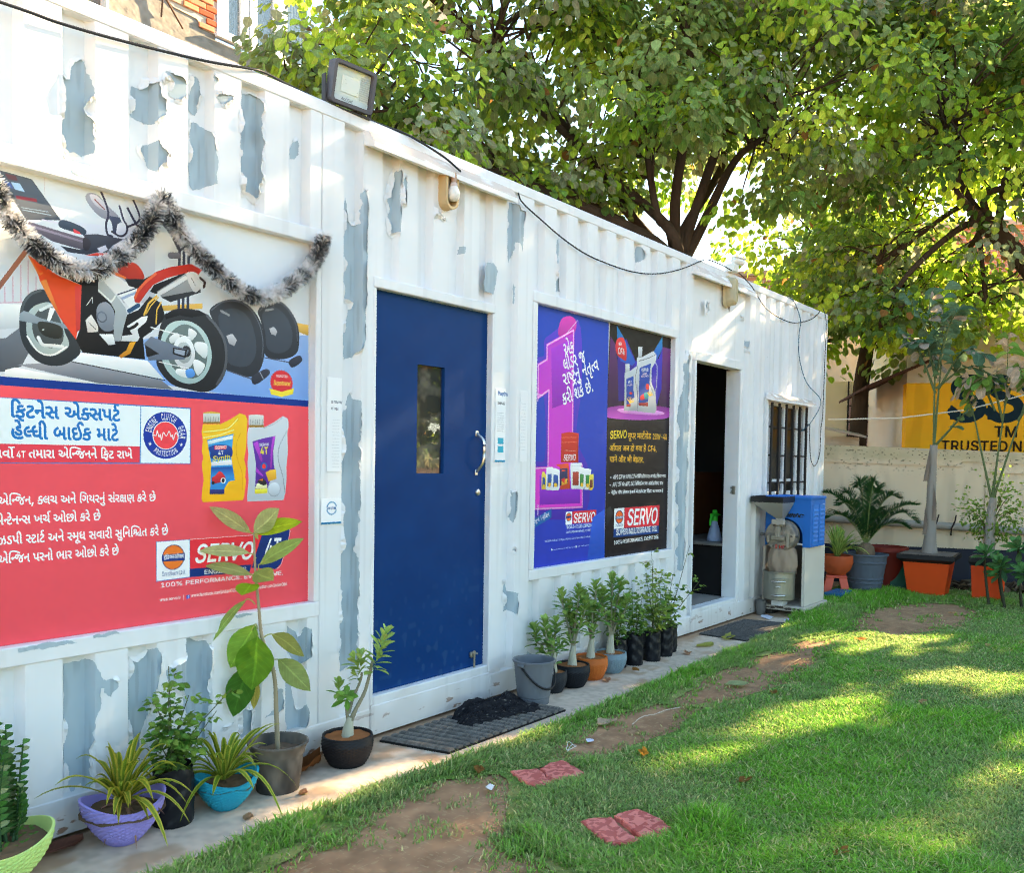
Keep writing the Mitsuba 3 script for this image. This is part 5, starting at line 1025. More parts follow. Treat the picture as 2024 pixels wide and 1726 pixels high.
lettering;f0dcd8;t10;0.013752 -1.3113e-05 1.7775e-05 0.01864 1974.5 786.31;l984,0,0 l984,818,0 l984,1636,0 l1376,2455,0 l647,2723,0 l507,3078,0 l586,3639,0 l614,4210,0 l578,4793,0 l790,5406,0 l790,6005,0 l727,6605,0 l1376,7154,0 l586,7422,0 l790,7994,0 l766,8593,0 l1455,9469,0 l234,9830,0 l773,10271,0 l597,10861,0 l689,11474,0 l507,11716,0 l773,12277,0 l321,12868,0 l689,13633,0 l751,13875,0 l73,14151,0 l790,14881,0 l852,15481,0 l843,15873,0 l281,16485,0 l689,17050,0 l766,17293,0 l689,18169,0 l889,18411,0 l614,18728,0 l597,19311,0
lettering;6ab8d8;p;2267,797 2284,797 2284,782 2267,782
lettering;f0dcd8;t10;0.013689 -1.7928e-05 2.4956e-05 0.019055 2290.3 785.59;l889,0,0 l984,341,0 l689,1160,0 l889,1402,0 l889,1729,0 l614,2046,0 l852,2629,0 l1376,3006,0 l586,3274,0 l790,3846,0 l766,4445,0 l1455,5321,0 l234,5682,0 l773,6123,0 l597,6713,0 l689,7326,0 l507,7568,0 l773,8129,0 l321,8720,0 l689,9485,0 l751,9727,0 l586,9988,0 l751,10559,0
"""
PRINT_2 = """\
number_one_print;2044ae/2a38a4;p;4196,2274 5063,2260 5042,700 4213,698
number_one_print;4a30ac;s;4380,2102 4684,2227 4737,1834 4687,1498 4839,1275 4785,1004 4231,1021 4223,1318 4347,1361 4327,1718 4238,1702 4232,1929 4320,1969 4318,2053
number_one_print;b43cc0/cc38b4;p;4632,2160 4349,2035 4352,1949 4264,1910 4265,1714 4377,1769 4381,1299 4250,1295 4253,1054 4767,1048 4758,1320 4643,1314
number_one_print;c838a8;s;4473,2103 4489,2201 4565,2238 4633,2236 4664,2202 4632,2143
number_one_print;8426b4;p;4423,1286 4735,1292 4742,1073 4301,1076 4295,1255
number_one_print;9a2cb8;p;4392,2019 4608,2102 4611,1715 4415,1660
number_one_print;d84cc0;l7.5;4643,1314 4632,2160 4349,2035 4352,1949 4264,1910 4265,1714 4377,1769 4381,1299 4250,1295 4253,1054 4767,1048 4758,1320
number_one_print;f4b4ec;l2.7;4643,1314 4632,2160 4349,2035 4352,1949 4264,1910 4265,1714 4377,1769 4381,1299 4250,1295 4253,1054 4767,1048 4758,1320
number_one_print;f0c0f0;w2.6;4211,1737 4318,1733
number_one_print;f0c0f0;w2.6;4266,1777 4265,1693
number_one_print;f0c0f0;w3.2;4283,1076 4284,1018
number_one_print;f0c0f0;w2.2;4674,2225 4530,2109
lettering;f2f2fa;t16;0.077877 0.022887 -0.0325 0.11059 4537.7 1991.5;g16,0,0 g21,883,0
lettering;f2f2fa;t16;0.081153 0.028292 -0.038 0.109 4536.8 1896.3;g48,0,0 g59,651,0 g33,916,0 g47,1397,0 g3,1842,0 g28,2141,0
lettering;f2f2fa;t16;0.093495 0.031437 -0.03684 0.10956 4535.8 1805.4;g47,0,0 g57,445,0 g394,710,0 g473,1453,0 g60,1999,0 g5,1999,0 g3,1999,0 g40,2298,0 g65,2844,0 g470,2844,0 g62,3416,0 g148,3416,0 g50,3735,0
lettering;f2f2fa;t16;0.085691 0.028183 -0.034971 0.10633 4533.7 1686.1;g21,0,0 g47,511,0 g653,956,0 g3,1221,0 g51,1520,0 g21,2197,0 g65,2686,0 g3,2708,0 g27,3007,0 g65,3707,0 g698,3745,0
product_print;c8382c/b02c24;p;4517,1512 4609,1524 4712,1518 4709,1393 4714,1333 4516,1332 4517,1390
product_print;e06450;w1.8;4520,1486 4709,1493
product_print;e06450;w1.8;4521,1456 4710,1463
product_print;e8a090;w1.3;4554,1407 4680,1407
product_print;a02820;w5.3;4696,1509 4701,1338
product_print;f6f0f0;t18;0.042069 0.0011569 0.0063018 0.051656 4543.3 1343;l397,0,0 l95,641,0 l384,1242,0 l456,1869,0 l321,2525,0
product_print;c8442c;p;4457,1317 4603,1330 4627,1167 4515,1165 4508,1304
product_print;2c2c50;p;4508,1293 4591,1297 4598,1199 4511,1189
product_print;d84838;p;4527,1286 4567,1288 4567,1278 4527,1276
product_print;e0a030;p;4529,1217 4590,1234 4591,1199 4529,1191
product_print;c83030;p;4521,1226 4567,1238 4560,1199
product_print;e8e8ea;p;4627,1329 4755,1331 4748,1304 4739,1165 4636,1167 4623,1304
product_print;9c3a30;p;4649,1273 4724,1276 4722,1188 4652,1189
product_print;c8c8cc;w1.8;4622,1311 4753,1313
product_print;d8b84c;p;4321,1274 4347,1274 4363,1252 4362,1169 4316,1168 4316,1253
product_print;2a4c80;p;4328,1243 4344,1243 4353,1231 4353,1185 4324,1185 4325,1231
product_print;d8a83c;p;4332,1199 4343,1199 4349,1195 4348,1180 4329,1180 4330,1195
product_print;d8dce0;p;4364,1299 4390,1303 4435,1304 4427,1184 4418,1162 4362,1165
product_print;30508c;p;4378,1259 4394,1261 4422,1261 4417,1195 4411,1184 4376,1185
product_print;d8a83c;p;4387,1207 4397,1207 4415,1207 4411,1186 4408,1182 4385,1182
product_print;dce0e4;p;4420,1295 4458,1297 4505,1286 4508,1182 4500,1161 4421,1160 4424,1269
product_print;2c4c90;p;4437,1256 4460,1257 4489,1251 4491,1194 4486,1182 4437,1182 4439,1242
product_print;d8a83c;p;4447,1205 4462,1205 4481,1203 4481,1185 4478,1181 4447,1181 4448,1201
product_print;dce0dc;p;4719,1300 4756,1304 4791,1295 4788,1178 4777,1160 4723,1163
product_print;3c7840;p;4735,1258 4758,1260 4779,1255 4777,1190 4771,1181 4737,1182
product_print;d8a83c;p;4745,1203 4760,1203 4774,1201 4772,1180 4767,1177 4746,1178
product_print;dce0dc;p;4784,1294 4831,1297 4868,1288 4848,1177 4836,1157 4789,1160
product_print;34783c;p;4801,1252 4830,1254 4853,1249 4840,1188 4832,1177 4803,1178
product_print;d8a83c;p;4811,1197 4830,1198 4845,1196 4836,1176 4831,1172 4812,1173
product_print;d8bc48;p;4849,1257 4896,1259 4899,1176 4886,1156 4839,1157 4843,1232
product_print;6a3828;p;4857,1222 4887,1222 4888,1177 4880,1166 4851,1167 4853,1208
product_print;d8a83c;p;4863,1172 4882,1172 4882,1157 4877,1153 4858,1154 4860,1167
brand_plate;1e5a9c;p;4202,979 4425,1051 4426,995 4203,925
brand_plate;e8f0fa;t10;0.025252 0.006141 -0.0087963 0.036171 4210.5 958.06;g44,0,0 g57,809,0 g47,1074,0 g36,1519,0 g473,2091,0 g60,2637,0 g5,2637,0 g3,2637,0 g40,2936,0 g5,3482,0 g698,3482,0 g3,3750,0 g701,4049,0 g3,4600,0 g479,4899,0 g60,5550,0 g630,5550,0 g226,5815,0 g21,6549,0 g765,7060,0 g31,7316,0
brand_plate;e6e8ea;p;4581,1023 4652,1024 4653,944 4581,942
brand_plate;cc303c;p;4655,1024 4937,1025 4938,943 4656,946
brand_plate;26356e;e;4616,990 31,27
brand_plate;e8642c;e;4616,990 26,23
brand_plate;26356e;p;4588,997 4647,997 4647,983 4589,983
brand_plate;f6f2f2;t20;0.0786 0.00018898 0.011939 0.08092 4665.7 950.58;l397,0,0 l95,641,0 l384,1242,0 l456,1869,0 l321,2525,0
brand_plate;cfd8f0;t14;0.023694 -0.00022219 0.00029599 0.031564 4592.3 917.06;l459,0,0 l321,985,0 l384,1750,0 l281,2393,0 l84,2959,0 l1392,3680,0 l73,4329,0 l281,5059,0 l2,5625,0 l397,6314,0 l397,6956,0 l1422,7598,0 l281,7866,0 l424,8432,0 l65,9176,0 l384,9830,0 l234,10474,0 l73,10915,0 l2,11626,0 l300,12316,0 l411,13069,0 l397,13714,0
brand_plate;c0ccec;t12;0.020422 -4.5565e-05 4.0595e-05 0.018195 4582.3 888.54;l1360,0,0 l1359,648,0 l1359,1296,0 l1744,1945,0 l1422,2927,0 l375,3195,0 l95,3834,0 l384,4435,0 l137,5079,0 l321,5669,0 l384,6434,0 l292,7077,0 l2,7981,0 l300,8670,0 l73,9424,0 l95,10154,0 l1376,10755,0 l1422,11024,0 l95,11293,0 l456,11894,0 l95,12584,0 l384,13185,0 l472,13804,0 l411,14503,0 l234,15148,0 l292,15589,0 l95,16492,0 l1376,17093,0
lettering;b4c0e4;t8;0.017726 -1.74e-05 1.4976e-05 0.015257 4359.7 847.53;g19,0,0 g31,1148,0 g68,1599,0 g45,1864,0 g68,2458,0 g627,2723,0 g31,2988,0 g50,3424,0 g3,4001,0 g19,4300,0 g10,5448,0 g160,6082,0 g53,6506,0 g3,7217,0 g722,7516,0 g3,8056,0 g10,8355,0 g152,8989,0 g33,9248,0 g631,9729,0 g768,9994,0 g214,10440,0 g46,10891,0 g48,11485,0 g3,12136,0 g19,12435,0 g10,13583,0 g160,14217,0 g53,14641,0 g3,15352,0 g722,15651,0 g3,16191,0 g45,16490,0 g47,17084,0 g653,17529,0 g40,17794,0 g3,18340,0 g19,18639,0 g10,19787,0 g160,20421,0 g53,20845,0 g3,21556,0 g722,21855,0 g3,22395,0 g206,22694,0 g59,23348,0 g53,23613,0 g3,24324,0 g722,24623,0 g3,25163,0 g165,25462,0 g41,25936,0 g65,26504,0 g163,26504,0 g46,26935,0 g57,27529,0 g629,27794,0 g48,28059,0 g31,28710,0 g653,29161,0 g3,29426,0 g19,29725,0 g10,30873,0 g160,31507,0 g53,31931,0
lettering;d0d8f0;e;4436,797 9,6
lettering;b4c0e4;t8;0.011716 5.3685e-05 -3.8251e-05 0.008348 4453.3 793;l984,0,0 l984,818,0 l984,1636,0 l1376,2455,0 l647,2723,0 l507,3078,0 l586,3639,0 l614,4210,0 l578,4793,0 l790,5406,0 l790,6005,0 l727,6605,0 l1376,7154,0 l586,7422,0 l790,7994,0 l766,8593,0 l1455,9469,0 l234,9830,0 l773,10271,0 l597,10861,0 l689,11474,0 l507,11716,0 l773,12277,0 l321,12868,0 l689,13633,0 l751,13875,0 l73,14151,0 l790,14881,0 l852,15481,0 l843,15873,0 l281,16485,0 l689,17050,0 l766,17293,0 l689,18169,0 l889,18411,0 l614,18728,0 l597,19311,0
lettering;d0d8f0;e;4707,798 9,7
lettering;b4c0e4;t8;0.011804 7.7433e-07 -5.6935e-07 0.0086791 4725.5 794.97;l889,0,0 l984,341,0 l689,1160,0 l889,1402,0 l889,1729,0 l614,2046,0 l852,2629,0 l1376,3006,0 l586,3274,0 l790,3846,0 l766,4445,0 l1455,5321,0 l234,5682,0 l773,6123,0 l597,6713,0 l689,7326,0 l507,7568,0 l773,8129,0 l321,8720,0 l689,9485,0 l751,9727,0 l586,9988,0 l751,10559,0 l1422,10835,0 l1456,11103,0 l1422,11436,0 l984,11704,0 l984,12523,0 l984,13341,0 l1376,14159,0 l871,14428,0 l614,14956,0 l852,15539,0 l980,15931,0 l790,16473,0 l1376,17073,0 l689,17341,0 l773,17584,0
number_one_print;2650b4;p;4893,975 5040,1025 5053,686 4835,685
"""
PRINT_3 = """\
bottles_print;141216/1c161c;p;5066,2262 5953,2268 5997,613 5038,649 5041,1624
bottles_print;5a2a66/2c1830;p;5072,2177 5138,2131 5246,1702 5046,1671
bottles_print;6a2f72/321a38;p;5800,2184 5928,2183 5926,1739 5759,1729
bottles_print;3a2a8c/2c1f78;p;5165,2101 5281,2182 5425,2032 5298,1759 5191,1753
bottles_print;3628a0;p;5410,2044 5743,2091 5800,2170 5798,1878 5735,1757 5284,1772
bottles_print;1f78b4/2a4aa8;p;5152,2257 5248,2185 5410,2037 5370,2006 5207,2024 5165,2101
bottles_print;2a88c0/2a50b0;p;5796,2260 5797,2169 5720,2082 5666,2134
bottles_print;7a2a78/b24cb0;s;5045,1697 5451,1741 5921,1746 5916,1675 5526,1639 5053,1635
bottles_print;d488cc;s;5180,1695 5451,1720 5821,1711 5776,1687 5315,1674
bottles_print;1a1218;p;5016,1616 5917,1656 5920,1590 5018,1557
bottles_print;cc3038;s;5162,2168 5208,2183 5248,2178 5284,2121 5284,2037 5233,2039 5173,2055 5141,2098 5144,2139
bottles_print;f6e8e8;t16;0.031496 0.0034903 -0.0038062 0.034346 5177 2123.8;d9,0,0 d48,764,0
bottles_print;f6f0f0;t16;0.04518 -0.0015347 0.0020324 0.05983 5172.6 2069.5;l73,0,0 l137,730,0 l1372,1320,0
bottles_print;c0c4c8/8e9296;p;5266,1948 5337,1968 5446,2016 5452,1699 5267,1690 5270,1840
bottles_print;b4b8bc;p;5272,2009 5331,2017 5336,1968 5277,1949
bottles_print;c8ccd0/94989c;p;5430,2070 5507,2082 5665,2139 5711,2117 5706,2073 5641,2010 5646,1910 5708,1842 5728,1728 5707,1696 5452,1695 5457,1853 5432,2012
bottles_print;b8bcc0;p;5441,2146 5502,2151 5502,2085 5448,2074
bottles_print;b0b4b8;w3.2;5691,2057 5722,2038 5723,1916 5705,1849
bottles_print;6a6e74;w2.5;5459,2049 5565,2073 5696,2115
bottles_print;6a6e74;w2.5;5626,2030 5616,1907 5695,1813
bottles_print;5c6066;w3.1;5442,2012 5415,1920 5448,1810 5449,1702
bottles_print;1c3c90;p;5471,2001 5632,2048 5614,1964 5619,1908 5600,1771 5464,1748
bottles_print;1c3c90;p;5289,1909 5389,1938 5390,1848 5406,1794 5333,1734 5299,1725
bottles_print;8a2a2c;p;5467,1756 5600,1767 5601,1739 5468,1738
bottles_print;8a2a2c;p;5299,1735 5356,1742 5357,1723 5299,1720
bottles_print;f0eef4;t16;0.030575 0.003756 -0.0039899 0.032479 5497.6 1975.5;l397,0,0 l95,641,0 l384,1242,0 l456,1869,0 l321,2525,0
bottles_print;e8c8cc;t12;0.018892 0.0024708 -0.0025029 0.019138 5515.6 1955.9;l397,0,0 l424,641,0 l375,1385,0 l95,2024,0 l384,2625,0
bottles_print;e8c8cc;t12;0.016307 0.0021011 -0.0023369 0.018137 5492.1 1936.4;l292,0,0 l424,903,0 l281,1647,0 l411,2116,0 l234,2762,0 l141,3203,0 l384,3949,0 l2,4592,0 l84,5282,0 l95,6004,0
bottles_print;f0eef4;t14;0.01575 0.0016408 -0.002341 0.02247 5313.3 1882.5;l397,0,0 l95,641,0 l384,1242,0 l456,1869,0 l321,2525,0
bottles_print;e8c8cc;t10;0.0073907 0.00082607 -0.0017753 0.015884 5300.6 1860.9;l397,0,0 l424,641,0 l375,1385,0 l95,2024,0 l384,2625,0 l1422,3269,0 l292,3537,0 l424,4440,0 l281,5185,0 l411,5654,0 l234,6299,0 l141,6740,0 l384,7486,0 l2,8130,0 l84,8820,0 l95,9542,0
bottles_print;b83034;e;5588,1878 26,23
bottles_print;b83034;e;5355,1816 22,9
bottles_print;c83038;s;5484,1799 5540,1824 5548,1789 5499,1779
bottles_print;3a8c8c;s;5540,1827 5597,1838 5603,1799 5556,1789
bottles_print;e8b030;w3.6;5620,1815 5667,1829
bottles_print;e8b030;w3.5;5346,1748 5400,1766
bottles_print;e8b030;w3.6;5620,1815 5653,1840
bottles_print;e8b030;w3.5;5346,1748 5383,1782
bottles_print;e8b030;w3.6;5620,1815 5631,1846
bottles_print;e8b030;w3.4;5346,1748 5358,1789
bottles_print;e8b030;w3.6;5620,1815 5607,1844
bottles_print;e8b030;w3.4;5346,1748 5330,1788
bottles_print;e8b030;w3.6;5620,1815 5586,1836
bottles_print;e8b030;w3.4;5346,1748 5306,1777
lettering;e4c02c;t22;0.06763 0.0035864 0.0048168 0.072382 5089.4 1494.5;l397,0,0 l95,641,0 l384,1242,0 l456,1869,0 l321,2525,0
lettering;e0a82c;t12;0.067169 0.0018594 -0.0017463 0.063084 5326.9 1499.3;d60,0,0 d69,676,0 d46,676,0 d52,1244,0 d3,1653,0 d50,1913,0 d210,2511,0 d35,2957,0 d653,3461,0 d256,3720,0 d75,4283,0 d37,4283,0
lettering;e0a82c;t14;0.05291 0.00050335 -0.00053521 0.056259 5677.6 1507.1;l1361,0,0 l1359,648,0 l459,1296,0 l1392,2282,0 l1372,2930,0 l1359,3579,0
lettering;e0a82c;t12;0.067545 0.0008888 -0.00076729 0.058311 5087.2 1413.1;d21,0,0 d51,1023,0 d54,1603,0 d3,2281,0 d9,2541,0 d48,3305,0 d3,3876,0 d61,4136,0 d79,4667,0 d3,4926,0 d27,5186,0 d51,5749,0 d66,6329,0 d3,6588,0 d61,6848,0 d76,7379,0
lettering;e0a82c;t14;0.06133 -0.0016105 0.0015362 0.058501 5609.3 1420;l73,0,0 l137,730,0 l1372,1320,0 l1376,1969,0
lettering;e0a82c;t12;0.067668 0.00018543 -0.00016013 0.058436 5093.5 1337.1;d51,0,0 d66,580,0 d44,839,0 d75,1394,0 d3,1394,0 d24,1654,0 d52,2677,0 d3,3086,0 d49,3346,0 d68,4049,0 d3,4308,0 d48,4568,0 d75,5139,0 d61,5139,0 d40,5670,0 d52,6240,0 d801,6649,0
lettering;e4e4e8;t12;0.036091 0.00080082 0.0051358 0.040316 5139.6 1222.4;l2,0,0 l375,689,0 l234,1328,0 l1422,1769,0 l73,2038,0 l137,2768,0
lettering;e4e4e8;t12;0.048535 0.0009943 -0.000675 0.032949 5268.1 1225;d60,0,0 d75,676,0
lettering;e4e4e8;t12;0.037339 0.00042052 0.0055223 0.039871 5308.2 1225.7;l2,0,0 l375,689,0 l234,1328,0 l1422,1769,0 l73,2038,0 l137,2768,0 l1372,3358,0
lettering;e4e4e8;t12;0.036807 0.00017093 -0.0001642 0.035357 5469.3 1228.2;d607,0,0 d57,259,0 d607,815,0 d44,1074,0 d43,1629,0 d66,2244,0 d181,2503,0 d52,2503,0 d39,2912,0 d3,3635,0 d46,3895,0 d52,4463,0 d3,4872,0 d9,5132,0 d46,5896,0 d256,6464,0 d75,7027,0 d37,7027,0 d3,7604,0 d607,7864,0 d25,8123,0 d51,8885,0 d66,9465,0 d3,9724,0 d27,9984,0 d51,10547,0 d66,11127,0
lettering;e4e4e8;t12;0.035903 0.0011548 0.0047343 0.040371 5134.5 1171.3;l2,0,0 l375,689,0 l234,1328,0 l1422,1769,0 l397,2038,0 l137,2679,0
lettering;e4e4e8;t12;0.048458 0.00067676 -0.00046016 0.032948 5260.9 1175;d60,0,0 d75,676,0
lettering;e4e4e8;t12;0.036961 0.00057207 0.0055276 0.041186 5302.9 1174.4;l2,0,0 l375,689,0 l234,1328,0 l1422,1769,0 l397,2038,0 l141,2679,0
lettering;e4e4e8;t12;0.036174 -6.3185e-05 6.1584e-05 0.035258 5440.8 1177.1;d607,0,0 d57,259,0 d607,815,0 d44,1074,0 d43,1629,0 d66,2244,0 d181,2503,0 d52,2503,0 d39,2912,0 d3,3635,0 d46,3895,0 d52,4463,0 d3,4872,0 d9,5132,0 d46,5896,0 d256,6464,0 d75,7027,0 d37,7027,0 d3,7604,0 d607,7864,0 d25,8123,0 d51,8885,0 d66,9465,0 d3,9724,0 d27,9984,0 d51,10547,0 d66,11127,0
lettering;e4e4e8;t12;0.037921 2.7396e-06 -2.3394e-06 0.032382 5122.3 1122.3;d46,0,0 d75,568,0 d264,568,0 d79,1072,0 d54,1331,0 d3,2009,0 d24,2269,0 d52,3292,0 d3,3701,0 d37,3961,0 d68,4538,0 d32,4797,0 d54,5539,0 d3,6217,0 d11,6477,0 d6,6961,0 d32,6968,0 d44,7710,0 d461,8265,0 d3,8524,0 d50,8784,0 d449,9382,0 d3,9382,0 d11,9642,0 d215,10133,0 d40,10522,0 d75,11092,0 d50,11092,0 d66,11690,0 d54,11949,0 d3,12627,0 d607,12887,0 d25,13146,0 d51,13908,0 d66,14488,0 d3,14747,0 d32,15007,0 d66,15749,0 d3,16008,0 d60,16268,0 d25,16944,0 d40,17706,0 d66,18276,0 d3,18535,0 d61,18795,0 d76,19326,0
lettering;e4e4e8;e;5112,1235 8,4
lettering;e4e4e8;e;5106,1184 8,4
lettering;e4e4e8;e;5094,1132 8,4
brand_plate;e0e4e8;p;5165,1024 5298,1025 5299,885 5164,886
brand_plate;cc303c;p;5301,1026 5805,1028 5803,878 5303,886
brand_plate;163a74;p;5163,885 5803,878 5802,821 5161,828
brand_plate;26356e;e;5234,964 54,46
brand_plate;e8642c;e;5234,964 47,41
brand_plate;26356e;p;5188,970 5283,971 5284,951 5189,950
brand_plate;e8ecf4;t10;0.017461 0.00041318 -0.00049364 0.020861 5195.7 952.92;d11,0,0 d6,484,0 d607,491,0 d37,750,0 d51,1327,0 d44,1907,0 d21,2462,0 d51,3485,0 d54,4065,0
brand_plate;30487e;t10;0.021645 0.00061462 -0.00075745 0.026675 5187.1 896.14;l234,0,0 l773,440,0 l597,1031,0 l689,1644,0 l507,1886,0 l773,2447,0 l321,3038,0 l689,3803,0 l751,4045,0
brand_plate;f6f2f2;t22;0.13366 -0.001215 0.024295 0.15251 5335.6 901.66;l397,0,0 l95,641,0 l384,1242,0 l456,1869,0 l321,2525,0
brand_plate;e4ecf6;t18;0.04821 -0.00022012 0.00025565 0.055992 5192.8 840.45;l397,0,0 l424,641,0 l375,1385,0 l95,2024,0 l384,2625,0 l1422,3269,0 l292,3537,0 l424,4440,0 l281,5185,0 l411,5654,0 l234,6299,0 l141,6740,0 l384,7486,0 l2,8130,0 l84,8820,0 l95,9542,0 l1422,10143,0 l321,10411,0 l234,11176,0 l281,11617,0
lettering;f0f0f2;t16;0.036905 0.00017142 -0.00016512 0.035549 5166.7 779.39;l1360,0,0 l1359,648,0 l1359,1296,0 l1744,1945,0 l1422,2927,0 l375,3195,0 l95,3834,0 l384,4435,0 l137,5079,0 l321,5669,0 l384,6434,0 l292,7077,0 l2,7981,0 l300,8670,0 l73,9424,0 l95,10154,0 l1376,10755,0 l1422,11024,0 l95,11293,0 l456,11894,0 l95,12584,0 l384,13185,0 l472,13804,0 l411,14503,0 l234,15148,0 l292,15589,0 l95,16492,0 l1376,17093,0
bottles_print;262428;p;5063,1026 5115,1042 5152,995 5068,899
"""
PEEL = """\
1514,2696 1526,2704 1538,2706 1550,2699 1557,2673 1564,2634 1570,2612 1571,2582 1564,2556 1553,2529 1557,2521 1564,2518 1571,2500 1576,2495 1571,2483 1574,2439 1565,2428 1571,2404 1569,2386 1541,2367 1491,2354 1474,2370 1461,2400 1457,2432 1459,2482 1456,2511 1457,2574 1461,2619 1493,2632 1502,2660 1510,2686
1720,2672 1747,2677 1766,2695 1770,2717 1789,2722 1817,2719 1815,2704 1823,2688 1829,2668 1839,2661 1843,2629 1845,2596 1821,2580 1806,2566 1798,2554 1780,2560 1751,2558 1720,2566 1716,2603 1720,2633 1716,2653
1838,2767 1897,2773 1911,2765 1924,2747 1925,2693 1897,2668 1872,2669 1854,2677 1852,2704 1854,2727 1840,2729 1832,2715 1832,2741
1953,2796 1978,2806 1993,2800 2002,2775 2007,2734 1998,2703 1989,2687 1990,2672 1979,2649 1957,2658 1953,2683 1952,2758
1761,2480 1786,2487 1808,2502 1828,2479 1842,2477 1860,2457 1848,2446 1844,2415 1826,2410 1810,2391 1798,2390 1770,2425 1747,2454
1954,2625 1984,2630 1999,2615 2038,2606 2046,2561 2054,2523 2064,2491 2054,2441 2059,2408 1978,2367 1959,2376 1953,2481
2056,2763 2132,2771 2124,2748 2096,2713 2068,2716 2054,2739
2037,2823 2061,2810 2049,2779 2039,2789
2166,2796 2223,2819 2257,2819 2278,2791 2275,2691 2281,2636 2276,2528 2280,2493 2272,2448 2260,2381 2242,2391 2217,2406 2179,2390 2171,2465 2164,2602
2474,2710 2483,2680 2479,2641 2465,2615 2433,2610 2437,2652 2451,2689
1476,614 1563,612 1576,591 1595,562 1602,529 1595,499 1592,443 1576,408 1571,359 1563,260 1570,201 1563,152 1551,146 1538,172 1523,164 1507,150 1486,193 1474,289 1474,443 1480,497 1476,535
1584,539 1657,534 1651,494 1628,473 1602,491 1587,513
1714,593 1744,584 1782,601 1807,617 1832,586 1828,533 1811,476 1804,424 1783,349 1762,274 1741,187 1714,161 1710,326 1710,457
1843,523 1883,549 1927,559 1927,637 1965,632 2027,611 2046,577 2043,500 2035,411 2040,354 2028,294 2032,216 1997,203 1982,228 1978,298 1951,277 1929,200 1917,203 1920,420 1890,447 1854,481
2187,294 2260,293 2256,198 2209,172 2186,185
2438,608 2476,579 2495,553 2514,597 2548,580 2544,460 2487,423 2459,382 2469,287 2488,237 2517,254 2537,218 2533,172 2499,133 2423,147 2423,350 2439,462
2366,353 2389,352 2394,264 2358,242 2295,244 2348,274 2343,327
2080,247 2149,259 2116,245
2746,2520 2757,2475 2763,2421 2784,2410 2811,2427 2815,2489 2820,2554 2836,2582 2853,2538 2857,2450 2849,2375 2853,2092 2845,2010 2850,1896 2824,1835 2792,1803 2744,1794 2739,1947 2768,1999 2767,2047 2737,2058 2732,2311 2733,2422 2738,2502
2788,1650 2799,1616 2821,1606 2828,1492 2818,1419 2827,1354 2819,1289 2826,1207 2822,1060 2808,914 2823,880 2821,716 2821,530 2817,367 2766,367 2728,340 2715,393 2704,416 2706,729 2711,969 2710,1472 2726,1496 2725,1528 2757,1570 2767,1610
3055,2733 3073,2725 3070,2497 3066,2420 3030,2409 3012,2451 3017,2535 2993,2571 3004,2615 3026,2671 3037,2715
3090,2714 3107,2677 3101,2566 3069,2558 3066,2624
3305,2601 3357,2582 3351,2567 3302,2556
3358,2564 3382,2561 3365,2547
3523,2452 3547,2456 3538,2418 3514,2413
3719,2410 3779,2412 3814,2375 3797,2314 3776,2244 3708,2252 3692,2287 3705,2365
3955,2792 3991,2798 4016,2757 4065,2768 4051,2695 4048,2625 4039,2524 4021,2570 3996,2575 3990,2514 3959,2454 3947,2486 3944,2701
3954,2331 3970,2314 3957,2213 3945,2221
3985,1170 4010,1174 4028,1129 4013,1039 3998,979 3981,1030 3984,1110
4001,863 4023,847 4011,802 3994,819
3955,663 3981,595 4047,577 4057,515 4042,455 3984,483 3959,476 3952,588
4379,2647 4443,2686 4458,2368 4378,2355 4371,2396 4381,2439 4364,2530 4371,2583
5367,2824 5394,2823 5445,2781 5432,2745 5378,2714 5364,2732
4196,209 4274,168 4275,152 4189,166
6103,2188 6149,2153 6163,1995 6151,1808 6176,1609 6156,1408 6174,1341 6143,1073 6145,738 6125,524 6068,516 6044,1009 6054,1406 6036,1775 6075,1869 6079,2094
6414,2609 6450,2599 6443,2567 6458,2546 6428,2506 6408,2562
7048,2589 7146,2581 7137,2543 7065,2545
7209,2415 7274,2397 7306,2392 7278,2329 7291,2287 7256,2335
1313,699 1378,703 1496,697 1508,686 1442,684 1316,686
1561,702 1641,706 1667,695 1608,691 1564,693
2147,697 2197,704 2231,694 2155,686
1487,2305 1572,2303 1569,2293 1490,2294
"""
peel_all(PEEL)
GL = load_glyphs(GLYPHS)
poster('advertising_poster', 'large red and grey poster of a motorcycle with two oil bottles', PRINT_1, (1172, 704, 2552, 2272), .038, GL)
poster('advertising_poster', 'blue poster with a glowing pink numeral one', PRINT_2, (4199, 700, 5050, 2262), .038, GL)
poster('advertising_poster', 'black poster of silver oil cans with yellow Hindi lettering', PRINT_3, (5051, 700, 5928, 2262), .038, GL)


def out2(v):  # text in the xy plane -> standing on the wall, facing the lawn
    return np.c_[v[:, 0], -v[:, 2], v[:, 1]]


def words(txt, h, at, bold=False, depth=.0008, sx=1.0, to=None):
    m = meshkit.text_mesh(txt, h, depth, bold)
    v = np.array(m.vertices) * (sx, 1, 1)
    return (to(v) if to else out2(v) + at), m.faces


# notices and stickers stuck on the wall
def notice(label, u0, z0, u1, z1, marks, base=(.74, .75, .77)):
    k = thing('notice', label, 'notice')
    y = wall_y((u0 + u1) / 2) - .0045
    put(k, 'sheet', one('box', (u0, y, z0), (u1, y + .001, z1)), solid(base, .5))
    return k, y


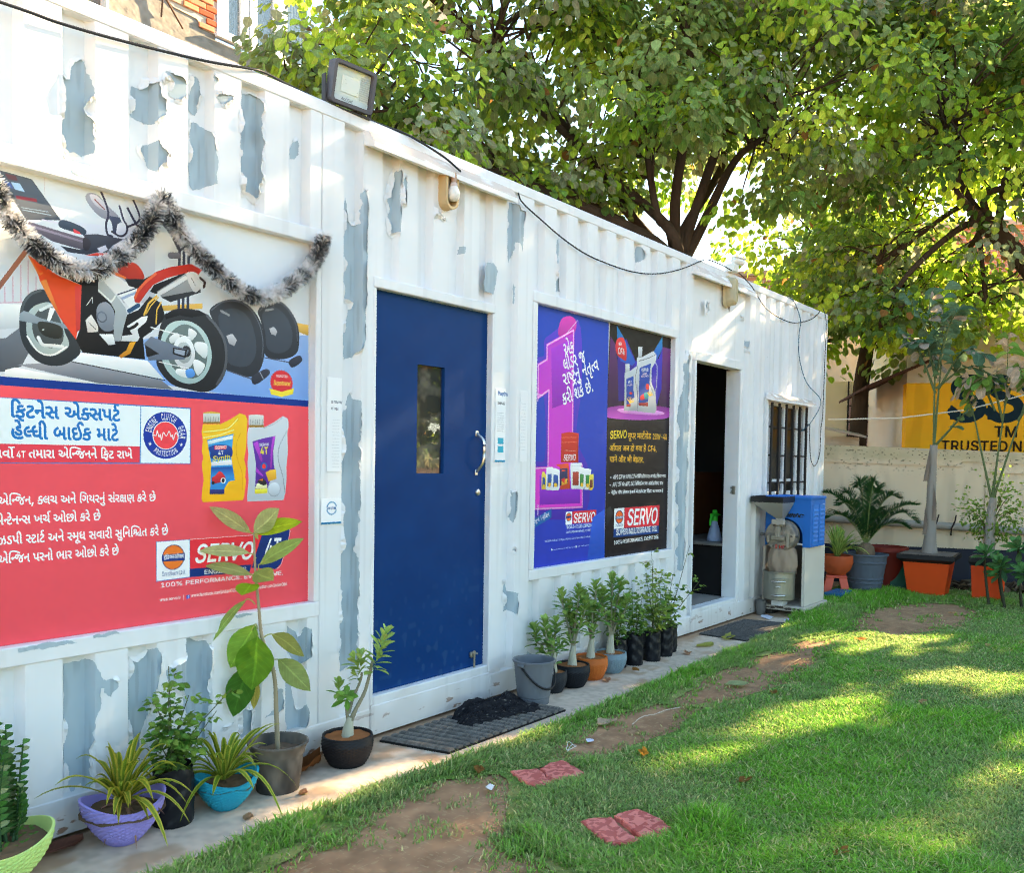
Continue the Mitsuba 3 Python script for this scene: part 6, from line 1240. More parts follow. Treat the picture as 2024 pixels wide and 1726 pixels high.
k, y = notice('pale paper notice with the faded print, left of the blue door', 2.618, 1.28, 2.702, 1.70, 0, (.76, .77, .78))
m = MB()
for i in range(16):
    m.box((2.645 + .006 * rng.random(), y - .0006, 1.30 + i * .014), (2.69, y - .0002, 1.3025 + i * .014))
put(k, 'faint_print', m.mesh(), solid((.62, .63, .65), .6))
m = MB()
for i, z in enumerate((1.585, 1.555)):
    for j in range(4 - i):
        m.add(*words('nmuw'[j], .016, (2.638 + j * .016, y - .0003, z)))
put(k, 'lettering', m.mesh(), solid((.16, .16, .19), .6))
labels[[q_ for q_ in scene if q_.startswith(k + '__lettering')][0]] = dict(kind='stuff')
k, y = notice('white payment sticker with a blue ring, left of the blue door', 2.588, 1.047, 2.704, 1.16, 0, (.80, .81, .82))
put(k, 'blue_stripe', one('box', (2.588, y - .0012, 1.045), (2.704, y - .0002, 1.053)), solid((.01, .17, .36), .5))
r1 = Point(2.648, 1.115).buffer(.030, 24).difference(Point(2.648, 1.115).buffer(.0255, 24)).difference(sbox(2.61, 1.108, 2.69, 1.122))
put(k, 'ring', one('prism', r1, 0, .0008, lambda v: np.c_[v[:, 0], y - .0004 - v[:, 2], v[:, 1]]), solid((.03, .2, .42), .5))
put(k, 'lettering', words('PAYTM', .011, (2.620, y - .0004, 1.1095), True), solid((.01, .10, .30), .5))
k, y = notice('tall white payment notice with blue pictures, right of the blue door', 3.812, 1.331, 3.902, 1.739, 0, (.77, .79, .80))
put(k, 'lettering', words('Paytm', .022, (3.828, y - .0004, 1.70), True), solid((.01, .10, .34), .5)); put(k, 'lettering', words('Safe &', .015, (3.828, y - .0004, 1.650), True), solid((.12, .12, .14), .5))
for q_ in [q_ for q_ in scene if q_.startswith(k + '__lettering')]:
    labels[q_] = dict(kind='stuff')
m = MB()
for i in range(9):
    m.box((3.826, y - .0006, 1.50 + i * .0125), (3.885 + .008 * rng.random(), y - .0002, 1.5028 + i * .0125))
put(k, 'small_print', m.mesh(), solid((.45, .47, .5), .6))
m = MB().box((3.835, y - .0008, 1.43), (3.885, y - .0002, 1.465)).box((3.835, y - .0008, 1.384), (3.885, y - .0002, 1.419))
put(k, 'picture', m.mesh(), solid((.04, .36, .50), .5)); put(k, 'blue_stripe', one('box', (3.812, y - .001, 1.331), (3.902, y - .0002, 1.341)), solid((.02, .25, .48), .5))
k, y = notice('faded narrow notice beside the blue poster', 4.036, 1.333, 4.106, 1.743, 0, (.74, .75, .76))
m = MB()
for i in range(15):
    m.box((4.045, y - .0006, 1.40 + i * .019), (4.09, y - .0002, 1.4028 + i * .019))
put(k, 'faint_print', m.mesh(), solid((.6, .62, .65), .6))

# ------------------------------------------------------------------ lamps, camera, cables, garland
k = thing('floodlight', 'grey rectangular floodlight standing on the cabin roof edge', 'floodlight')
tw = T().translate([2.725, -.02, 2.998]).scale(.92).rotate([0, 0, 1], -5).rotate([1, 0, 0], 12)
gm = solid((.085, .085, .10), .5)
fr = sbox(-.125, -.098, .125, .098).buffer(-.02).buffer(.02)
put(k, 'housing', one('prism', fr.difference(sbox(-.108, -.082, .108, .082).buffer(-.012).buffer(.012)), -.012, .03, out2), gm, to_world=tw)
put(k, 'rear_shell', one('hull', [(x * s, yy, z * s) for s, yy in ((1, -.012), (1, .015), (.8, .05)) for x in (-.118, .118) for z in (-.092, .092)]), gm, to_world=T().translate([2.725, -.02, 2.998]).scale(.92).rotate([0, 0, 1], -5).rotate([1, 0, 0], 12).translate([0, .018, 0]))
put(k, 'reflector', one('box', (-.108, -.004, -.06), (.108, .002, .082), .002), solid((.62, .70, .70), .3), to_world=tw)
m = MB().box((-.062, -.008, -.035), (.045, -.005, .042), .001)
put(k, 'light_panel', m.mesh(), solid((.74, .80, .78), .4), to_world=tw)
m = MB()
for i in range(11):
    m.box((.050, -.007, -.045 + i * .010), (.104, -.005, -.040 + i * .010))
for x, z in ((-.045, .02), (-.038, .004), (.03, -.02)):
    m.box((x, -.0095, z), (x + .006, -.0085, z + .003))
put(k, 'fins', m.mesh(), solid((.5, .56, .58), .4), to_world=tw)
put(k, 'lower_plate', one('box', (-.108, -.0055, -.082), (.108, -.0005, -.052), .001), solid((.55, .66, .72), .4), to_world=tw)
put(k, 'lettering', (lambda a: (a[0], a[1]))(words('ALCON', .014, (-.052, -.006, -.072))), solid((.12, .16, .22), .5), to_world=tw)
put(k, 'lens', ([(-.11, -.0155, -.084), (.11, -.0155, -.084), (.11, -.0155, .084), (-.11, -.0155, .084)], [(0, 1, 2, 3)]), 'pane', to_world=tw)
m = MB().box((-.140, -.01, -.105), (-.132, .02, .03), .002).box((.132, -.01, -.105), (.140, .02, .03), .002).box((-.14, -.01, -.115), (.14, .02, -.106), .002)
put(k, 'bracket', m.mesh(), solid((.05, .05, .055), .6), to_world=T().translate([2.725, -.0, 2.998]).scale(.92).rotate([0, 0, 1], -5))

k = thing('wall_lamp', 'oval wall lamp with a bare white bulb above the blue door', 'lamp')
ring = LineString([(3.377, 2.650), (3.377, 2.752)]).buffer(.047, 12).difference(LineString([(3.377, 2.650), (3.377, 2.752)]).buffer(.033, 12))
yl = wall_y(3.377)
put(k, 'ring', one('prism', ring, -yl, .055 - .0, out2), solid((.52, .38, .20), .6)); put(k, 'back_plate', one('prism', LineString([(3.377, 2.650), (3.377, 2.752)]).buffer(.034, 12), -yl, -yl + .006, out2), solid((.42, .46, .47), .6))
put(k, 'socket', one('lathe', [(0, .05), (.014, .05), (.016, .02), (.012, 0), (.012, -.02), (0, -.02)], n=16), solid((.40, .27, .20), .6), True, to_world=T().translate([3.385, -.055, 2.735]))
put(k, 'bulb', one('lathe', [(.012, .06), (.018, .045), (.027, .028), (.033, .008), (.030, -.014), (.018, -.028), (0, -.033)], n=20), solid((.72, .70, .66), .3), True, to_world=T().translate([3.385, -.055, 2.675]))
put(k, 'bulb_collar', one('lathe', [(.012, .062), (.0185, .055), (.0195, .04), (.016, .036)], n=20), solid((.55, .45, .40), .4), True, to_world=T().translate([3.385, -.055, 2.676]))
k = thing('wall_lamp', 'yellowed glass capsule lamp above the open doorway', 'lamp')
cap = lambda r: LineString([(6.79, 2.665), (6.79, 2.80)]).buffer(r, 10)
put(k, 'back_plate', one('prism', cap(.062), 0, .02, out2), solid((.50, .42, .26), .6))
put(k, 'glass', one('hull', [(6.79 + r * math.cos(a) * s, yy, z0 + r * math.sin(a) * s) for z0, q in ((2.80, 0), (2.665, math.pi)) for a in np.linspace(q, q + math.pi, 9) for r, s, yy in ((.05, 1, -.02), (.05, .9, -.075), (.05, .55, -.092))]), solid((.42, .36, .22), .2), 50)
put(k, 'drip_tip', one('tube', [(6.79, -.03, 2.61), (6.79, -.03, 2.575)], [.008, .003], 6), solid((.12, .09, .06), .7))

k = thing('security_camera', 'white bullet security camera on a box above the open doorway', 'camera')
put(k, 'junction_box', one('box', (6.80, -.06, 2.90), (6.90, .02, 2.965), .006), solid((.68, .66, .60), .5), 30)
bt = T().translate([6.91, -.05, 2.995]).rotate([0, 0, 1], -22).rotate([0, 1, 0], 4).scale(.74)
put(k, 'body', one('lathe', [(0, -.09), (.026, -.09), (.036, -.08), (.037, .06), (.034, .065), (0, .065)], n=24), solid((.72, .71, .66), .4), 40, to_world=bt.rotate([0, 1, 0], 90))
put(k, 'front_glass', one('lathe', [(0, .068), (.031, .068), (.034, .06)], n=24), BLACK, 40, to_world=bt.rotate([0, 1, 0], 90)); put(k, 'sun_shade', one('box', (-.09, -.042, .030), (.085, .042, .042), .004), solid((.74, .73, .69), .4), to_world=bt)
put(k, 'arm', one('tube', [(6.86, -.02, 2.96), (6.875, -.03, 2.985), (6.89, -.04, 3.0)], .012, 8), solid((.66, .64, .58), .5))


def cable(label, pts, r=.0042, rgb=(.022, .024, .03), y=-.02, k=6):
    p = [(a[0], a[2] if len(a) > 2 else y, a[1]) for a in pts]
    return tag(put(None, 'cable', one('tube', curve(p, k), r, 6), solid(rgb, .5), True), label, 'cable')


cable('thick dark cable running along the top of the cabin on the left', [(.6, 2.72), (1.261, 2.768), (1.449, 2.776), (1.687, 2.803), (1.984, 2.848), (2.189, 2.891), (2.273, 2.909, -.004), (2.42, 2.906, .01), (2.60, 2.905, .02), (2.95, 2.905, .01), (3.10, 2.90, -.01), (3.30, 2.85, -.05), (3.42, 2.80, -.07)], .0052)
cable('black cable sagging across the cabin above the blue poster', [(3.90, 2.81, -.07), (4.01, 2.79), (4.2, 2.732), (4.418, 2.673), (4.661, 2.631), (4.898, 2.619), (5.15, 2.619), (5.379, 2.636), (5.598, 2.672), (5.803, 2.723), (6.038, 2.797), (6.30, 2.895), (6.45, 2.93, .0), (6.62, 2.92, -.03), (6.78, 2.90, -.05)])
cable('black cable sagging at the far end of the cabin', [(6.9, 2.91, -.05), (7.15, 2.84, -.06), (7.409, 2.784), (7.583, 2.718), (7.87, 2.679), (8.198, 2.672), (8.462, 2.707), (8.766, 2.781), (8.994, 2.882), (9.05, 2.91, .02)])
cable('thin blue wire hanging over the barred window', [(8.106, 2.905, .02), (8.20, 2.90, -.012), (8.289, 2.867), (8.401, 2.789), (8.462, 2.702), (8.429, 2.602), (8.43, 2.411), (8.553, 2.231), (8.731, 2.119), (8.83, 2.0, -.10), (8.82, 1.90, -.10), (8.74, 1.76, -.05), (8.62, 1.70, -.04), (8.50, 1.66, -.036)], .004, (.012, .09, .16))
cable('black cable looping down the corner of the cabin', [(9.18, 2.95, .01), (9.2, 2.80), (9.187, 2.388), (9.168, 1.875), (9.123, 1.697), (9.107, 1.456), (8.975, 1.326), (8.849, 1.394), (8.801, 1.569), (8.79, 1.70), (8.72, 1.74, -.04), (8.60, 1.70, -.04)], .004)

g = thing('tinsel_garland', 'black and white tinsel garland draped across the motorcycle poster', 'garland')
gp = [(1.02, 2.30), (1.13, 2.27), (1.22, 2.205), (1.251, 2.155), (1.271, 2.11), (1.303, 2.071), (1.358, 2.026), (1.426, 1.987), (1.496, 1.972), (1.557, 1.981), (1.62, 2.023), (1.684, 2.079), (1.738, 2.146), (1.772, 2.216), (1.803, 2.285), (1.838, 2.250), (1.87, 2.187), (1.914, 2.15), (1.959, 2.113), (2.012, 2.076), (2.083, 2.034), (2.156, 2.000), (2.24, 1.99), (2.318, 2.023), (2.399, 2.073), (2.482, 2.146), (2.539, 2.224), (2.567, 2.306)]
gc = curve([(u, -.034, z) for u, z in gp], 8)
put(g, 'core', one('tube', gc, .006, 6), BLACK)
r = np.random.default_rng(3); N = 15000
seg = np.linalg.norm(np.diff(gc, axis=0), axis=1); cum = np.r_[0, seg.cumsum()]; s = r.random(N) * cum[-1]
i = np.clip(np.searchsorted(cum, s) - 1, 0, len(seg) - 1); q = gc[i] + (gc[i + 1] - gc[i]) * ((s - cum[i]) / seg[i])[:, None]
tn = nrm(gc[i + 1] - gc[i]); dd = r.normal(size=(N, 3)); dd -= (dd * tn).sum(1, keepdims=True) * tn; dd = nrm(nrm(dd) + .45 * r.normal(size=(N, 1)) * tn)
ln = (.030 + .014 * r.random(N))[:, None]; sd = nrm(np.cross(dd, r.normal(size=(N, 3)))) * .0017
tip = q + dd * ln; tip[:, 1] = np.minimum(tip[:, 1], .034); tip[:, 2] -= .003
wv = smooth = np.sin(s * 46 + 2.2 * np.sin(s * 17)) + .45 * r.normal(size=N)
up = (dd[:, 2] > .15)
white = (wv + .7 * up > .45)
col = np.where(white[:, None], np.array([.80, .80, .82]) * (.75 + .25 * r.random((N, 1))), np.array([.010, .014, .020]) * (.5 + r.random((N, 1))))
tipc = np.where((~white & (r.random(N) < .35))[:, None], np.array([.56, .56, .58]), col)
v = np.stack([q + sd, q - sd, tip - sd * .6, tip + sd * .6], 1).reshape(-1, 3)
kf = put(g, 'tinsel_fringe', (v, np.arange(N)[:, None] * 4 + np.array([[0, 1, 2, 3]])), 'satin', color=np.stack([col, col, tipc, tipc], 1).reshape(-1, 3)); labels[kf] = dict(kind='stuff')

# ------------------------------------------------------------------ plants in pots
RH, FH = nrm(np.array([RGT[0], RGT[1], 0])), nrm(np.array([FWD[0], FWD[1], 0]))


def L3(base, a, b, c=0.0):
    return np.asarray(base, float) + RH * a + np.array([0, 0, 1.0]) * b + FH * c


def weave(amp, nl):
    def f(R, Z, G):
        row = np.arange(len(R))[:, None]
        on = (row > 1) & (row < len(R) - 6)
        return R + on * amp * np.cos(G * nl + np.pi * ((row // 2) % 2)) * (1 - .35 * (row % 2)), Z
    return f


def soil_disc(k, x, y, z, r, rgb=(.20, .10, .05), seed=0):
    n, mrows = 22, 7; m = MB()
    pr = [(r * t, 0) for t in np.linspace(0, 1, mrows)]
    def rf(R, Z, G):
        return R, Z + .16 * r * (meshkit.fbm(np.stack([R * np.cos(G) * 60, R * np.sin(G) * 60, R * 0 + seed], -1), 3, seed) - .5) + .05 * r * (1 - (R / r) ** 2)
    m.lathe(pr, (x, y, z), n, rfun=rf)
    put(k, 'soil', m.mesh(), solid(rgb, .95))


def woven_pot(k, x, y, R, h, rgb, rough=.5, label=None):
    t = np.linspace(0, 1, 40); rr = R * (.62 + .38 * np.sin(np.clip(t, 0, .8) / .8 * np.pi / 2) ** .8 - .04 * np.clip(t - .75, 0, 1) * 4)
    pr = [(0, .002), (rr[0] * .9, 0)] + list(zip(rr, t * h)) + [(rr[-1] + .002, h), (rr[-1] - .004, h + .002), (rr[-1] - .008, h - .006), (rr[-1] - .01, h * .6), (0, h * .6)]
    put(k, 'pot', one('lathe', pr, (x, y, 0), 96, rfun=weave(R * .026, 24)), solid(rgb, rough), 50, label=label)
    return h * .92


def rosette(tip, axis, n, Ln, Wd, span, seed, cols=((.16, .28, .06), (.26, .40, .09)), spread=(28, 80)):
    r = np.random.default_rng(seed); axis = nrm(np.asarray(axis, float)); e1 = nrm(np.cross(axis, (.3, .9, .2))); e2 = np.cross(axis, e1)
    t = (np.arange(n) + .5) / n; ph = np.arange(n) * 2.39996 + r.random() * 6
    rad = np.cos(ph)[:, None] * e1 + np.sin(ph)[:, None] * e2
    a = np.radians(spread[0] + (spread[1] - spread[0]) * t + 9 * r.normal(size=n))[:, None]
    base = np.asarray(tip) - axis * (span * t[:, None]); d = axis * np.cos(a) + rad * np.sin(a); nn = axis * np.sin(a) - rad * np.cos(a)
    mixv = np.clip(1 - t + .3 * r.normal(size=n), 0, 1)[:, None]
    c = np.array(cols[0]) * (1 - mixv) + np.array(cols[1]) * mixv
    return leaves(base, d, nn, Ln * (.55 + .45 * np.minimum(1, t * 2 + .15)) * (.85 + .3 * r.random(n)), Wd * (.8 + .3 * r.random(n)), 'spoon', .10 + .1 * r.random(n), .12, c, 6)


def cat(lvs):
    return np.concatenate([l[0] for l in lvs]), lvs[0][1], np.concatenate([l[2] for l in lvs])


STEM = solid((.23, .22, .15), .7)


def stem(k, pts, r, mat=STEM, n=8, kk=5, name='stem'):
    put(k, name, one('tube', curve(pts, kk), np.interp(np.linspace(0, 1, (len(pts) - 1) * kk + 1), np.linspace(0, 1, len(r)), r), n), mat, True)


# the desert rose beside the blue door
k = thing('potted_plant', 'leaning desert rose in a black woven pot left of the blue door', 'potted plant')
B = np.array([2.61, -.165, 0]); z = woven_pot(k, B[0], B[1], .112, .135, (.012, .012, .014)); soil_disc(k, B[0], B[1], z, .100, (.27, .10, .035), 1)
S = B + (0, 0, z)
stem(k, [L3(S, 0, -.02), L3(S, .003, .03), L3(S, .012, .085)], [.030, .024, .013], solid((.42, .41, .31), .7), 12)
stem(k, [L3(S, .010, .06), L3(S, .035, .12), L3(S, .070, .19, .01), L3(S, .092, .27, .01), L3(S, .105, .33)], [.013, .0095, .008, .007, .006])
stem(k, [L3(S, .008, .06), L3(S, -.003, .10), L3(S, -.004, .155, -.01)], [.010, .007, .006]); stem(k, [L3(S, .004, .10), L3(S, .020, .165, .02), L3(S, .050, .24, .03), L3(S, .055, .275, .03)], [.008, .0065, .0055, .005])
LG = ((.26, .38, .11), (.42, .56, .14))
put_leaves(k, 'leaf', cat([rosette(L3(S, .165, .465), (RH * .30 + (0, 0, .95)), 34, .085, .030, .19, 1, LG), rosette(L3(S, .02, .335, .03), RH * -.45 + (0, 0, .9), 16, .075, .028, .07, 2, LG), rosette(L3(S, .055, .36, .0), (0, 0, 1.0), 12, .075, .027, .07, 7, LG),
                           rosette(L3(S, -.035, .235, -.01), (0, 0, 1.0), 13, .065, .025, .06, 3, ((.16, .28, .06), (.28, .40, .10))), rosette(L3(S, -.004, .185, -.015), FH * -.5 + (0, 0, .8), 9, .065, .030, .03, 4, ((.13, .27, .05), (.22, .38, .08)), (50, 100)), rosette(L3(S, .03, .27, .02), RH * -.4 + (0, 0, .8), 6, .05, .02, .04, 5)]), 'leaf_thick')

AD = ((.11, .21, .045), (.29, .42, .10))
for (x, y, R, h, rgb, lab, tops, seed) in [
    (4.195, -.150, .085, .125, (.022, .024, .028), 'short desert rose in a dark grey woven pot behind the bucket', [(-.11, .26), (-.05, .31), (.015, .30), (-.02, .22)], 21),
    (4.378, -.165, .105, .135, (.011, .012, .015), 'tall desert rose in a black woven pot, second from the bucket', [(-.07, .44), (.03, .47), (-.02, .36), (.07, .40), (.0, .30)], 22),
    (4.605, -.150, .105, .14, (.46, .115, .02), 'desert rose in the orange woven pot', [(.02, .47), (.07, .42), (-.05, .40), (.0, .33)], 23),
    (4.836, -.150, .105, .13, (.17, .235, .27), 'desert rose in the blue grey woven pot', [(.0, .50), (.06, .46), (-.06, .38), (.10, .36)], 24)]:
    k = thing('potted_plant', lab, 'potted plant', 'desert roses in woven pots along the wall')
    z = woven_pot(k, x, y, R, h, rgb); soil_disc(k, x, y, z, R * .9, (.24, .095, .035), seed)
    S = np.array([x, y, z]); lv = []
    stem(k, [S + (0, 0, -.02), L3(S, .0, .05), L3(S, .005, .12)], [.032, .024, .015], solid((.40, .385, .30), .7), 12)
    for j, (a, b) in enumerate(tops):
        c = .05 * math.sin(j * 2.4 + seed)
        stem(k, [L3(S, .004, .10), L3(S, a * .35, .10 + (b - .1) * .35, c * .4), L3(S, a * .8, b - .10, c), L3(S, a, b - .04, c)], [.010, .007, .006, .004])
        lv.append(rosette(L3(S, a, b, c), RH * a * 1.2 + np.array([0, 0, .9]) + FH * c * 2, 24, .082, .032, .12, seed * 7 + j, AD))
        lv.append(rosette(L3(S, a * .6 + .03 * math.sin(j), b - .13, c - .02), RH * (a - .03) * 4 - FH * .2 + np.array([0, 0, .7]), 10, .07, .028, .06, seed * 9 + j, AD))
    put_leaves(k, 'leaf', cat(lv), 'leaf_thick', 110)


def blades(S, N, Lr, W, seed, edge, el=(35, 85), droop=(.35, .9), bias=None):
    r = np.random.default_rng(seed); a = r.random(N) * 2 * np.pi; e = np.radians(el[0] + (el[1] - el[0]) * r.random(N) ** .8)
    d = np.stack([np.cos(a) * np.cos(e), np.sin(a) * np.cos(e), np.sin(e)], -1)
    d[:, 1] = np.where(d[:, 1] > 0, d[:, 1] * .35, d[:, 1])
    d = nrm(d); ro = np.stack([np.cos(a), np.sin(a), 0 * a], -1); n = np.array([0, 0, 1.0]) - ro * .3
    Ln = Lr[0] + (Lr[1] - Lr[0]) * r.random(N)
    lv = leaves(S + ro * .022 * r.random((N, 1)), d, n, Ln, W * (.8 + .4 * r.random(N)), 'blade', droop[0] + (droop[1] - droop[0]) * r.random(N) * (1.1 - np.sin(e)) * 1.6, .22, np.array(edge) * (.8 + .4 * r.random((N, 1))), 10)
    lv[0][:, :, 1] = np.minimum(lv[0][:, :, 1], -.004); lv[0][:, :, 2] = np.maximum(lv[0][:, :, 2], .006)
    return lv


def boat_bowl(k, x, y, R, h, lift, rgb, rot=0):
    t = np.linspace(0, 1, 40); rr = R * np.sin(np.clip(t * 1.08 + .22, 0, 1.3) / 1.3 * np.pi / 2) ** .85
    pr = [(0, .001), (rr[0] * .9, 0)] + list(zip(rr, t)) + [(rr[-1] + .003, 1.0), (rr[-1] - .005, 1.01), (rr[-1] - .008, .97), (rr[-1] * .8, .5), (0, .45)]
    wv = weave(R * .022, 26)
    def rf(R_, Z, G):
        R2, _ = wv(R_, Z, G)
        zr = h + lift * np.cos(2 * (G - math.radians(rot)))
        return R2 * (1 + .04 * np.cos(2 * (G - math.radians(rot)))), np.where(Z > .02, Z, 0) * zr
    put(k, 'pot', one('lathe', pr, (x, y, 0), 104, rfun=rf), solid(rgb, .45), 50)


k = thing('potted_plant', 'devil\'s backbone plant in the lime green bowl at the left edge', 'potted plant')
boat_bowl(k, 1.165, -.175, .160, .160, .016, (.50, .66, .20), -14); soil_disc(k, 1.165, -.175, .14, .148, (.14, .09, .05), 5)
S = np.array([1.165, -.165, .145]); r = np.random.default_rng(8)
for j in range(24):
    a, c = -.11 + .0095 * j + .02 * r.normal(), .05 * r.normal()
    hgt = .24 + .12 * r.random() - .12 * (j % 4 == 2); p0 = L3(S, a * .75, 0, c * .6); p1 = L3(S, a * 1.15 + .025 * r.normal(), hgt, c + .02 * r.normal())
    p0[1] = min(p0[1], -.10); p1[1] = min(p1[1], -.05)
    sp = curve([p0, (p0 + p1) / 2 + .012 * r.normal(size=3), p1], 8)
    sk = put(k, 'stem', one('tube', sp, np.linspace(.0045, .0025, len(sp)), 6), solid((.03, .075, .03), .6), True)
    n = 26; tt = np.linspace(.12, 1, n); bp = np.stack([np.interp(tt, np.linspace(0, 1, len(sp)), sp[:, q]) for q in range(3)], -1)
    pa = r.random() * 3.1; pv = np.array([math.cos(pa), math.sin(pa), 0]) * .8 + RH * .6; pv = nrm(pv) * np.where(np.arange(n) % 2, 1, -1)[:, None]
    d = pv * .85 + (0, 0, .42); g1 = np.array([.055, .14, .035]) if j % 3 else np.array([.09, .22, .04])
    cc = g1 * (.7 + .6 * r.random((n, 1))); pale = (r.random((n, 1)) < .25)
    put_leaves(sk, 'leaf', leaves(bp, d, np.cross(pv, (0, 0, 1.0)) * .35 + np.array([0, 0, 1.0]), .046 * (1.05 - .45 * tt) * (.85 + .3 * r.random(n)), .023, 'lance', .10, .25, np.where(pale, np.array([.22, .30, .14]), cc), 5), 'leaf_thick', 20)
gl = []
for j in range(60):
    a = r.random() * 6.28; q = S + np.array([.12 * math.cos(a) * r.random() ** .5, .12 * math.sin(a) * r.random() ** .5 - .02, .012])
    gl.append(leaves(q, r.normal(size=3) * (1, 1, .2) + (0, 0, .5), (0, 0, 1.0), .018, .014, 'round', .2, .1, (.12, .24, .04)))
kk = put(k, 'ground_cover', (cat(gl)[0].reshape(-1, 3), (gl[0][1][None] + (np.arange(60) * 21)[:, None, None]).reshape(-1, 3)), 'leaf', True, uv=cat(gl)[2].reshape(-1, 2)); labels[kk] = dict(kind='stuff')

k = thing('potted_plant', 'spider plant with yellow striped leaves in the lavender bowl', 'potted plant')
boat_bowl(k, 1.585, -.165, .132, .155, .016, (.30, .25, .62), -14); soil_disc(k, 1.585, -.165, .116, .140, (.12, .075, .04), 6)
YE = (.47, .42, .055)
put_leaves(k, 'leaf', blades(np.array([1.585, -.155, .14]), 54, (.26, .50), .022, 14, YE, (30, 85), (.35, .9)), 'striped_leaf')
dl = blades(np.array([1.60, -.15, .11]), 9, (.12, .22), .014, 15, (.34, .21, .14), (15, 40), (.5, 1.2)); put_leaves(k, 'dead_leaf', dl, 'leaf')
k = thing('potted_plant', 'spider plant with yellow striped leaves in the turquoise bowl', 'potted plant')
boat_bowl(k, 1.985, -.180, .116, .130, .016, (.02, .31, .44), -14); soil_disc(k, 1.985, -.180, .098, .115, (.12, .075, .04), 7)
put_leaves(k, 'leaf', blades(np.array([1.985, -.17, .115]), 44, (.24, .46), .021, 19, (.44, .44, .06), (28, 85), (.35, .9)), 'striped_leaf')


def grow_bag(k, x, y, R, h, seed):
    n = 40
    def rf(R_, Z, G):
        return R_ + (Z > .01) * .006 * (meshkit.fbm(np.stack([np.cos(G) * 3, np.sin(G) * 3, Z * 14], -1), 3, seed) - .5) * 2 + .002 * np.sin(Z * 90 + 3 * np.sin(G * 2 + seed)), Z + (Z > h * .9) * .008 * np.sin(G * 3 + seed)
    pr = [(0, .001), (R * .92, 0)] + [(R * (.96 + .04 * math.sin(t * 3)), t * h) for t in np.linspace(.03, 1, 22)] + [(R - .003, h), (R - .006, h * .85), (0, h * .85)]
    put(k, 'grow_bag', one('lathe', pr, (x, y, 0), n, rfun=rf), solid((.010, .011, .014), .33), True)
    soil_disc(k, x, y, h * .86, R * .93, (.12, .075, .04), seed)


def rose(k, S, shoots, nl, seed, cols, most=70):
    r = np.random.default_rng(seed); lv = []
    for a, b, c in shoots:
        p = [S + (0, 0, -.02), L3(S, a * .35 + .01 * r.normal(), b * .4, c * .5), L3(S, a, b, c)]
        p = [np.array([q[0], min(q[1], -.02), q[2]]) for q in p]
        stem(k, p, [.0032, .0026, .0015], solid((.075, .085, .035), .7), 6)
        cp = curve(p, 8)
        for j in range(nl):
            t = .15 + .85 * r.random() ** .8; q = cp[int(t * (len(cp) - 1))]; az = r.random() * 6.28
            dv = np.array([math.cos(az), math.sin(az), .25 + .3 * r.normal()]); dv = nrm(dv); ln = .035 + .03 * r.random()
            cc = np.array(cols[0]) + (np.array(cols[1]) - cols[0]) * np.clip(t * .7 + .3 * r.normal(), 0, 1)
            for w in (-1, 0, 1):
                sd = np.cross(dv, (0, 0, 1.0)); pos = q + dv * ln * (1 if w == 0 else .62); d2 = dv + sd * w * 1.1 + .2 * r.normal(size=3)
                lv.append(leaves(pos, d2, np.array([0, 0, 1.0]) + .55 * r.normal(size=3), .030 + .012 * r.random(), .021, 'ovate', .22, .12, cc * (.8 + .4 * r.random()), 5))
    l = cat(lv); l[0][:, :, 1] = np.minimum(l[0][:, :, 1], -.006)
    put_leaves(k, 'leaf', l, 'leaf', most)


RC = ((.085, .18, .04), (.26, .42, .08))
k = thing('potted_plant', 'rose bush in a black grow bag between the lavender and turquoise bowls', 'potted plant')
grow_bag(k, 1.785, -.150, .072, .21, 1)
rose(k, np.array([1.785, -.15, .19]), [(-.03, .38, .03), (-.08, .25, .02), (.04, .27, .04), (.0, .20, -.05), (-.05, .15, -.05), (.06, .15, -.02), (.15, .22, .02), (.20, .30, .03), (-.02, .30, .0), (.02, .10, -.06)], 17, 31, RC, 120)
for x, y, R, h, lab, sh, nl, seed in [
    (4.985, -.120, .058, .19, 'rose bush in the leftmost of the black grow bags past the woven pots', [(-.02, .30, 0), (.05, .25, .02), (-.06, .2, 0), (.0, .18, -.04), (.03, .33, .02)], 12, 41),
    (5.115, -.165, .060, .205, 'rose bush in the second of the black grow bags past the woven pots', [(-.04, .28, 0), (.05, .30, .0), (.0, .22, -.05), (-.02, .38, .03), (.02, .15, -.05)], 12, 42),
    (5.300, -.195, .060, .205, 'tall yellowish rose bush in the third of the black grow bags', [(.0, .50, .02), (-.05, .40, 0), (.06, .42, .0), (.03, .28, -.04), (-.03, .25, -.05), (.05, .2, -.05), (-.01, .58, .03)], 13, 43),
    (5.490, -.190, .058, .20, 'rose bush with one long thin shoot in the fourth of the black grow bags', [(.16, .60, .0), (.05, .40, 0), (.0, .32, -.03), (.23, .36, -.03), (-.05, .34, .0), (.02, .2, -.05)], 11, 44),
    (5.640, -.150, .055, .19, 'rose bush in the last black grow bag before the open doorway', [(-.04, .30, .0), (.02, .24, -.02), (-.02, .18, -.03)], 8, 45)]:
    k = thing('potted_plant', lab, 'potted plant', 'rose bushes in black grow bags')
    grow_bag(k, x, y, R, h, seed)
    rose(k, np.array([x, y, h * .86]), sh, int(nl * 1.7), seed, ((.08, .17, .04), (.26, .40, .08)) if seed != 43 else ((.13, .23, .05), (.38, .48, .10)), 70)

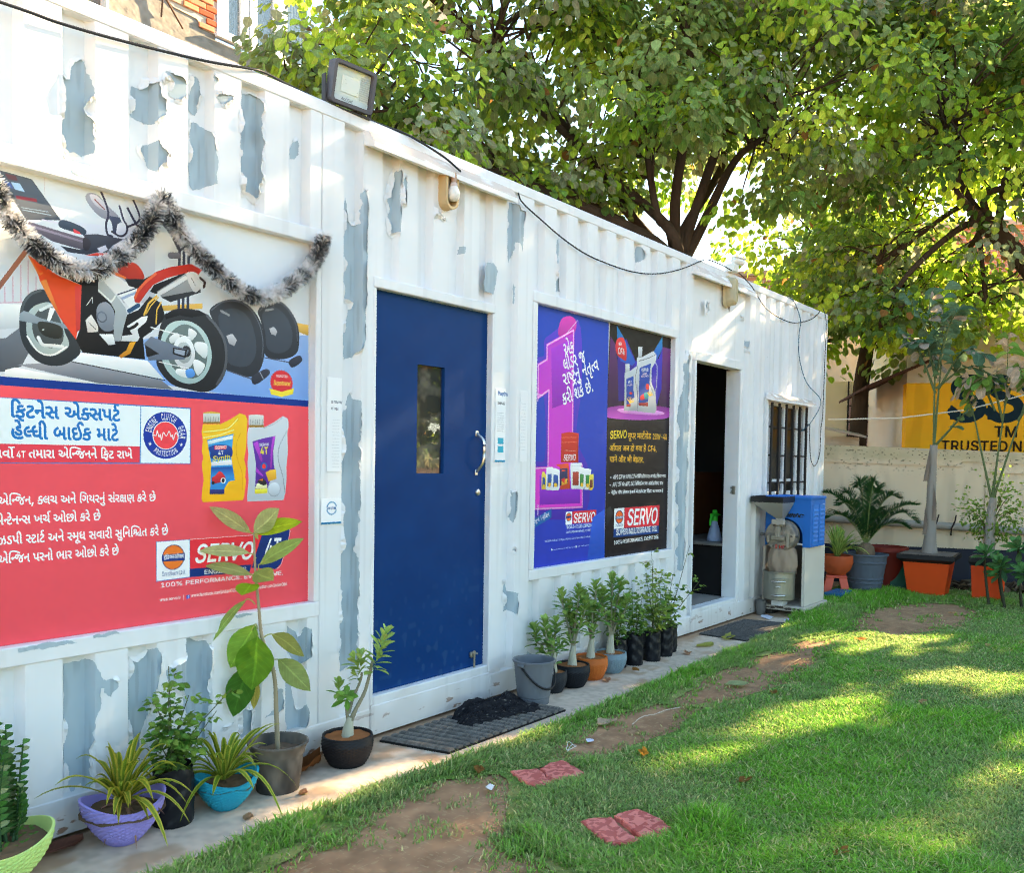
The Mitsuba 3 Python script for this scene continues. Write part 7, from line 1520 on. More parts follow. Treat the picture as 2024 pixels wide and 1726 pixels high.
# the rubber plant
k = thing('potted_plant', 'tall large leaved rubber plant in a dusty brown plastic pot', 'potted plant')
B = np.array([2.235, -.170, 0])
put(k, 'pot', one('lathe', [(0, .001), (.082, 0), (.084, .004), (.098, .115), (.100, .150), (.106, .152), (.108, .165), (.117, .188), (.121, .192), (.121, .198), (.114, .199), (.108, .185), (.100, .15), (0, .14)], B, 48), 'dusty_pot', 35)
soil_disc(k, B[0], B[1], .155, .10, (.13, .09, .06), 9)
S = B + (0, 0, .16); q = 1 / 489.0
px = lambda x, y, c=0.0: L3(S, (x - 541) * q, (1478 - y) * q, c)
BR = solid((.30, .25, .16), .7)
stem(k, [px(541, 1485), px(537, 1400), px(534, 1340), px(524, 1295), px(508, 1255), px(501, 1190), px(494, 1120), px(491, 1048)], [.0105, .009, .008, .0075, .007, .006, .005, .004], BR, 8)
DG, MG, PG = (.08, .19, .02), (.20, .36, .04), (.38, .50, .16)
for bx, by, tx, ty, w, c0, c1, col, dr_, nv in [(486, 1050, 411, 992, 30, 0, -.05, PG, .05, (0, -.85, .45)), (492, 1050, 545, 996, 46, 0, -.02, PG, .05, (-.2, -.9, .4)), (496, 1052, 593, 1012, 34, 0, -.05, (.32, .48, .03), .1, (0, -.8, .5)), (501, 1112, 597, 1049, 33, 0, -.06, (.30, .42, .09), .05, (.1, -.85, .5)),
                                               (484, 1090, 388, 1072, 28, 0, -.05, (.50, .56, .24), .12, (0, -.75, .6)), (488, 1132, 396, 1101, 26, 0, -.03, (.33, .42, .14), .12, (0, -.75, .6)), (494, 1128, 545, 1130, 44, -.01, -.10, (.32, .44, .10), .10, (0, -.7, .7)), (492, 1150, 486, 1152, 46, -.02, -.13, (.26, .46, .03), .25, (0, -.2, 1)),
                                               (478, 1180, 408, 1246, 20, 0, -.05, (.28, .40, .09), .25, (-.3, -.85, .4)), (496, 1228, 452, 1312, 56, -.01, -.04, MG, .0, (.2, -.9, .3)), (504, 1250, 500, 1350, 76, -.03, -.07, (.13, .29, .03), .0, (0, -.95, .25)), (482, 1308, 456, 1410, 56, .0, -.03, DG, .0, (.1, -.95, .2)),
                                               (497, 1338, 494, 1396, 19, 0, -.01, (.38, .36, .06), .0, (.3, -.9, .1)), (524, 1250, 592, 1282, 36, .02, .02, (.30, .30, .06), .18, (0, -.6, .8)), (537, 1300, 606, 1352, 46, .02, .0, (.30, .33, .09), .12, (0, -.8, .6))]:
    a, b = px(bx, by, c0), px(tx, ty, c1); dv = b - a; n0 = RH * nv[0] + FH * nv[1] + np.array([0, 0, nv[2]])
    lv = leaves(a, dv, n0, np.linalg.norm(dv), w * q, 'ovate', dr_, .10, col, 9, wave=.05)
    put(k, 'leaf', (lv[0][0], lv[1]), 'leaf', True, uv=lv[2][0])
    s0 = px(bx * .25 + 500 * .75, by + 10, 0); put(k, 'leaf_stalk', one('tube', curve([s0, (s0 + a) / 2 + (0, 0, .006), a, a + dv * .15], 3), .0026, 5), solid((.36, .36, .09), .6), True)

# ------------------------------------------------------------------ bucket, mats, rag, litter
k = thing('bucket', 'grey plastic bucket with a black handle beside the pots', 'bucket')
bx, by = 3.935, -.205
put(k, 'shell', one('lathe', [(0, .002), (.083, 0), (.086, .006), (.088, .042), (.091, .045), (.112, .232), (.119, .234), (.120, .245), (.112, .247), (.107, .235), (.086, .02), (0, .016)], (bx, by, 0), 48), solid((.135, .145, .16), .42), 35)
hp = [(bx + .118 * math.cos(a), by + .118 * math.sin(a), .215 - .115 * math.sin(t) - .0) for t, a in zip(np.linspace(0, math.pi, 14), np.linspace(math.radians(-178), math.radians(-18), 14))]
put(k, 'handle', one('tube', curve(hp, 3), .006, 8), BLACK, True)
m = MB().box((bx - .135, by - .02, .218), (bx - .112, by + .02, .236), .005).box((bx + .102, by - .06, .205), (bx + .122, by - .03, .225), .004); put(k, 'lug', m.mesh(), solid((.12, .13, .145), .45))
st = MB()
for (a0, a1, z0, z1) in ((-62, -40, .15, .19), (-58, -44, .125, .149), (-66, -50, .165, .175)):
    aa = np.radians(np.linspace(a0, a1, 8)); rr = .0925 + (.112 - .091) * (np.array([z0, z1]) - .045) / .187 + .0002
    v = np.array([[bx + R * math.cos(a), by + R * math.sin(a), z] for R, z in zip(rr, (z0, z1)) for a in aa]); st.add(v, [(i, i + 1, i + 9, i + 8) for i in range(7)], (.75, .78, .8) if z0 != .125 else (.15, .45, .62))
put(k, 'sticker', st.mesh(), 'satin', color=st.color())


def rect_map(c, th=0.0):
    c = np.asarray(c, float)
    return lambda s, t, z: np.stack([(1 - s) * (1 - t) * c[0][i] + s * (1 - t) * c[1][i] + s * t * c[2][i] + (1 - s) * t * c[3][i] for i in range(2)] + [z + 0 * s], -1)


def mat(label, c, nx, ny, hs, stud, rgb, rgb2):
    k = thing('door_mat', label, 'mat'); f = rect_map(c); r = np.random.default_rng(nx)
    m = MB(); v = f(np.array([0, 1, 1, 0, 0, 1, 1, 0.]), np.array([0, 0, 1, 1, 0, 0, 1, 1.]), np.array([.004] * 4 + [.013] * 4)); m.add(v, [(0, 3, 2, 1), (4, 5, 6, 7), (0, 1, 5, 4), (1, 2, 6, 5), (2, 3, 7, 6), (3, 0, 4, 7)])
    put(k, 'base', m.mesh(), solid(rgb, .8)); m = MB()
    S_, T_ = np.meshgrid((np.arange(nx) + .5) / nx, (np.arange(ny) + .5) / ny, indexing='ij'); S_, T_ = S_.ravel(), T_.ravel()
    if stud:
        S_ = S_ + (np.round(T_ * ny - .5) % 2 - .5) * .5 / nx
    N = len(S_); ds, dt = .36 / nx, .36 / ny; vs = []
    for a, b, zz, sh in ((-1, -1, .0125, 1), (1, -1, .0125, 1), (1, 1, .0125, 1), (-1, 1, .0125, 1), (-1, -1, hs, .55), (1, -1, hs, .55), (1, 1, hs, .55), (-1, 1, hs, .55)):
        vs.append(f(np.clip(S_ + a * ds * sh, .004, .996), np.clip(T_ + b * dt * sh, .004, .996), np.full(N, zz)))
    v = np.stack(vs, 1).reshape(-1, 3); fq = np.array([(4, 5, 6, 7), (0, 1, 5, 4), (1, 2, 6, 5), (2, 3, 7, 6), (3, 0, 4, 7)])
    cc = np.repeat((np.array(rgb2) * (.7 + .6 * r.random((N, 1)))), 8, 0)
    kk = put(k, 'studs', (v, (fq[None] + (np.arange(N) * 8)[:, None, None]).reshape(-1, 4)), 'matt', color=cc); labels[kk] = dict(kind='stuff')


mat('black studded rubber mat in front of the blue door', [(2.905, -.06), (2.985, -.425), (3.905, -.440), (3.86, -.075)], 40, 17, .026, True, (.014, .013, .012), (.16, .145, .128))
mat('grey ribbed mat in front of the open doorway', [(6.33, -.05), (6.32, -.44), (7.26, -.425), (7.18, -.06)], 60, 14, .019, False, (.04, .036, .034), (.11, .10, .09))
r = np.random.default_rng(4)
nx, ny = 90, 50; f = rect_map([(3.36, -.09), (3.30, -.26), (3.80, -.37), (3.90, -.10)])
S_, T_ = np.meshgrid(np.linspace(0, 1, nx), np.linspace(0, 1, ny), indexing='ij')
ed = np.clip(np.minimum(np.minimum(S_, 1 - S_) * 7, np.minimum(T_, 1 - T_) * 4) + .35 * (meshkit.noise(np.stack([S_ * 9, T_ * 6, S_ * 0], -1), 1) - .5), 0, 1)
hh = .014 + ed ** .5 * (.012 + .055 * np.abs(meshkit.fbm(np.stack([S_ * 4.5 + T_ * 2, T_ * 7 - S_ * 2, S_ * 0], -1), 2, 2) - .5) * 1.6 + .05 * meshkit.noise(np.stack([S_ * 5, T_ * 3, S_ * 0], -1), 4) + .007 * meshkit.noise(np.stack([S_ * 60, T_ * 34, S_ * 0], -1), 3) + .05 * np.exp(-((S_ - .06) ** 2 / .004 + (T_ - .25) ** 2 / .06)))
v = f(S_.ravel(), T_.ravel(), hh.ravel()); v[:, :2] += .01 * (r.random((len(v), 2)) - .5)
ff = np.array([(i * ny + j, (i + 1) * ny + j, (i + 1) * ny + j + 1, i * ny + j + 1) for i in range(nx - 1) for j in range(ny - 1)])
cv_ = np.where(r.random((len(v), 1)) < .012, np.array([.22, .20, .18]), np.array([.010, .010, .013]) * (.6 + .9 * r.random((len(v), 1))))
k = thing('rag', 'crumpled black fuzzy rag lying on the studded mat', 'rag'); put(k, 'cloth', (v, ff), 'matt', True, cv_)
N = 5000; b0 = v[r.integers(0, len(v), N)]; dd = nrm(r.normal(size=(N, 3)) + (0, 0, .5)); e = b0 + dd * (.006 + .010 * r.random((N, 1))); sd = nrm(np.cross(dd, r.normal(size=(N, 3)))) * .0007
kk = put(k, 'fuzz', (np.stack([b0 - sd, b0 + sd, e], 1).reshape(-1, 3), np.arange(N * 3).reshape(-1, 3)), 'matt', color=np.repeat(np.where(r.random((N, 1)) < .05, np.array([.2, .19, .18]), np.array([.012, .012, .015])), 3, 0)); labels[kk] = dict(kind='stuff')


def dry_leaf(x, y, z, L_, W_, rgb, ang, curl=.5, label=None, group=None, name='fallen_leaf', seed=0):
    r = np.random.default_rng(seed + int(x * 100)); K, J = 9, 7
    t, s = np.meshgrid(np.linspace(0, 1, K), np.linspace(-1, 1, J), indexing='ij')
    w = np.interp(t, np.linspace(0, 1, 7), [.1, .7, 1, .95, .8, .5, .05]) * (1 + .22 * (r.random(t.shape) - .5))
    X, Y = (t - .5) * L_, s * w * W_ / 2; Z = curl * W_ * (s ** 2 * .45 + .25 * np.sin(t * 5 + seed) * s + .12 * r.random(t.shape)) + .2 * curl * L_ * (t - .5) ** 2
    v = np.stack([X, Y, Z - Z.min() + .002], -1).reshape(-1, 3); c, sn = math.cos(ang), math.sin(ang)
    v = np.c_[v[:, 0] * c - v[:, 1] * sn + x, v[:, 0] * sn + v[:, 1] * c + y, v[:, 2] + z]
    fc = np.array([(i * J + j, (i + 1) * J + j, (i + 1) * J + j + 1, i * J + j + 1) for i in range(K - 1) for j in range(J - 1)])
    uv = np.stack([tint(np.array(rgb)) + .8 * s, t], -1).reshape(-1, 2)
    return tag(put(None, name, (v, fc), 'leaf', True, uv=uv), label, 'leaf', group)


BRN, TAN = (.26, .13, .055), (.52, .33, .19)
dry_leaf(2.43, -.105, .004, .20, .13, (.17, .075, .03), .2, .75, 'large curled brown leaf between the rubber plant pot and the woven pot', seed=2)
dry_leaf(1.42, -.06, .004, .17, .10, (.22, .12, .07), .1, .25, 'flat brown leaf under the lavender bowl', seed=3)
dry_leaf(2.26, -.30, .004, .05, .035, (.34, .16, .10), .4, .5, 'small reddish dry leaf in front of the rubber plant pot', seed=4)
dry_leaf(1.98, -.33, .004, .06, .04, (.36, .25, .14), .6, .3, 'small dry leaf on the concrete in front of the turquoise bowl', seed=4)
dry_leaf(5.02, -.93, .015, .16, .10, (.40, .50, .24), -.6, .15, 'pale green fallen leaf on the bare soil strip', seed=5)
dry_leaf(3.49, -1.14, .03, .075, .05, (.62, .26, .035), .6, .6, 'orange curled leaf on the grass', seed=6)
dry_leaf(3.84, -.74, .012, .13, .07, (.62, .45, .33), -.3, .5, 'pale torn dry leaf on the bare soil near the mat', seed=7)
dry_leaf(4.60, -.27, .004, .08, .055, (.50, .28, .17), .5, .5, 'dry leaf on the concrete in front of the orange pot', seed=8)
dry_leaf(6.32, -.30, .004, .17, .10, (.42, .40, .10), .2, .45, 'yellow green wilted leaf on the near corner of the grey mat', seed=9)
dry_leaf(5.95, -.28, .004, .15, .08, (.42, .40, .12), -.5, .4, 'yellow green wilted leaf on the concrete before the grey mat', seed=10)
dry_leaf(5.62, -.30, .004, .08, .06, (.50, .30, .20), .9, .6, 'folded dry leaf on the concrete by the grow bags', seed=11)
for i, (x, y, w_) in enumerate([(4.95, -1.18, 'beside the bare soil strip, in line with the grow bags'), (5.55, -1.05, 'at the lawn side of the bare soil strip, by the twig'), (6.9, -1.10, 'between the two far bare soil patches'), (8.7, -1.38, 'on the far bare soil patch before the orange planters'), (3.05, -2.15, 'in the sunny grass at the lower right'), (5.3, -1.9, 'beside the sunny streak in the middle of the lawn'), (3.5, -1.62, 'just past the near sunny streak'), (2.95, -.62, 'in the grass edge below the corner of the studded mat'), (2.87, -.70, 'at the near end of the large bare soil patch'), (7.3, -1.9, 'on the far right of the lawn'), (4.1, -1.75, 'on the open lawn right of the long sunny streak'), (9.0, -.55, 'in the tall grass before the dark pots'), (4.9, -.30, 'on the concrete before the blue grey pot'), (5.9, -1.5, 'alone on the middle of the lawn')]):
    dry_leaf(x, y, .02, .055 + .03 * r.random(), .045, TAN if i % 2 else BRN, r.random() * 6, .5, 'small dry leaf ' + w_, 'small dry leaves scattered on the lawn', seed=20 + i)


def scrap(x, y, z, s, rgb, label, seed):
    r = np.random.default_rng(seed); p = r.normal(size=(16, 3)) * (s, s, s * .35); p[:, 2] -= p[:, 2].min()
    m = trimesh.convex.convex_hull(p + (x, y, z))
    return tag(put(None, 'plastic_scrap', (m.vertices, m.faces), solid(rgb, .3)), label, 'litter')


scrap(7.42, -.16, .004, .035, (.62, .64, .72), 'crumpled clear plastic cup beside the flour mill', 1)
scrap(7.36, -.40, .004, .025, (.55, .50, .72), 'purple and white wrapper at the far corner of the grey mat', 2)
scrap(9.05, -.52, .02, .035, (.78, .78, .78), 'white plastic scrap on the grass in front of the dark pots', 3)
scrap(8.95, -.62, .02, .022, (.72, .72, .70), 'small white scrap beside the larger white scrap on the grass', 4)
scrap(3.55, -.83, .008, .016, (.60, .62, .72), 'bluish plastic scrap on the bare soil by the mat', 5)
scrap(2.76, -.85, .006, .014, (.75, .74, .74), 'white paper scrap on the bare soil near the stepping stones', 6)
st_ = curve([(3.30, -.86, .03), (3.36, -.84, .04), (3.34, -.88, .05), (3.28, -.87, .045), (3.33, -.84, .05), (3.40, -.80, .04), (3.38, -.85, .03)], 6)
tag(put(None, 'string', one('tube', st_, .0012, 5), solid((.7, .72, .74), .5), True), 'loop of thin pale string on the grass by the mat', 'string')
tag(put(None, 'string', one('tube', curve([(3.88, -.86, .02), (4.02, -.84, .025), (4.12, -.86, .02), (4.22, -.87, .022), (4.33, -.90, .02)], 6), .0016, 5), solid((.62, .58, .48), .5), True), 'straight pale string lying on the bare soil', 'string')
tag(put(None, 'twig', one('tube', curve([(5.48, -1.02, .015), (5.7, -.99, .02), (5.98, -.97, .015)], 4), [.003] * 9, 5), solid((.45, .30, .15), .8), True), 'thin dry twig on the bare soil strip', 'twig')

# ------------------------------------------------------------------ red stepping stones
for lab, c in [('left half of the broken red stepping stone nearer the mat', [(2.965, -.79), (3.06, -.865), (3.045, -.90), (3.0, -.95), (2.985, -1.02), (2.92, -1.005), (2.885, -.965), (2.915, -.88)]),
               ('right half of the broken red stepping stone nearer the mat', [(3.075, -.875), (3.15, -.865), (3.225, -.885), (3.19, -.95), (3.175, -1.0), (3.15, -1.055), (3.05, -1.06), (3.0, -1.02), (3.01, -.955), (3.06, -.905)]),
               ('left half of the broken red stepping stone nearest the camera', [(2.715, -1.315), (2.77, -1.335), (2.82, -1.385), (2.775, -1.44), (2.735, -1.50), (2.71, -1.575), (2.655, -1.545), (2.625, -1.49), (2.66, -1.41)]),
               ('right half of the broken red stepping stone nearest the camera', [(2.835, -1.385), (2.90, -1.39), (2.955, -1.42), (2.93, -1.50), (2.915, -1.545), (2.88, -1.60), (2.785, -1.62), (2.735, -1.59), (2.75, -1.53), (2.80, -1.46)])]:
    pg = ragged(Polygon(c), len(lab)).buffer(0); pg = max(getattr(pg, 'geoms', [pg]), key=lambda g: g.area)
    m = MB(); m.prism(pg.buffer(-.004), -.02, .021); m.prism(pg, -.02, .018)
    tag(put(None, 'stepping_stone', m.mesh(), 'stone_red'), lab, 'stone', 'broken red stepping stones')
# ------------------------------------------------------------------ inside the open doorway
k = thing('counter', 'dark counter standing inside the open doorway', 'counter')
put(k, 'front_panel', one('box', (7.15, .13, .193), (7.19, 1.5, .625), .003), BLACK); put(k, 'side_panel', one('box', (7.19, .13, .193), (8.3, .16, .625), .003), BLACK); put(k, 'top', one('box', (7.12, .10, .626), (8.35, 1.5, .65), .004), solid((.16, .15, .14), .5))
k = thing('spray_bottle', 'pale blue spray bottle with a green trigger head on the counter', 'bottle')
b = np.array([7.33, .30, .651])
put(k, 'bottle', one('lathe', [(0, 0), (.062, 0), (.066, .012), (.065, .03), (.060, .034), (.060, .04), (.052, .075), (.034, .14), (.026, .165), (.024, .19), (0, .19)], b, 28), solid((.36, .45, .66), .35), 40)
put(k, 'collar', one('lathe', [(.028, .178), (.029, .215), (.018, .222), (0, .222)], b, 20), solid((.05, .55, .04), .4), 40)
m = MB().box(b + (-.075, -.015, .215), b + (.05, .015, .245), .006).tube([b + (.05, 0, .232), b + (.085, -.01, .228)], [.010, .006], 8).tube(curve([b + (-.065, 0, .225), b + (-.085, 0, .19), b + (-.092, 0, .14)], 4), .009, 8)
m.box(b + (-.018, -.018, .245), b + (.018, .018, .275), .006)
put(k, 'trigger_head', m.mesh(), solid((.05, .58, .04), .4))
k = thing('cabinet', 'brown wooden cabinet behind the counter', 'cabinet'); put(k, 'body', one('box', (7.75, .70, .652), (8.35, 1.25, 1.25), .006), solid((.10, .035, .014), .5)); put(k, 'door', one('box', (7.74, .73, .68), (7.749, 1.22, 1.22), .003), solid((.12, .045, .018), .5))
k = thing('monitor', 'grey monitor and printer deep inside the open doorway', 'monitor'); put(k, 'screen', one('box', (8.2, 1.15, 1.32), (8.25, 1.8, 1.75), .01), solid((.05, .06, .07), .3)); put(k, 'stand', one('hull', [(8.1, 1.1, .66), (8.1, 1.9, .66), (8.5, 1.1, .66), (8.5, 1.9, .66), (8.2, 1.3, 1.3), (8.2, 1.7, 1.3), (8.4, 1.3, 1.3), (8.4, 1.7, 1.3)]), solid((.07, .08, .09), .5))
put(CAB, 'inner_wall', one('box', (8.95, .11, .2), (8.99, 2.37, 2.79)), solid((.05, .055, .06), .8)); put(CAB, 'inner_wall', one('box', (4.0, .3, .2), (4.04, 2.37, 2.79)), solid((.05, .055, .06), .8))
m = MB().box((7.105, .020, 1.08), (7.117, .05, 1.15), .002).box((7.100, .03, 1.09), (7.106, .06, 1.10)).box((7.100, .03, 1.13), (7.106, .06, 1.14)); put(CAB, 'latch', m.mesh(), 'old_steel')

# ------------------------------------------------------------------ flour mill
MILL = thing('flour_mill', 'blue flour mill with a steel hopper standing on a concrete stand', 'mill')
BL = solid((.018, .13, .46), .4)
put(MILL, 'base_slab', one('box', (7.585, -.43, .055), (8.2, -.012, .10), .006), solid((.44, .39, .33), .8), label='chipped pale base slab')
r = np.random.default_rng(6); m = MB()
for i in range(9):
    y0 = -.40 + .04 * i + .02 * r.random(); pg = Polygon(np.array([y0, .073 + .012 * r.random()]) + np.array([[math.cos(a) * (.014 + .018 * r.random()), math.sin(a) * (.006 + .008 * r.random())] for a in np.linspace(0, 6.28, 9)[:-1]])).buffer(0)
    m.prism(pg, 0, .002, lambda v: np.c_[7.5835 + v[:, 2], v[:, 0], v[:, 1]])
put(MILL, 'chipped_paint', m.mesh(), solid((.07, .055, .045), .9))
m = MB().box((7.66, -.38, .0), (7.9, -.30, .054)).box((7.66, -.12, .0), (7.9, -.03, .054)); put(MILL, 'foot', m.mesh(), solid((.05, .045, .04), .9))
put(MILL, 'stand_panel', one('box', (7.625, -.415, .101), (8.14, -.385, .618), .004), solid((.50, .46, .40), .8), label='pale upright stand panel'); put(MILL, 'stand_panel', one('box', (7.63, -.055, .101), (8.14, -.03, .612), .004), solid((.40, .33, .26), .8))
put(MILL, 'stand_back', one('box', (8.05, -.384, .101), (8.08, -.056, .6)), solid((.16, .14, .12), .9))
arch = sbox(-.445, .619, -.045, 1.035).difference(Point(-.215, .70).buffer(.165, 24)).difference(sbox(-.38, .60, -.05, .70))
put(MILL, 'cabinet', one('prism', arch, 7.645, 7.66, lambda v: np.c_[v[:, 2], v[:, 0], v[:, 1]]), BL)
m = MB().box((7.661, -.445, .619), (8.03, -.433, 1.035), .003).box((7.661, -.057, .619), (8.03, -.045, 1.035), .003).box((8.018, -.432, .619), (8.03, -.058, 1.035), .003).box((7.661, -.432, .95), (8.017, -.058, .96))
put(MILL, 'side_panel', m.mesh(), BL)
put(MILL, 'lid', one('box', (7.64, -.452, 1.036), (8.036, -.038, 1.062), .005), BL)
m = MB()
for x0, x1 in ((7.70, 7.835), (7.865, 8.0)):
    m.box((x0, -.4495, .64), (x1, -.4455, .99), .0015)
put(MILL, 'louvre_panel', m.mesh(), solid((.026, .16, .52), .35))
for x0 in (7.715, 7.88):
    for i in range(8):
        z = .665 + i * .038
        put(MILL, 'louvre', one('hull', [(x0, -.4497, z), (x0 + .10, -.4497, z), (x0, -.4497, z + .022), (x0 + .10, -.4497, z + .022), (x0 + .004, -.459, z + .004), (x0 + .096, -.459, z + .004)]), solid((.035, .18, .55), .35))
sc = curve([(-.235, .885), (-.245, .905), (-.255, .885), (-.265, .905), (-.275, .888), (-.285, .91), (-.295, .885), (-.305, .905), (-.315, .888), (-.33, .91), (-.345, .885), (-.36, .905), (-.385, .90)], 5)
put(MILL, 'lettering', one('prism', LineString(sc).buffer(.0048).union(LineString([(-.24, .876), (-.38, .882)]).buffer(.003)), 7.6435, 7.645, lambda v: np.c_[v[:, 2], v[:, 0], v[:, 1]]), BLACK)
YZ = lambda x, y, z: T().translate([x, y, z]).rotate([0, 1, 0], -90)
put(MILL, 'grinding_chamber', one('lathe', [(0, .075), (.05, .075), (.055, .066), (.118, .064), (.132, .056), (.136, .04), (.136, -.06), (0, -.06)], n=40), 'flour_metal', 35, to_world=YZ(7.60, -.215, .715))
m = MB()
for a in np.radians([30, 150, 270, 90, 210, 330]):
    m.lathe([(0, .012), (.007, .012), (.009, .004), (.009, 0)], (.105 * math.cos(a), .105 * math.sin(a), .062), 8)
put(MILL, 'bolt', m.mesh(), solid((.12, .10, .08), .6), 35, to_world=YZ(7.60, -.215, .715))
m = MB().box((7.485, -.275, .68), (7.525, -.155, .72), .006).box((7.47, -.235, .70), (7.52, -.195, .80), .008).tube([(7.50, -.30, .735), (7.50, -.30, .62)], [.014, .012], 8).tube([(7.50, -.13, .72), (7.50, -.13, .66)], .012, 8).tube([(7.49, -.215, .80), (7.54, -.215, .87)], .02, 10)
put(MILL, 'clamp', m.mesh(), solid((.26, .22, .17), .7)); m = MB().tube([(7.56, -.375, .715), (7.56, -.05, .72)], .009, 8).lathe([(0, -.015), (.014, -.012), (.016, 0), (.014, .012), (0, .015)], (7.56, -.045, .72), 12); put(MILL, 'cross_bar', m.mesh(), solid((.10, .09, .08), .6))
put(MILL, 'rating_mark', (lambda a: (np.c_[7.5335 - a[0][:, 2], -.175 - a[0][:, 0], .605 + a[0][:, 1]], a[1]))((np.array((mm := meshkit.text_mesh('2 HP', .030, .0015, True)).vertices), mm.faces)), solid((.55, .035, .03), .6), label='red 2 HP marking')
hop = [(7.36, -.30), (7.66, -.30), (7.66, -.02), (7.36, -.02)]; thr = [(7.515, -.245), (7.575, -.245), (7.575, -.185), (7.515, -.185)]
m = MB(); v = [(x, y, 1.012) for x, y in hop] + [(x, y, .87) for x, y in thr]; m.add(v, [(i, (i + 1) % 4, 4 + (i + 1) % 4, 4 + i) for i in range(4)]); v = [(x, y, .87) for x, y in thr] + [(x, y, .80) for x, y in thr]; m.add(v, [(i, (i + 1) % 4, 4 + (i + 1) % 4, 4 + i) for i in range(4)])
put(MILL, 'hopper', m.mesh(), solid((.42, .40, .35), .38, .6))
m = MB()
for i in range(4):
    a, c = np.array(hop[i]), np.array(hop[(i + 1) % 4]); nx_ = np.array([(c - a)[1], -(c - a)[0]]) / np.linalg.norm(c - a) * .004
    m.hull([(*p, z) for p in (a, c, a + nx_, c + nx_) for z in (1.010, 1.062)])
put(MILL, 'hopper_rim', m.mesh(), solid((.035, .035, .035), .3, .5)); put(MILL, 'hopper_gate', one('box', (7.48, -.27, .815), (7.52, -.16, .86), .004), solid((.38, .35, .30), .5, .3))
sl = lambda R_, Z, G: (R_ * (1 + .10 * np.sin(G * 7 + 9 * Z) * np.exp(-((Z - .10) / .09) ** 2) + .05 * np.sin(G * 13 - 22 * Z)), Z)
put(MILL, 'cloth_sleeve', one('lathe', [(.085, .215), (.105, .19), (.118, .14), (.12, .09), (.125, .05), (.115, .02), (.11, -.02)], (7.635, -.215, .40), 60, rfun=sl), solid((.30, .225, .165), .9), True)
DR = thing('steel_drum', 'dented steel flour drum under the blue mill', 'drum')
db = (7.585, -.205, .157)
put(DR, 'shell', one('lathe', [(0, .003), (.125, 0), (.131, .006), (.132, .05), (.135, .055), (.132, .06), (.133, .19), (.136, .195), (.133, .20), (.134, .235), (.142, .238), (.143, .248), (.136, .25), (.128, .235), (.127, .03), (0, .02)], db, 48), 'old_steel', 35)
m = MB()
for dz in (.045, .165):
    a = np.radians(np.linspace(172, 222, 9)); put(DR, 'rib', one('tube', np.c_[db[0] + .139 * np.cos(a), db[1] + .139 * np.sin(a), np.full(9, db[2] + dz)], .007, 8), 'steel', True)
a = np.radians(np.linspace(188, 205, 5)); m.tube(np.c_[db[0] + .143 * np.cos(a), db[1] + .143 * np.sin(a), np.full(5, db[2] + .12)], .005, 6)
put(DR, 'handle', m.mesh(), 'steel', True)
tag(put(None, 'block', one('box', (7.53, -.255, .1015), (7.66, -.155, .156), .004), solid((.55, .54, .53), .7)), 'white block under the steel drum', 'block')
k = thing('metal_scoop', 'small grey metal can leaning between the wall and the mill', 'can'); put(k, 'shell', one('lathe', [(0, 0), (.035, 0), (.05, .13), (.052, .132), (.048, .13), (.034, .006)], (7.535, -.062, .003), 20), solid((.16, .15, .14), .5, .4), 35)

# ------------------------------------------------------------------ boundary wall and the pots before it
WD, WN, W0 = np.array([.4006, -.9163, 0]), np.array([.9163, .4006, 0]), np.array([10.5, -.242, 0])


def wmap(off):  # x along the wall, y up, z outwards (towards the garden)
    return lambda v: W0 + np.outer(v[:, 0], WD) + np.outer(off - v[:, 2], WN) + np.outer(v[:, 1], (0, 0, 1.0))


def slab(s0, z0, s1, z1, d0, d1, off, m=None, bev=0):
    m = m or MB(); q = MB().box((s0, z0, d0), (s1, z1, d1), bev); return m.add(wmap(off)(q.v[0]), q.f[0])


BW = thing('boundary_wall', 'cream plastered boundary wall with a dark base and stained coping', 'wall')
cop = Polygon([(-7, 1.36), (-.6, 1.375), (.84, 1.345), (.84, 1.40), (3.2, 1.34), (9, 1.25), (9, 1.37), (3.3, 1.46), (1.46, 1.508), (.3, 1.545), (-.45, 1.565), (-7, 1.62)])
put(BW, 'body', one('prism', Polygon([(-7, .45), (9, .40), (9, 1.36), (1.46, 1.49), (-7, 1.60)]), -.16, 0, wmap(0)), 'boundary_plaster')
put(BW, 'coping', one('prism', cop, -.19, .018, wmap(0)), 'boundary_plaster', label='stained coping band')
put(BW, 'dark_base', one('prism', Polygon([(-7, -.05), (9, -.05), (9, .405), (-7, .455)]), -.165, .006, wmap(0)), 'dado_paint', label='black painted base band')
put(BW, 'niche_edge', slab(1.09, .47, 1.115, 1.30, .001, .02, 0).mesh(), 'boundary_plaster'); put(BW, 'niche_edge', slab(1.116, 1.275, 3.0, 1.30, .001, .02, 0).mesh(), 'boundary_plaster')
tag(put(None, 'drain_pipe', one('tube', wmap(0)(np.array([(-3, .80, .05), (.153, .70, .05), (1.492, .648, .05), (5, .52, .05)])), .042, 14), solid((.30, .27, .23), .7), True), 'grey drain pipe running along the boundary wall', 'pipe')
for s in (.62, .80):
    q = curve([(s, .80, .03), (s - .03, .73, .10), (s - .06, .66, .105), (s - .05, .58, .04)], 4); tag(put(None, 'pipe_strap', one('tube', wmap(0)(q), .008, 6), solid((.03, .018, .015), .8), True), ('left' if s < .7 else 'right') + ' one of the two dark strips hanging over the drain pipe', 'strip', 'dark strips over the drain pipe')


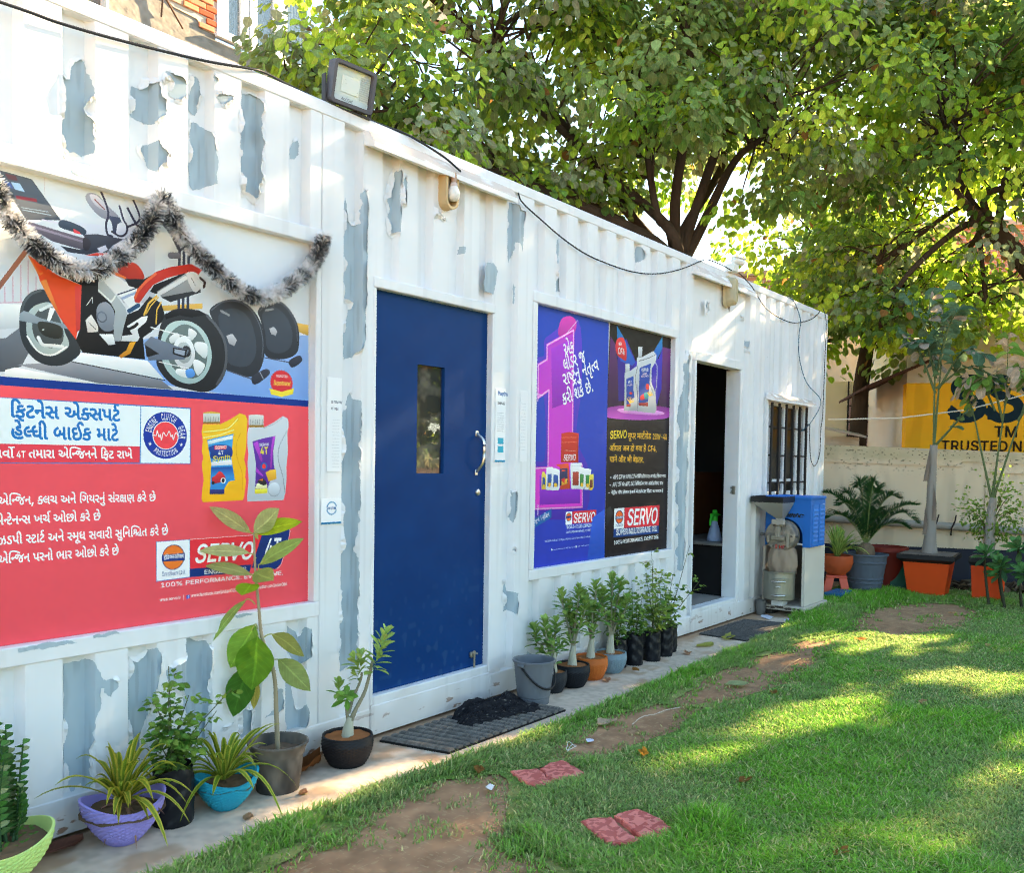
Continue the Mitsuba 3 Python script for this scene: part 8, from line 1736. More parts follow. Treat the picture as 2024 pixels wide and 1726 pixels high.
def square_pot(k, c, h, top, bot, rim, rgb, rot, rimrgb=(.012, .012, .014)):
    m = MB(); m.hull([(x * w, y * w, z) for w, z in ((bot, 0), (top, h * .82)) for x in (-1, 1) for y in (-1, 1)])
    m2 = MB().hull([(x * w, y * w, z) for w, z in ((top * 1.03, h * .821), (rim, h * .9), (rim, h)) for x in (-1, 1) for y in (-1, 1)])
    tw = T().translate(list(map(float, c))).rotate([0, 0, 1], rot)
    put(k, 'pot', m.mesh(), solid(rgb, .45), to_world=tw); put(k, 'rim', m2.mesh(), solid(rimrgb, .5), to_world=tw)
    put(k, 'soil', one('box', (-rim * .9, -rim * .9, h), (rim * .9, rim * .9, h + .006)), solid((.13, .10, .08), .95), to_world=tw)


def frond(k, pts, lf, seed, mode, name='frond'):
    """A rachis with leaflets on both sides; wedge leaflets are parts of their own."""
    r = np.random.default_rng(seed); sp = curve(pts, 10); N = lf['n']; t = np.repeat(np.linspace(lf.get('t0', .1), 1, N // 2), 2)
    q = np.stack([np.interp(t, np.linspace(0, 1, len(sp)), sp[:, i]) for i in range(3)], -1); tg = np.gradient(sp, axis=0); tg = nrm(np.stack([np.interp(t, np.linspace(0, 1, len(sp)), tg[:, i]) for i in range(3)], -1))
    sd = nrm(np.cross(tg, (0, 0, 1.0))) * np.where(np.arange(len(t)) % 2, 1, -1)[:, None]; upv = np.cross(sd, tg); upv *= np.sign(upv[:, 2:] + 1e-9)
    d = sd + tg * lf['fwd'] + upv * lf.get('up', .25) + lf.get('jit', .1) * r.normal(size=sd.shape)
    pr = np.sin(np.pi * np.clip(.12 + .80 * t, 0, 1)) if mode == 'thin' else .7 + .5 * r.random(len(t))
    c = np.array(lf['c']) * (.75 + .5 * r.random((len(t), 1)))
    if 'c2' in lf:
        c = np.where(r.random((len(t), 1)) < lf.get('p2', .2), np.array(lf['c2']), c)
    lv = leaves(q, d, upv + .25 * r.normal(size=sd.shape), lf['L'] * pr, lf['W'] * (pr if mode == 'wedge' else 1), mode, lf.get('droop', .2), .18, c, 5)
    if mode == 'wedge':
        put(k, 'leaf_stalk', one('tube', sp, np.linspace(lf.get('r', .006), .002, len(sp)), 6), solid((.10, .13, .05), .7), True)
        return lv
    m = MB().tube(sp, np.linspace(.006, .002, len(sp)), 6, (tint(np.array([.20, .24, .08])), .5, 0)); m.add(lv[0].reshape(-1, 3), (lv[1][None] + (np.arange(len(t)) * 15)[:, None, None]).reshape(-1, 3), np.c_[lv[2].reshape(-1, 2), np.zeros(len(t) * 15)])
    put(k, name, m.mesh(), 'leaf', True, uv=m.color()[:, :2])


k = thing('stool', 'small red plastic stool under the round terracotta planter', 'stool'); put(k, 'seat', one('hull', [(x * w, y * w, z) for w, z in ((.095, .2), (.10, .215), (.095, .225)) for x in (-1, 1) for y in (-1, 1)]), solid((.60, .10, .055), .45), to_world=T().translate([9.13, -.215, 0]).rotate([0, 0, 1], 20))
for sx, sy in ((1, 1), (1, -1), (-1, 1), (-1, -1)):
    put(k, 'leg', one('hull', [(sx * (w - a), sy * (w - b2), z) for w, z in ((.14, 0), (.098, .2)) for a in (0, .075) for b2 in (0, .03)] + [(sx * (w - a), sy * (w - b2), z) for w, z in ((.14, 0), (.098, .2)) for a in (0, .03) for b2 in (0, .075)]), solid((.60, .10, .055), .45), to_world=T().translate([9.13, -.215, 0]).rotate([0, 0, 1], 20))
k = thing('potted_plant', 'yellow striped spider plant in a round terracotta planter on the stool', 'potted plant')
put(k, 'pot', one('lathe', [(0, 0), (.07, 0), (.085, .006), (.135, .06), (.158, .13), (.155, .19), (.150, .20), (.142, .195), (.14, .12), (0, .10)], (9.13, -.215, .226), 36), solid((.42, .075, .022), .6), 40); soil_disc(k, 9.13, -.215, .40, .135, (.1, .06, .04), 3)
bl = blades(np.array([9.13, -.215, .41]), 84, (.36, .60), .032, 61, (.46, .52, .12), (42, 88), (.3, .8)); put_leaves(k, 'leaf', bl, 'striped_leaf')
for j, (x0, y0, z0, x1, z1, rgb) in enumerate([(8.62, -.42, .0, 8.98, .045, (.02, .05, .10)), (8.63, -.415, .046, 8.97, .07, (.05, .09, .06)), (8.62, -.42, .071, 8.98, .105, (.012, .10, .22))]):
    tag(put(None, 'flat_tray', one('box', (x0, y0, z0), (x1, -.26, z1), .004), solid(rgb, .5)), ['lowest dark tray of the small stack beside the mill stand', 'thin green tray in the middle of the small stack', 'blue tray on top of the small stack beside the mill stand'][j], 'tray')
k = thing('potted_plant', 'sago palm in a ribbed grey blue tub', 'potted plant')
C9 = np.array([9.52, -.385, 0])
pr = [(0, .001), (.150, 0)] + [(.152 + .062 * t + (.006 if any(abs(t * .42 - q) < .008 for q in (.13, .17, .34)) else 0), t * .42) for t in np.linspace(.01, .97, 60)] + [(.224, .41), (.228, .418), (.226, .428), (.214, .43), (.205, .38), (0, .36)]
put(k, 'pot', one('lathe', pr, C9, 44), solid((.085, .10, .125), .5), 30); soil_disc(k, C9[0], C9[1], .375, .2, (.08, .06, .04), 4)
put(k, 'trunk', one('lathe', [(.07, .36), (.085, .42), (.075, .50), (.03, .54), (0, .54)], C9, 18, rfun=lambda R_, Z, G: (R_ * (1 + .12 * np.sin(G * 8 + Z * 90)), Z)), solid((.16, .11, .07), .9), True)
cyc = dict(n=110, L=.17, W=.013, fwd=.75, c=(.035, .095, .028), up=.45, droop=.1)
for j, (a, b, c, e) in enumerate([(-.42, .55, .05, .58), (-.30, .42, -.1, .50), (-.20, .46, .2, .6), (-.06, .62, .1, .72), (.06, .64, -.05, .72), (.16, .55, .15, .65), (.30, .50, .0, .58), (.46, .44, -.05, .48), (.52, .24, .1, .40), (.34, .20, -.15, .30), (-.42, .28, -.1, .38), (.25, .30, .3, .42)]):
    S = C9 + (0, 0, .52); frond(k, [S, L3(S, a * .4, e * .62, c * .4), L3(S, a * .8, e * .98 - .06, c * .8), L3(S, a * 1.12, b - .02, c)], cyc, 70 + j, 'thin')
k = thing('flower_pot', 'dark red pot with a pale rim behind the ribbed tub', 'pot'); put(k, 'pot', one('lathe', [(0, 0), (.13, 0), (.215, .42), (.23, .43), (.23, .475), (.215, .478), (.20, .42), (0, .40)], (9.95, -.47, 0), 32), solid((.16, .018, .010), .55), 35)
k = thing('planter', 'dark green slanted planter left of the large orange planter', 'planter'); put(k, 'pot', one('hull', [(x * w + dx, y * w, z) for w, z, dx in ((.17, 0, 0), (.13, .40, .06)) for x in (-1, 1) for y in (-.7, .7)]), solid((.010, .065, .035), .5), to_world=T().translate([10.0, -.60, 0]).rotate([0, 0, 1], 25))
k = thing('potted_plant', 'fishtail palm in the large square orange planter', 'potted plant')
C1 = np.array([9.84, -.93, 0]); square_pot(k, C1, .445, .215, .165, .268, (.60, .062, .008), 4)
S = C1 + (0, 0, .44)
put(k, 'trunk', one('tube', curve([S + (0, 0, -.02), S + (0, 0, .10), S + (0, -.005, .30), S + (.0, .0, .65), S + (0, -.01, 1.12)], 6), np.interp(np.linspace(0, 1, 25), [0, .1, .25, .5, 1], [.072, .078, .064, .050, .036]), 12), solid((.27, .235, .20), .85), True)
for j, (y0, z0, y1, z1) in enumerate(((.05, .75, .02, 1.08), (-.045, .35, -.03, .72), (.04, .2, .045, .5))):
    put(k, 'husk', one('hull', [(9.80, C1[1] + y0 - .02, .44 + z0), (9.78, C1[1] + y0 + .02, .44 + z0), (9.80, C1[1] + y1, .44 + z1), (9.77, C1[1] + (y0 + y1) / 2 - .03, .44 + (z0 + z1) / 2)]), solid((.21, .16, .125), .9))
W_ = dict(n=16, L=.17, W=.105, fwd=.55, c=(.12, .20, .11), c2=(.40, .37, .27), p2=.14, up=.1, droop=.35, jit=.28, t0=.35, r=.013)
V1 = S + (0, -.01, 1.10); lv = []
for j, (p, n_) in enumerate([([V1, V1 + (0, .01, .5), V1 + (0, .02, .95), V1 + (-.02, .08, 1.5)], 26), ([V1, V1 + (.02, -.02, .5), V1 + (.02, -.04, .9), V1 + (.0, -.05, 1.6)], 26), ([V1, V1 + (0, -.18, .22), V1 + (.0, -.36, .45), V1 + (.02, -.55, .75)], 14),
                            ([V1 + (0, .0, .55), V1 + (-.05, .15, .95), V1 + (-.1, .32, 1.2)], 22), ([V1 + (0, -.03, .6), V1 + (-.05, -.25, .95), V1 + (-.1, -.45, .90)], 18), ([V1 + (0, 0, .7), V1 + (-.12, .08, 1.05), V1 + (-.25, .16, 1.05)], 20), ([V1 + (0, 0, .75), V1 + (-.08, -.12, 1.2), V1 + (-.18, -.22, 1.35)], 20), ([V1 + (0, 0, .9), V1 + (.0, .15, 1.3), V1 + (.0, .34, 1.62)], 18), ([V1 + (0, 0, .6), V1 + (.0, -.3, .8), V1 + (.0, -.62, .62)], 14)]):
    lv.append(frond(k, p, {**W_, 'n': n_, 't0': .55 if j < 2 else .3}, 90 + j, 'wedge'))
put_leaves(k, 'leaf', cat(lv), 'leaf', 200)
k = thing('potted_plant', 'fishtail palm with browned leaves in the narrow orange planter', 'potted plant')
C2 = np.array([9.86, -1.475, 0]); square_pot(k, C2, .45, .145, .125, .165, (.64, .055, .006), 4); S = C2 + (0, 0, .44)
put(k, 'trunk', one('tube', curve([S + (0, 0, -.02), S + (0, 0, .25), S + (0, -.01, .50), S + (0, -.02, .60)], 6), np.interp(np.linspace(0, 1, 19), [0, .3, 1], [.05, .05, .030]), 12), solid((.28, .24, .20), .85), True)
V2 = S + (0, -.01, .56); lv = []
W2 = {**W_, 'c': (.17, .30, .06), 'c2': (.52, .43, .30), 'p2': .4, 'droop': .5}
for j, (p, n_) in enumerate([([V2, V2 + (0, .10, .45), V2 + (0, .20, .9), V2 + (.05, .32, 1.25)], 12), ([V2, V2 + (0, -.04, .5), V2 + (-.0, -.09, 1.05), V2 + (-.05, -.10, 1.6)], 16), ([V2, V2 + (0, -.12, .45), V2 + (-.0, -.26, 1.0), V2 + (-.05, -.36, 1.5)], 16), ([V2 + (0, -.07, .8), V2 + (-.1, .03, 1.2), V2 + (-.18, .12, 1.15)], 16), ([V2 + (0, -.08, .95), V2 + (-.1, -.2, 1.3), V2 + (-.2, -.25, 1.2)], 16), ([V2 + (0, -.2, .8), V2 + (-.1, -.4, 1.1), V2 + (-.15, -.55, .95)], 14), ([V2 + (0, -.0, .9), V2 + (-.05, .16, 1.25), V2 + (-.1, .30, 1.12)], 12)]):
    lv.append(frond(k, p, {**W2, 'n': n_, 't0': .7 if j < 3 else .35}, 120 + j, 'wedge'))
put_leaves(k, 'leaf', cat(lv), 'leaf', 160)


def bush(k, c, rad, n, Ln, Wd, cols, seed, prof='ovate', most=150, ncl=14, mat='leaf'):
    r = np.random.default_rng(seed); cl = nrm(r.normal(size=(ncl, 3))) * (r.random((ncl, 1)) ** .45) * rad * .85; lv = []
    q = cl[r.integers(0, ncl, n)] + r.normal(size=(n, 3)) * np.array(rad) * .17
    d = nrm(q / rad) + .7 * r.normal(size=(n, 3)); nn = np.array([0, 0, 1.0]) + .6 * r.normal(size=(n, 3))
    cc = np.array(cols[0]) + (np.array(cols[1]) - cols[0]) * np.clip(.5 + .5 * (q[:, 2:] / rad[2]) + .25 * r.normal(size=(n, 1)), 0, 1)
    l = leaves(c + q, d, nn, Ln * (.7 + .6 * r.random(n)), Wd * (.8 + .4 * r.random(n)), prof, .2, .12, cc, 5)
    put_leaves(k, 'leaf', l, mat, most)
    for j in range(0, ncl, 2):
        put(k, 'stem', one('tube', curve([c - (0, 0, rad[2]), c + cl[j] * .4 - (0, 0, rad[2] * .2), c + cl[j]], 4), np.linspace(.007, .003, 9), 5), solid((.13, .09, .05), .8), True)


k = thing('bush', 'small leafed bush growing around the second fishtail palm', 'bush'); bush(k, np.array([9.93, -1.46, .88]), np.array([.17, .36, .42]), 900, .036, .024, ((.10, .19, .03), (.28, .40, .06)), 5, ncl=26)
k = thing('succulent', 'dark leaved succulent plant at the right edge', 'succulent')
lv = []
for j, (x, y, z) in enumerate([(9.35, -1.52, .55), (9.3, -1.66, .46), (9.45, -1.78, .62), (9.3, -1.86, .40), (9.4, -1.95, .66), (9.25, -2.05, .5), (9.5, -1.62, .38), (9.35, -2.2, .6)]):
    stem(k, [np.array([x + .12, y - .03, .02]), np.array([x + .06, y, z * .6]), np.array([x, y, z])], [.014, .011, .009], solid((.05, .05, .03), .8), 8)
    lv.append(rosette((x - .03, y, z), (-.55, .15, .75), 16, .16, .055, .09, 300 + j, ((.04, .11, .035), (.12, .24, .07))))
put_leaves(k, 'leaf', cat(lv), 'leaf_thick', 150)
r = np.random.default_rng(77); m = MB()
for i in range(260):
    p = W0 + WD * (r.random() * 2.6 - .2) - WN * (.08 + .35 * r.random()); s = .02 + .03 * r.random()
    m.hull(p + r.normal(size=(7, 3)) * (s, s, s * .6) + (0, 0, .03 + .05 * r.random()), np.array([.11, .075, .045]) * (.4 + 1.2 * r.random()))
kk = tag(put(None, 'leaf_litter', m.mesh(), 'matt', color=m.color()), 'dark heap of dry litter and rubble at the foot of the boundary wall', kind='stuff')

# ------------------------------------------------------------------ buildings behind
YW = thing('painted_house', 'house wall painted yellow with big dark blue letters behind the boundary wall', 'house')
put(YW, 'wall', one('prism', sbox(.957, 0, 9, 2.615), -.3, 0, wmap(4)), 'yellow_paint', label='yellow painted advertisement wall'); put(YW, 'wall_band', one('prism', sbox(.955, 2.616, 9, 4.2), -.3, .002, wmap(4)), 'cream_plaster', label='unpainted cream band above the yellow paint')
put(YW, 'side_wall', slab(.955, 0, 1.2, 4.2, -5, -.302, 4).mesh(), 'cream_plaster')


def wtext(t, h, s, z, off, rgb, wide=1.0, name='letter', depth=.004, bold=True):
    x = s
    for ch in t:
        if ch != ' ':
            mm = meshkit.text_mesh(ch, h, depth, bold); v = np.array(mm.vertices) * (wide, 1, 1) + (x - wide * mm.bounds[0][0], z, .003)
            put(YW, name, (wmap(off)(v), mm.faces), solid(rgb, .8))
        x += h * .32 if ch == ' ' else wide * np.ptp(mm.bounds[:, 0]) + h * .16


NAVY = (.004, .022, .042)
wtext('TRUSTED NAME', .15, 1.47, 1.585, 4, (.022, .010, .006), .93); wtext('TM', .16, 2.20, 1.80, 4, (.016, .014, .010), .95)
for s in (1.58, 2.10, 2.72):   # two big serif letters, the second running out of the picture, and one more
    big = LineString(curve([(.47, .50), (.40, .60), (.22, .62), (.08, .54), (.10, .42), (.24, .34), (.40, .26), (.43, .12), (.30, .03), (.14, .03), (.03, .12)], 6)).buffer(.072, 6).union(Polygon([(.0, .0), (.05, .0), (.07, .05), (.16, .0), (.16, .09), (.02, .22), (.0, .22)])).union(Polygon([(.44, .63), (.49, .63), (.49, .42), (.44, .42), (.40, .52)]))
    put(YW, 'letter', one('prism', affinity.translate(affinity.scale(big, .98, .98, origin=(0, 0)), s, 2.06), .002, .006, wmap(4)), solid(NAVY, .8))
m = MB(); m.add(wmap(4)(np.array([(.30, 2.50, .5), (1.25, 2.92, .5), (1.25, 2.96, .5), (.30, 2.54, .5), (.30, 2.50, -3), (1.25, 2.92, -3), (1.25, 2.96, -3), (.30, 2.54, -3)])), [(0, 1, 2, 3), (4, 5, 6, 7), (0, 1, 5, 4), (3, 2, 6, 7), (0, 3, 7, 4), (1, 2, 6, 5)])
put(YW, 'roof', m.mesh(), solid((.055, .025, .02), .8), label='dark sloping sheet roof at the side')
CH = thing('cream_house', 'cream house with a window grille behind the boundary wall', 'house')
put(CH, 'wall', slab(-4, 0, 1.0, 3.0, -.3, 0, 8).mesh(), 'cream_plaster'); put(CH, 'wall', slab(1.0, 0, 4, 3.0, -.8, -.5, 8).mesh(), 'far_brickwork', label='brick part of the house wall')
G = put(CH, 'window', slab(.60, 1.45, 1.06, 2.75, -.02, .012, 8).mesh(), solid((.40, .27, .31), .7), label='pale pink shutter behind the grille')
for s in (.56, .72, .90, 1.08):
    put(G, 'bar', slab(s, 1.35, s + .03, 3.0 if s < .7 or s > 1 else 2.6, .05, .075, 8).mesh(), solid((.02, .02, .025), .7))
for z in (1.62, 1.9, 2.18, 2.5):
    put(G, 'bar', slab(.56, z, 1.10, z + .025, .076, .09, 8).mesh(), solid((.02, .02, .025), .7))
put(CH, 'post', slab(1.08, 0, 1.16, 3.0, .02, .10, 8).mesh(), solid((.03, .03, .045), .7)); put(CH, 'post', slab(1.62, 0, 1.72, 2.7, .02, .12, 8).mesh(), solid((.72, .68, .62), .7), label='white post')
put(CH, 'awning', one('hull', wmap(8)(np.array([(1.15, 2.98, .9), (1.8, 2.80, .9), (1.15, 3.05, 0), (1.8, 2.87, 0), (1.15, 3.0, .9), (1.8, 2.82, .9)]))), solid((.72, .69, .64), .6), label='white sloping awning'); put(CH, 'awning_edge', slab(1.80, 2.45, 1.86, 2.84, .0, .9, 8).mesh(), solid((.72, .69, .64), .6))
m = MB()
for s in (1.38, 1.55):
    slab(s, 1.2, s + .03, 2.1, .3, .33, 8, m)
slab(1.3, 1.85, 2.0, 1.89, .30, .33, 8, m); put(CH, 'railing', m.mesh(), solid((.03, .028, .03), .7))
SH = thing('tin_shed', 'low shed with a corrugated tin roof behind the boundary wall', 'shed'); put(SH, 'roof', one('hull', wmap(5)(np.array([(-.2, 1.93, .8), (.42, 1.80, .8), (-.2, 2.02, -.4), (.42, 1.9, -.4), (-.2, 1.90, .8), (.42, 1.77, .8)]))), solid((.40, .34, .31), .7)); put(SH, 'wall', slab(-.15, 0, .38, 1.8, -.3, .3, 5).mesh(), 'cream_plaster')
BH = thing('brick_house', 'tall unplastered brick house far behind the cabin end', 'house')
put(BH, 'wall', slab(-3.5, 0, -.28, 5.55, -4, 0, 10).mesh(), 'far_brickwork'); put(BH, 'parapet', slab(-3.5, 5.551, -.25, 5.66, -4, .05, 10).mesh(), solid((.36, .25, .19), .9)); put(BH, 'wall', slab(-.28, 0, 1.1, 4.75, -4, -.4, 10).mesh(), 'cream_plaster', label='cream rendered side wing')
put(BH, 'awning', one('hull', wmap(10)(np.array([(.05, 5.42, 0), (.95, 5.36, 0), (.05, 4.82, 1.0), (.95, 4.80, 1.0), (.05, 5.38, 0), (.95, 5.32, 0)]))), solid((.055, .052, .05), .8), label='grey sagging awning')
BH2 = thing('brick_house', 'second brick house glimpsed through the leaves on the right', 'house'); put(BH2, 'wall', slab(2.0, 0, 8, 7.4, -4, 0, 14).mesh(), 'far_brickwork'); put(BH2, 'parapet', slab(1.9, 7.401, 8, 7.55, -4, .1, 14).mesh(), solid((.42, .33, .28), .9))
k = thing('lamp_post', 'white post with a round cap beside the end of the cabin', 'post'); q = wmap(9)(np.array([(.08, 0, 0), (.08, 5.25, 0)])); put(k, 'post', one('tube', q, .085, 12), solid((.70, .68, .64), .6), True); put(k, 'cap', one('lathe', [(0, .14), (.08, .12), (.11, .05), (.08, -.01), (0, -.03)], q[1], 16), solid((.6, .62, .62), .4), True)
tag(put(None, 'rope', one('tube', [(9.7, .10, 1.83), (10.2, -.5, 1.86), (10.5, -1.1, 1.95), (10.6, -1.7, 2.12), (10.7, -2.4, 2.28)], .008, 6), solid((.70, .64, .54), .7), True), 'pale rope strung between the plants before the yellow wall', 'rope')

# the neighbour's house at the upper left, with bare brickwork
NH = thing('neighbour_house', 'grey plastered house with bare brickwork and white windows behind the cabin', 'house')
put(NH, 'wall', one('box', (-2, 8.5, 0), (7.74, 9, 12)), 'house_plaster'); put(NH, 'wall', one('box', (7.74, 8.5, 0), (13, 9, 7.42)), 'house_plaster'); put(NH, 'wall', one('box', (7.74, 8.5, 9.6), (13, 9, 12)), 'house_plaster')
put(NH, 'mortar', one('prism', Polygon([(6.93, 7.70), (7.05, 7.62), (7.42, 7.60), (7.55, 7.50), (7.735, 7.49), (7.735, 9.5), (6.9, 9.5)]), -8.499, -8.485, out2), solid((.50, .43, .36), .95))
r = np.random.default_rng(9)
BM = [solid(c, .9) for c in ((.50, .115, .045), (.56, .17, .08), (.42, .09, .04), (.55, .23, .13), (.46, .30, .22))]
for i in range(21):
    z = 7.50 + i * .094; x = 6.93 - (.125 if i % 2 else 0) + .02 * r.random()
    while x < 7.70:
        x1 = min(x + .235 + .015 * r.random(), 7.735); lo = max(x, 6.91 + .02 * r.random())
        if x1 - lo > .06 and (z > 7.62 or lo > 7.42):
            m = MB().box((lo, 8.455 + .012 * r.random(), z), (x1, 8.49, z + .078), .008, rot=2 * r.normal()); put(NH, 'brick', m.mesh(), BM[r.integers(0, 5)])
        x += .252
Wn = put(NH, 'window', (lambda m: [m.box(a, b, .006) for a, b in [((7.742, 8.46, 7.50), (7.93, 8.6, 9.6)), ((7.931, 8.46, 7.50), (9.6, 8.6, 7.60)), ((8.20, 8.46, 7.601), (8.29, 8.6, 9.6)), ((8.31, 8.46, 7.601), (8.44, 8.6, 9.6)), ((8.80, 8.46, 7.601), (9.0, 8.6, 9.6)), ((7.70, 8.40, 7.45), (9.7, 8.46, 7.50))]] and m.mesh())(MB()), solid((.66, .68, .72), .4), label='white framed window')
for x0, x1 in ((7.925, 8.205), (8.435, 8.805), (8.995, 9.5)):
    put(Wn, 'pane', one('box', (x0, 8.545, 7.595), (x1, 8.555, 9.6)), 'pane'); put(Wn, 'curtain', one('prism', LineString([(x0 + (x1 - x0) * t, .10 + .012 * math.sin(t * 60)) for t in np.linspace(0, 1, 60)]).buffer(.004), 7.6, 9.6, lambda v: np.c_[v[:, 0], 8.5 + v[:, 1], v[:, 2]]), solid((.12, .16, .15), .8))
put(NH, 'bracket', (lambda m: m.tube([(6.86, 8.42, 7.72), (6.86, 8.47, 7.40)], .012, 6).tube([(6.86, 8.44, 7.72), (7.15, 8.40, 7.33)], .014, 6).mesh())(MB()), solid((.10, .055, .035), .8))
put(NH, 'drain_pipe', one('tube', [(6.04, 8.44, 0), (6.04, 8.44, 12)], .055, 10), solid((.62, .58, .52), .6), True)

# ------------------------------------------------------------------ trees
def inside(poly, xy):
    return shapely.contains_xy(poly, xy[:, 0], xy[:, 1])


def tree(name, label, trunk, trunk_r, blobs, nclus, per, size, seed, hue=0.0, most=300, group=None, rc=.42, cols=None):
    k = thing(name, label, 'tree', group); r = np.random.default_rng(seed)
    tp = curve(trunk, 6); put(k, 'trunk', one('tube', tp, np.interp(np.linspace(0, 1, len(tp)), np.linspace(0, 1, len(trunk_r)), trunk_r), 14), 'bark', True)
    top = tp[-1]; V = np.array([4 / 3 * np.pi * b[3] * b[4] * b[3] for b in blobs]) ** .72; cnt = np.maximum(2, np.round(nclus * V / V.sum())).astype(int)
    Q, Dn, Nn, Ln, Cc = [], [], [], [], []
    C = cols or ((.16, .25, .06), (.29, .38, .13), (.34, .38, .22), (.33, .50, .06), (.44, .58, .07))
    tw = MB()
    for b, n in zip(blobs, cnt):
        c = np.array(b[:3]); rad = np.array([b[3], b[3], b[4]])
        mid = (top + c) / 2 + .25 * r.normal(size=3); lim = curve([tp[-3], top * .75 + mid * .25 + .1 * r.normal(size=3), mid, c - (0, 0, b[4] * .3), c], 5)
        put(k, 'branch', one('tube', lim, np.linspace(trunk_r[-1] * .5, .014, len(lim)), 9), 'bark', True)
        cl = nrm(r.normal(size=(n, 3))) * (r.random((n, 1)) ** .36) * rad + c
        for q in cl:
            p0 = lim[int(len(lim) * (.55 + .44 * r.random()))]; pm = (p0 + q) / 2 + .15 * r.normal(size=3) + (0, 0, .12)
            tw.tube(curve([p0, pm, q], 4), np.linspace(.016, .005, 9), 5)
            o = nrm((q - c) / rad + .35 * r.normal(size=3)); m_ = int(per * (.6 + .8 * r.random()))
            off = r.normal(size=(m_, 3)); off /= np.maximum(1, np.linalg.norm(off, axis=1, keepdims=True) * .8); off *= (rc, rc, rc * .55)
            off[:, 2] -= .35 * (off[:, 0] ** 2 + off[:, 1] ** 2) / rc
            Q.append(q + off); od = nrm(off * (1, 1, .3) + .4 * o * rc)
            Nn.append(nrm(.75 * od + (0, 0, .75) + .38 * r.normal(size=(m_, 3)))); Dn.append(od * .7 - np.array([0, 0, .65]) + .38 * r.normal(size=(m_, 3)))
            base = np.array(C[r.choice(5, p=[.26, .26, .20, .18, .10])]); young = (off[:, 2:] > rc * .22) & (r.random((m_, 1)) < .35)
            cc = np.where(young, np.array(C[4]), base) * (.72 + .56 * r.random((m_, 1)))
            cc = np.where(r.random((m_, 1)) < .006, np.array([.30, .13, .04]), cc); Cc.append(cc); Ln.append(size * (.65 + .6 * r.random(m_)))
    kk = put(k, 'twigs', tw.mesh(), 'bark', True); labels[kk] = dict(kind='stuff')
    Q, Dn, Nn, Cc, Ln = (np.concatenate(x) for x in (Q, Dn, Nn, Cc, Ln))
    ok = ~((Q[:, 0] < 9.45) & (Q[:, 1] > -.3) & (Q[:, 1] < 2.7) & (Q[:, 2] < 3.05))
    for polys, ax in ((LIT_GROUND, 2), (LIT_WALL, 1)):   # sun gaps
        s_ = Q[:, ax] / SUN[ax]; g_ = Q - np.array(SUN) * s_[:, None]; g_ = g_[:, [0, 1]] if ax == 2 else g_[:, [0, 2]]
        g_ = g_ + .05 * (meshkit.noise(np.c_[g_ * 6, g_[:, :1] * 0], 5)[:, None] - .5)
        ok &= ~((s_ > 0) & inside(union_all([Polygon(c_).buffer(.11 if ax == 2 else .08) for c_ in polys]), g_) & (r.random(len(Q)) < .97))
    lv = leaves(Q[ok], Dn[ok], Nn[ok], Ln[ok], Ln[ok] * .86, 'round', .18, .10, Cc[ok], 5)
    vis = (lv[0].mean(1) - CAM) @ FWD; s_ = np.abs((lv[0].mean(1) - CAM) @ RGT) / np.maximum(vis, .1) < .62
    order = np.r_[np.where(s_)[0][np.argsort(vis[s_])], np.where(~s_)[0]]; lv = (lv[0][order], lv[1], lv[2][order])
    put_leaves(k, 'leaf', lv, 'leaf', most, 'crown', near=False)


tree('shade_tree', 'broad leafy tree whose crown hangs over the white cabin', [(10.35, 2.25, 0), (10.25, 2.2, 2.0), (10.15, 2.15, 3.3), (10.05, 2.1, 3.95)], (.22, .19, .17, .16),
     [(6.1, 3.5, 5.0, 1.25, 1.2), (5.55, 3.9, 4.6, .75, .7), (7.4, 2.9, 5.9, 1.5, 1.3), (8.9, 2.0, 5.6, 1.6, 1.25), (10.3, 1.1, 5.7, 1.7, 1.35), (11.4, 2.4, 6.6, 1.9, 1.6), (7.3, 3.2, 4.35, .8, .65), (8.7, 3.2, 4.5, .9, .6), (9.0, 1.9, 7.6, 2.0, 1.4), (11.2, .9, 8.0, 2.0, 1.5), (6.6, 4.0, 7.2, 1.6, 1.3), (9.6, 2.9, 4.0, .6, .45)],
     400, 96, .098, 1, rc=.32)
tree('shade_tree', 'dark leaning tree at the right edge with sunlit leaves behind it', [(13.2, -2.7, 0), (13.1, -2.4, 1.8), (12.75, -1.5, 3.6), (12.3, -.8, 4.5)], (.20, .16, .125, .105),
     [(11.5, -.6, 5.7, 1.6, 1.3), (12.6, -.9, 3.65, 1.0, .65), (12.7, -2.2, 5.8, 1.7, 1.5), (13.3, .4, 4.1, 1.2, .9), (12.0, .2, 3.3, .75, .55), (13.8, -1.3, 7.2, 1.9, 1.5), (11.9, -.3, 7.6, 1.7, 1.3), (12.3, .3, 4.2, .8, .6)],
     270, 92, .098, 2, rc=.32, cols=((.11, .19, .045), (.20, .30, .08), (.30, .34, .20), (.32, .48, .045), (.46, .58, .06)))
tree('back_tree', 'bright backlit tree standing behind the boundary wall', [(15.5, 1.5, 0), (15.3, 1.4, 2.4), (15.0, 1.2, 3.4)], (.16, .13, .10),
     [(14.6, 1.2, 4.4, 1.3, 1.0), (14.9, .1, 3.6, 1.0, .7), (15.8, 2.2, 5.2, 1.5, 1.2), (14.2, 2.0, 3.5, .9, .7), (15.2, .6, 5.9, 1.3, 1.0)], 120, 70, .125, 3, most=120, cols=((.22, .36, .03), (.30, .46, .05), (.25, .34, .10), (.38, .50, .05), (.44, .56, .06)))
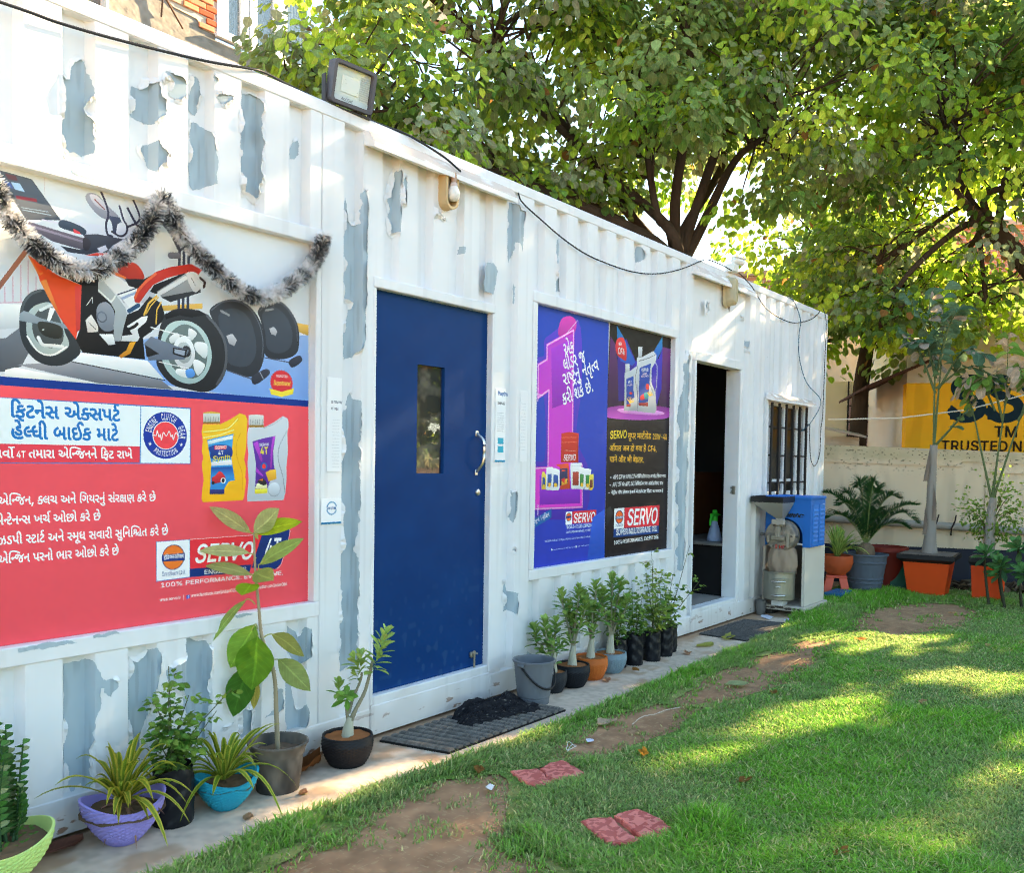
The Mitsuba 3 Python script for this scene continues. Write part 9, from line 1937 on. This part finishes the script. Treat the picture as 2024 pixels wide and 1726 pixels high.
tree('side_tree', 'large shade tree standing right of the lawn outside the picture', [(15.5, -6.2, 0), (15.4, -6, 2.2), (15.2, -5.8, 3.8)], (.25, .2, .16), [(14.2, -5.0, 5.0, 1.9, 1.5), (15.6, -3.6, 6.2, 2.0, 1.7), (16.2, -6.6, 5.8, 2.2, 1.8), (13.6, -3.7, 4.3, 1.2, 1.0), (17.5, -5.0, 7.5, 2.0, 1.6)], 140, 62, .21, 4, most=0, rc=.55)
tree('side_tree', 'low tree added outside the picture to darken the reflection in the door pane', [(10.2, -10.5, 0), (10.2, -10.3, 2.2), (10, -10, 3.6)], (.25, .2, .16), [(8.6, -9.6, 3.4, 1.8, 1.3), (11.4, -9.0, 3.6, 2.0, 1.4), (12.8, -9.6, 2.4, 1.5, 1.1), (7.4, -10.6, 2.4, 1.6, 1.1)], 100, 60, .22, 5, most=0, rc=.6)  # unseen tree, added so the door pane mirrors foliage instead of bright sky

# ------------------------------------------------------------------ ground, path, lawn
def sheet(poly, z, mat, name, step=.12, amp=.0, label=None, kind='structure'):
    v, f = trimesh.creation.triangulate_polygon(poly, engine='earcut'); v = np.c_[v, np.full(len(v), z)]
    return tag(put(None, name, (v, f), mat), label, kind=kind)


def noisy(poly, amp, seed, seg=.05, fr=7.0):
    c = np.array(poly.exterior.segmentize(seg).coords)[:-1]
    n = np.stack([meshkit.fbm(np.c_[c * fr, np.full(len(c), q)], 3, seed) - .5 for q in (.3, 9.7)], -1)
    return Polygon(c + 2 * amp * n).buffer(0)


sheet(sbox(-80, -80, 90, 80), 0.0, 'soil', 'ground', label='brown bare soil')
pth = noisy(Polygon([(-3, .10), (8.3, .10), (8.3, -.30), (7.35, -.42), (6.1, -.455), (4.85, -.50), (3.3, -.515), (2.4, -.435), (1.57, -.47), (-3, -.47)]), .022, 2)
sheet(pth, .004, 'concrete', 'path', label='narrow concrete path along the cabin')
DIRT = [noisy(Polygon(c), .06, 30 + i) for i, c in enumerate([[(1.3, -.76), (1.70, -.70), (1.95, -.655), (2.34, -.60), (2.74, -.60), (2.97, -.76), (2.72, -1.02), (2.50, -1.14), (2.33, -1.50), (1.9, -1.6), (1.3, -1.5)], [(3.22, -.84), (3.40, -.70), (3.95, -.62), (4.36, -.74), (4.46, -.98), (3.95, -1.08), (3.40, -1.02)],
        [(4.36, -.80), (5.06, -.67), (5.74, -.70), (6.75, -.76), (7.0, -.90), (6.15, -1.08), (5.29, -1.16), (4.60, -1.05)], [(7.3, -.98), (7.6, -.82), (8.40, -.70), (9.2, -.86), (9.5, -1.30), (8.91, -1.62), (8.00, -1.56), (7.3, -1.25)], [(6.7, -.82), (7.5, -.92), (7.5, -1.0), (6.8, -.90)]])]
STN = union_all([Polygon(c) for c in ([(2.965, -.80), (3.22, -.885), (3.15, -1.045), (2.90, -.97)], [(2.72, -1.33), (2.945, -1.42), (2.87, -1.60), (2.65, -1.52)])])
dirt = union_all(DIRT)
lawn = noisy(Polygon([(-2, -.505), (1.57, -.505), (2.4, -.475), (3.3, -.555), (4.85, -.54), (6.1, -.49), (7.1, -.45), (7.5, -.36), (8.2, -.30), (9.0, -.12), (9.6, .1), (10.3, -.2), (11.2, -2.2), (13.0, -6), (-2, -6)]), .022, 5)
turf = lawn.difference(dirt.buffer(-.02)).difference(STN)
sheet(turf, .008, 'thatch', 'lawn', label='short mossy turf under the grass')


r = np.random.default_rng(21)
N0 = 2400000; xy = np.c_[r.random(N0) * 14.5 - 1.6, -.02 - r.random(N0) * 5.2]
tt = np.maximum((xy - CAM[:2]) @ nrm(FWD[:2]), .9); rr = np.abs((xy - CAM[:2]) @ nrm(RGT[:2])) / tt
dens = np.where(rr < .66, 30000 * (3.0 / np.maximum(tt, 2.6)) ** 1.35, 900) / (N0 / (14.5 * 5.2))
pn = meshkit.fbm(np.c_[xy * 1.6, np.zeros(N0)], 3, 7); pn2 = meshkit.fbm(np.c_[xy * 6.5, np.zeros(N0)], 2, 9)
keep = r.random(N0) < dens * (.55 + .9 * pn2)
xy = xy[keep]
pn, pn2, tt = pn[keep], pn2[keep], tt[keep]
g = inside(lawn, xy) & ~inside(STN.buffer(.004), xy)
jx = xy + .16 * (np.stack([meshkit.fbm(np.c_[xy * 9, np.full(len(xy), q_)], 2, 3) for q_ in (.5, 5.5)], -1) - .5)
core, edge_ = inside(dirt.buffer(.03), jx), inside(dirt.buffer(-.09), jx)
few = meshkit.fbm(np.c_[xy * 5.5, np.zeros(len(xy))], 3, 31)
g &= ~(edge_ & (r.random(len(xy)) > .5 * np.clip((few - .56) * 5, 0, .4))) & ~(core & (r.random(len(xy)) > .12 + .5 * np.clip((few - .45) * 4, 0, 1)))
xy, pn, pn2, tt, core = xy[g], pn[g], pn2[g], tt[g], core[g]; N = len(xy)
path_d = np.array(np.abs(xy[:, 1] + .48)); lush = np.exp(-((path_d - .08) / .11) ** 2) * .55
for cx, cy, s_, a_ in ((2.99, -1.68, .12, 1.6), (2.45, -1.30, .14, 1.1), (2.75, -1.65, .16, .9), (3.02, -1.12, .16, .8), (3.25, -1.0, .10, .7), (7.9, -.40, .45, 1.3), (8.8, -.42, .45, 1.2), (9.6, -.75, .35, 1.1), (9.75, -1.5, .30, 1.0), (4.7, -2.1, .6, .6)):
    lush = lush + a_ * np.exp(-((xy[:, 0] - cx) ** 2 + (xy[:, 1] - cy) ** 2) / s_ ** 2)
near_stone = np.exp(-np.maximum(0, shapely.distance(STN, shapely.points(xy)) - .01) / .05)
h = (.015 + .017 * pn2 + .016 * np.clip((pn - .45) * 3, 0, 1) + .034 * lush) * (.6 + .8 * r.random(N)) * np.where(core, .6, 1) * (1 - .55 * near_stone)
a = r.random(N) * 2 * np.pi; w = (.0013 + .0005 * tt) * (.8 + .5 * r.random(N)); lean = (.35 + .75 * r.random(N)) * (1.15 - .35 * np.clip(lush, 0, 1.5))
sw = .55 * np.stack([meshkit.noise(np.c_[xy * 3.1, np.full(N, q)], 3) - .5 for q in (1.5, 7.5)], -1)
ld = np.c_[np.cos(a), np.sin(a)] * lean[:, None] + sw; sd = np.c_[-np.sin(a), np.cos(a), np.zeros(N)] * w[:, None]
b0 = np.c_[xy, np.full(N, .004)]; md = b0 + np.c_[ld * .38 * h[:, None], .62 * h]; tp = b0 + np.c_[ld * 1.05 * h[:, None], h * (1.0 - .18 * lean)]
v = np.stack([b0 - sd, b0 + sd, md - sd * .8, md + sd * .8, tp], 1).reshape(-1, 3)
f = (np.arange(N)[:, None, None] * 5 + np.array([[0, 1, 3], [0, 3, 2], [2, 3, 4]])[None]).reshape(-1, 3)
gm = np.clip((pn - .35) * 2.2 + .35 * r.normal(size=N) + .35 * lush, 0, 1)[:, None]
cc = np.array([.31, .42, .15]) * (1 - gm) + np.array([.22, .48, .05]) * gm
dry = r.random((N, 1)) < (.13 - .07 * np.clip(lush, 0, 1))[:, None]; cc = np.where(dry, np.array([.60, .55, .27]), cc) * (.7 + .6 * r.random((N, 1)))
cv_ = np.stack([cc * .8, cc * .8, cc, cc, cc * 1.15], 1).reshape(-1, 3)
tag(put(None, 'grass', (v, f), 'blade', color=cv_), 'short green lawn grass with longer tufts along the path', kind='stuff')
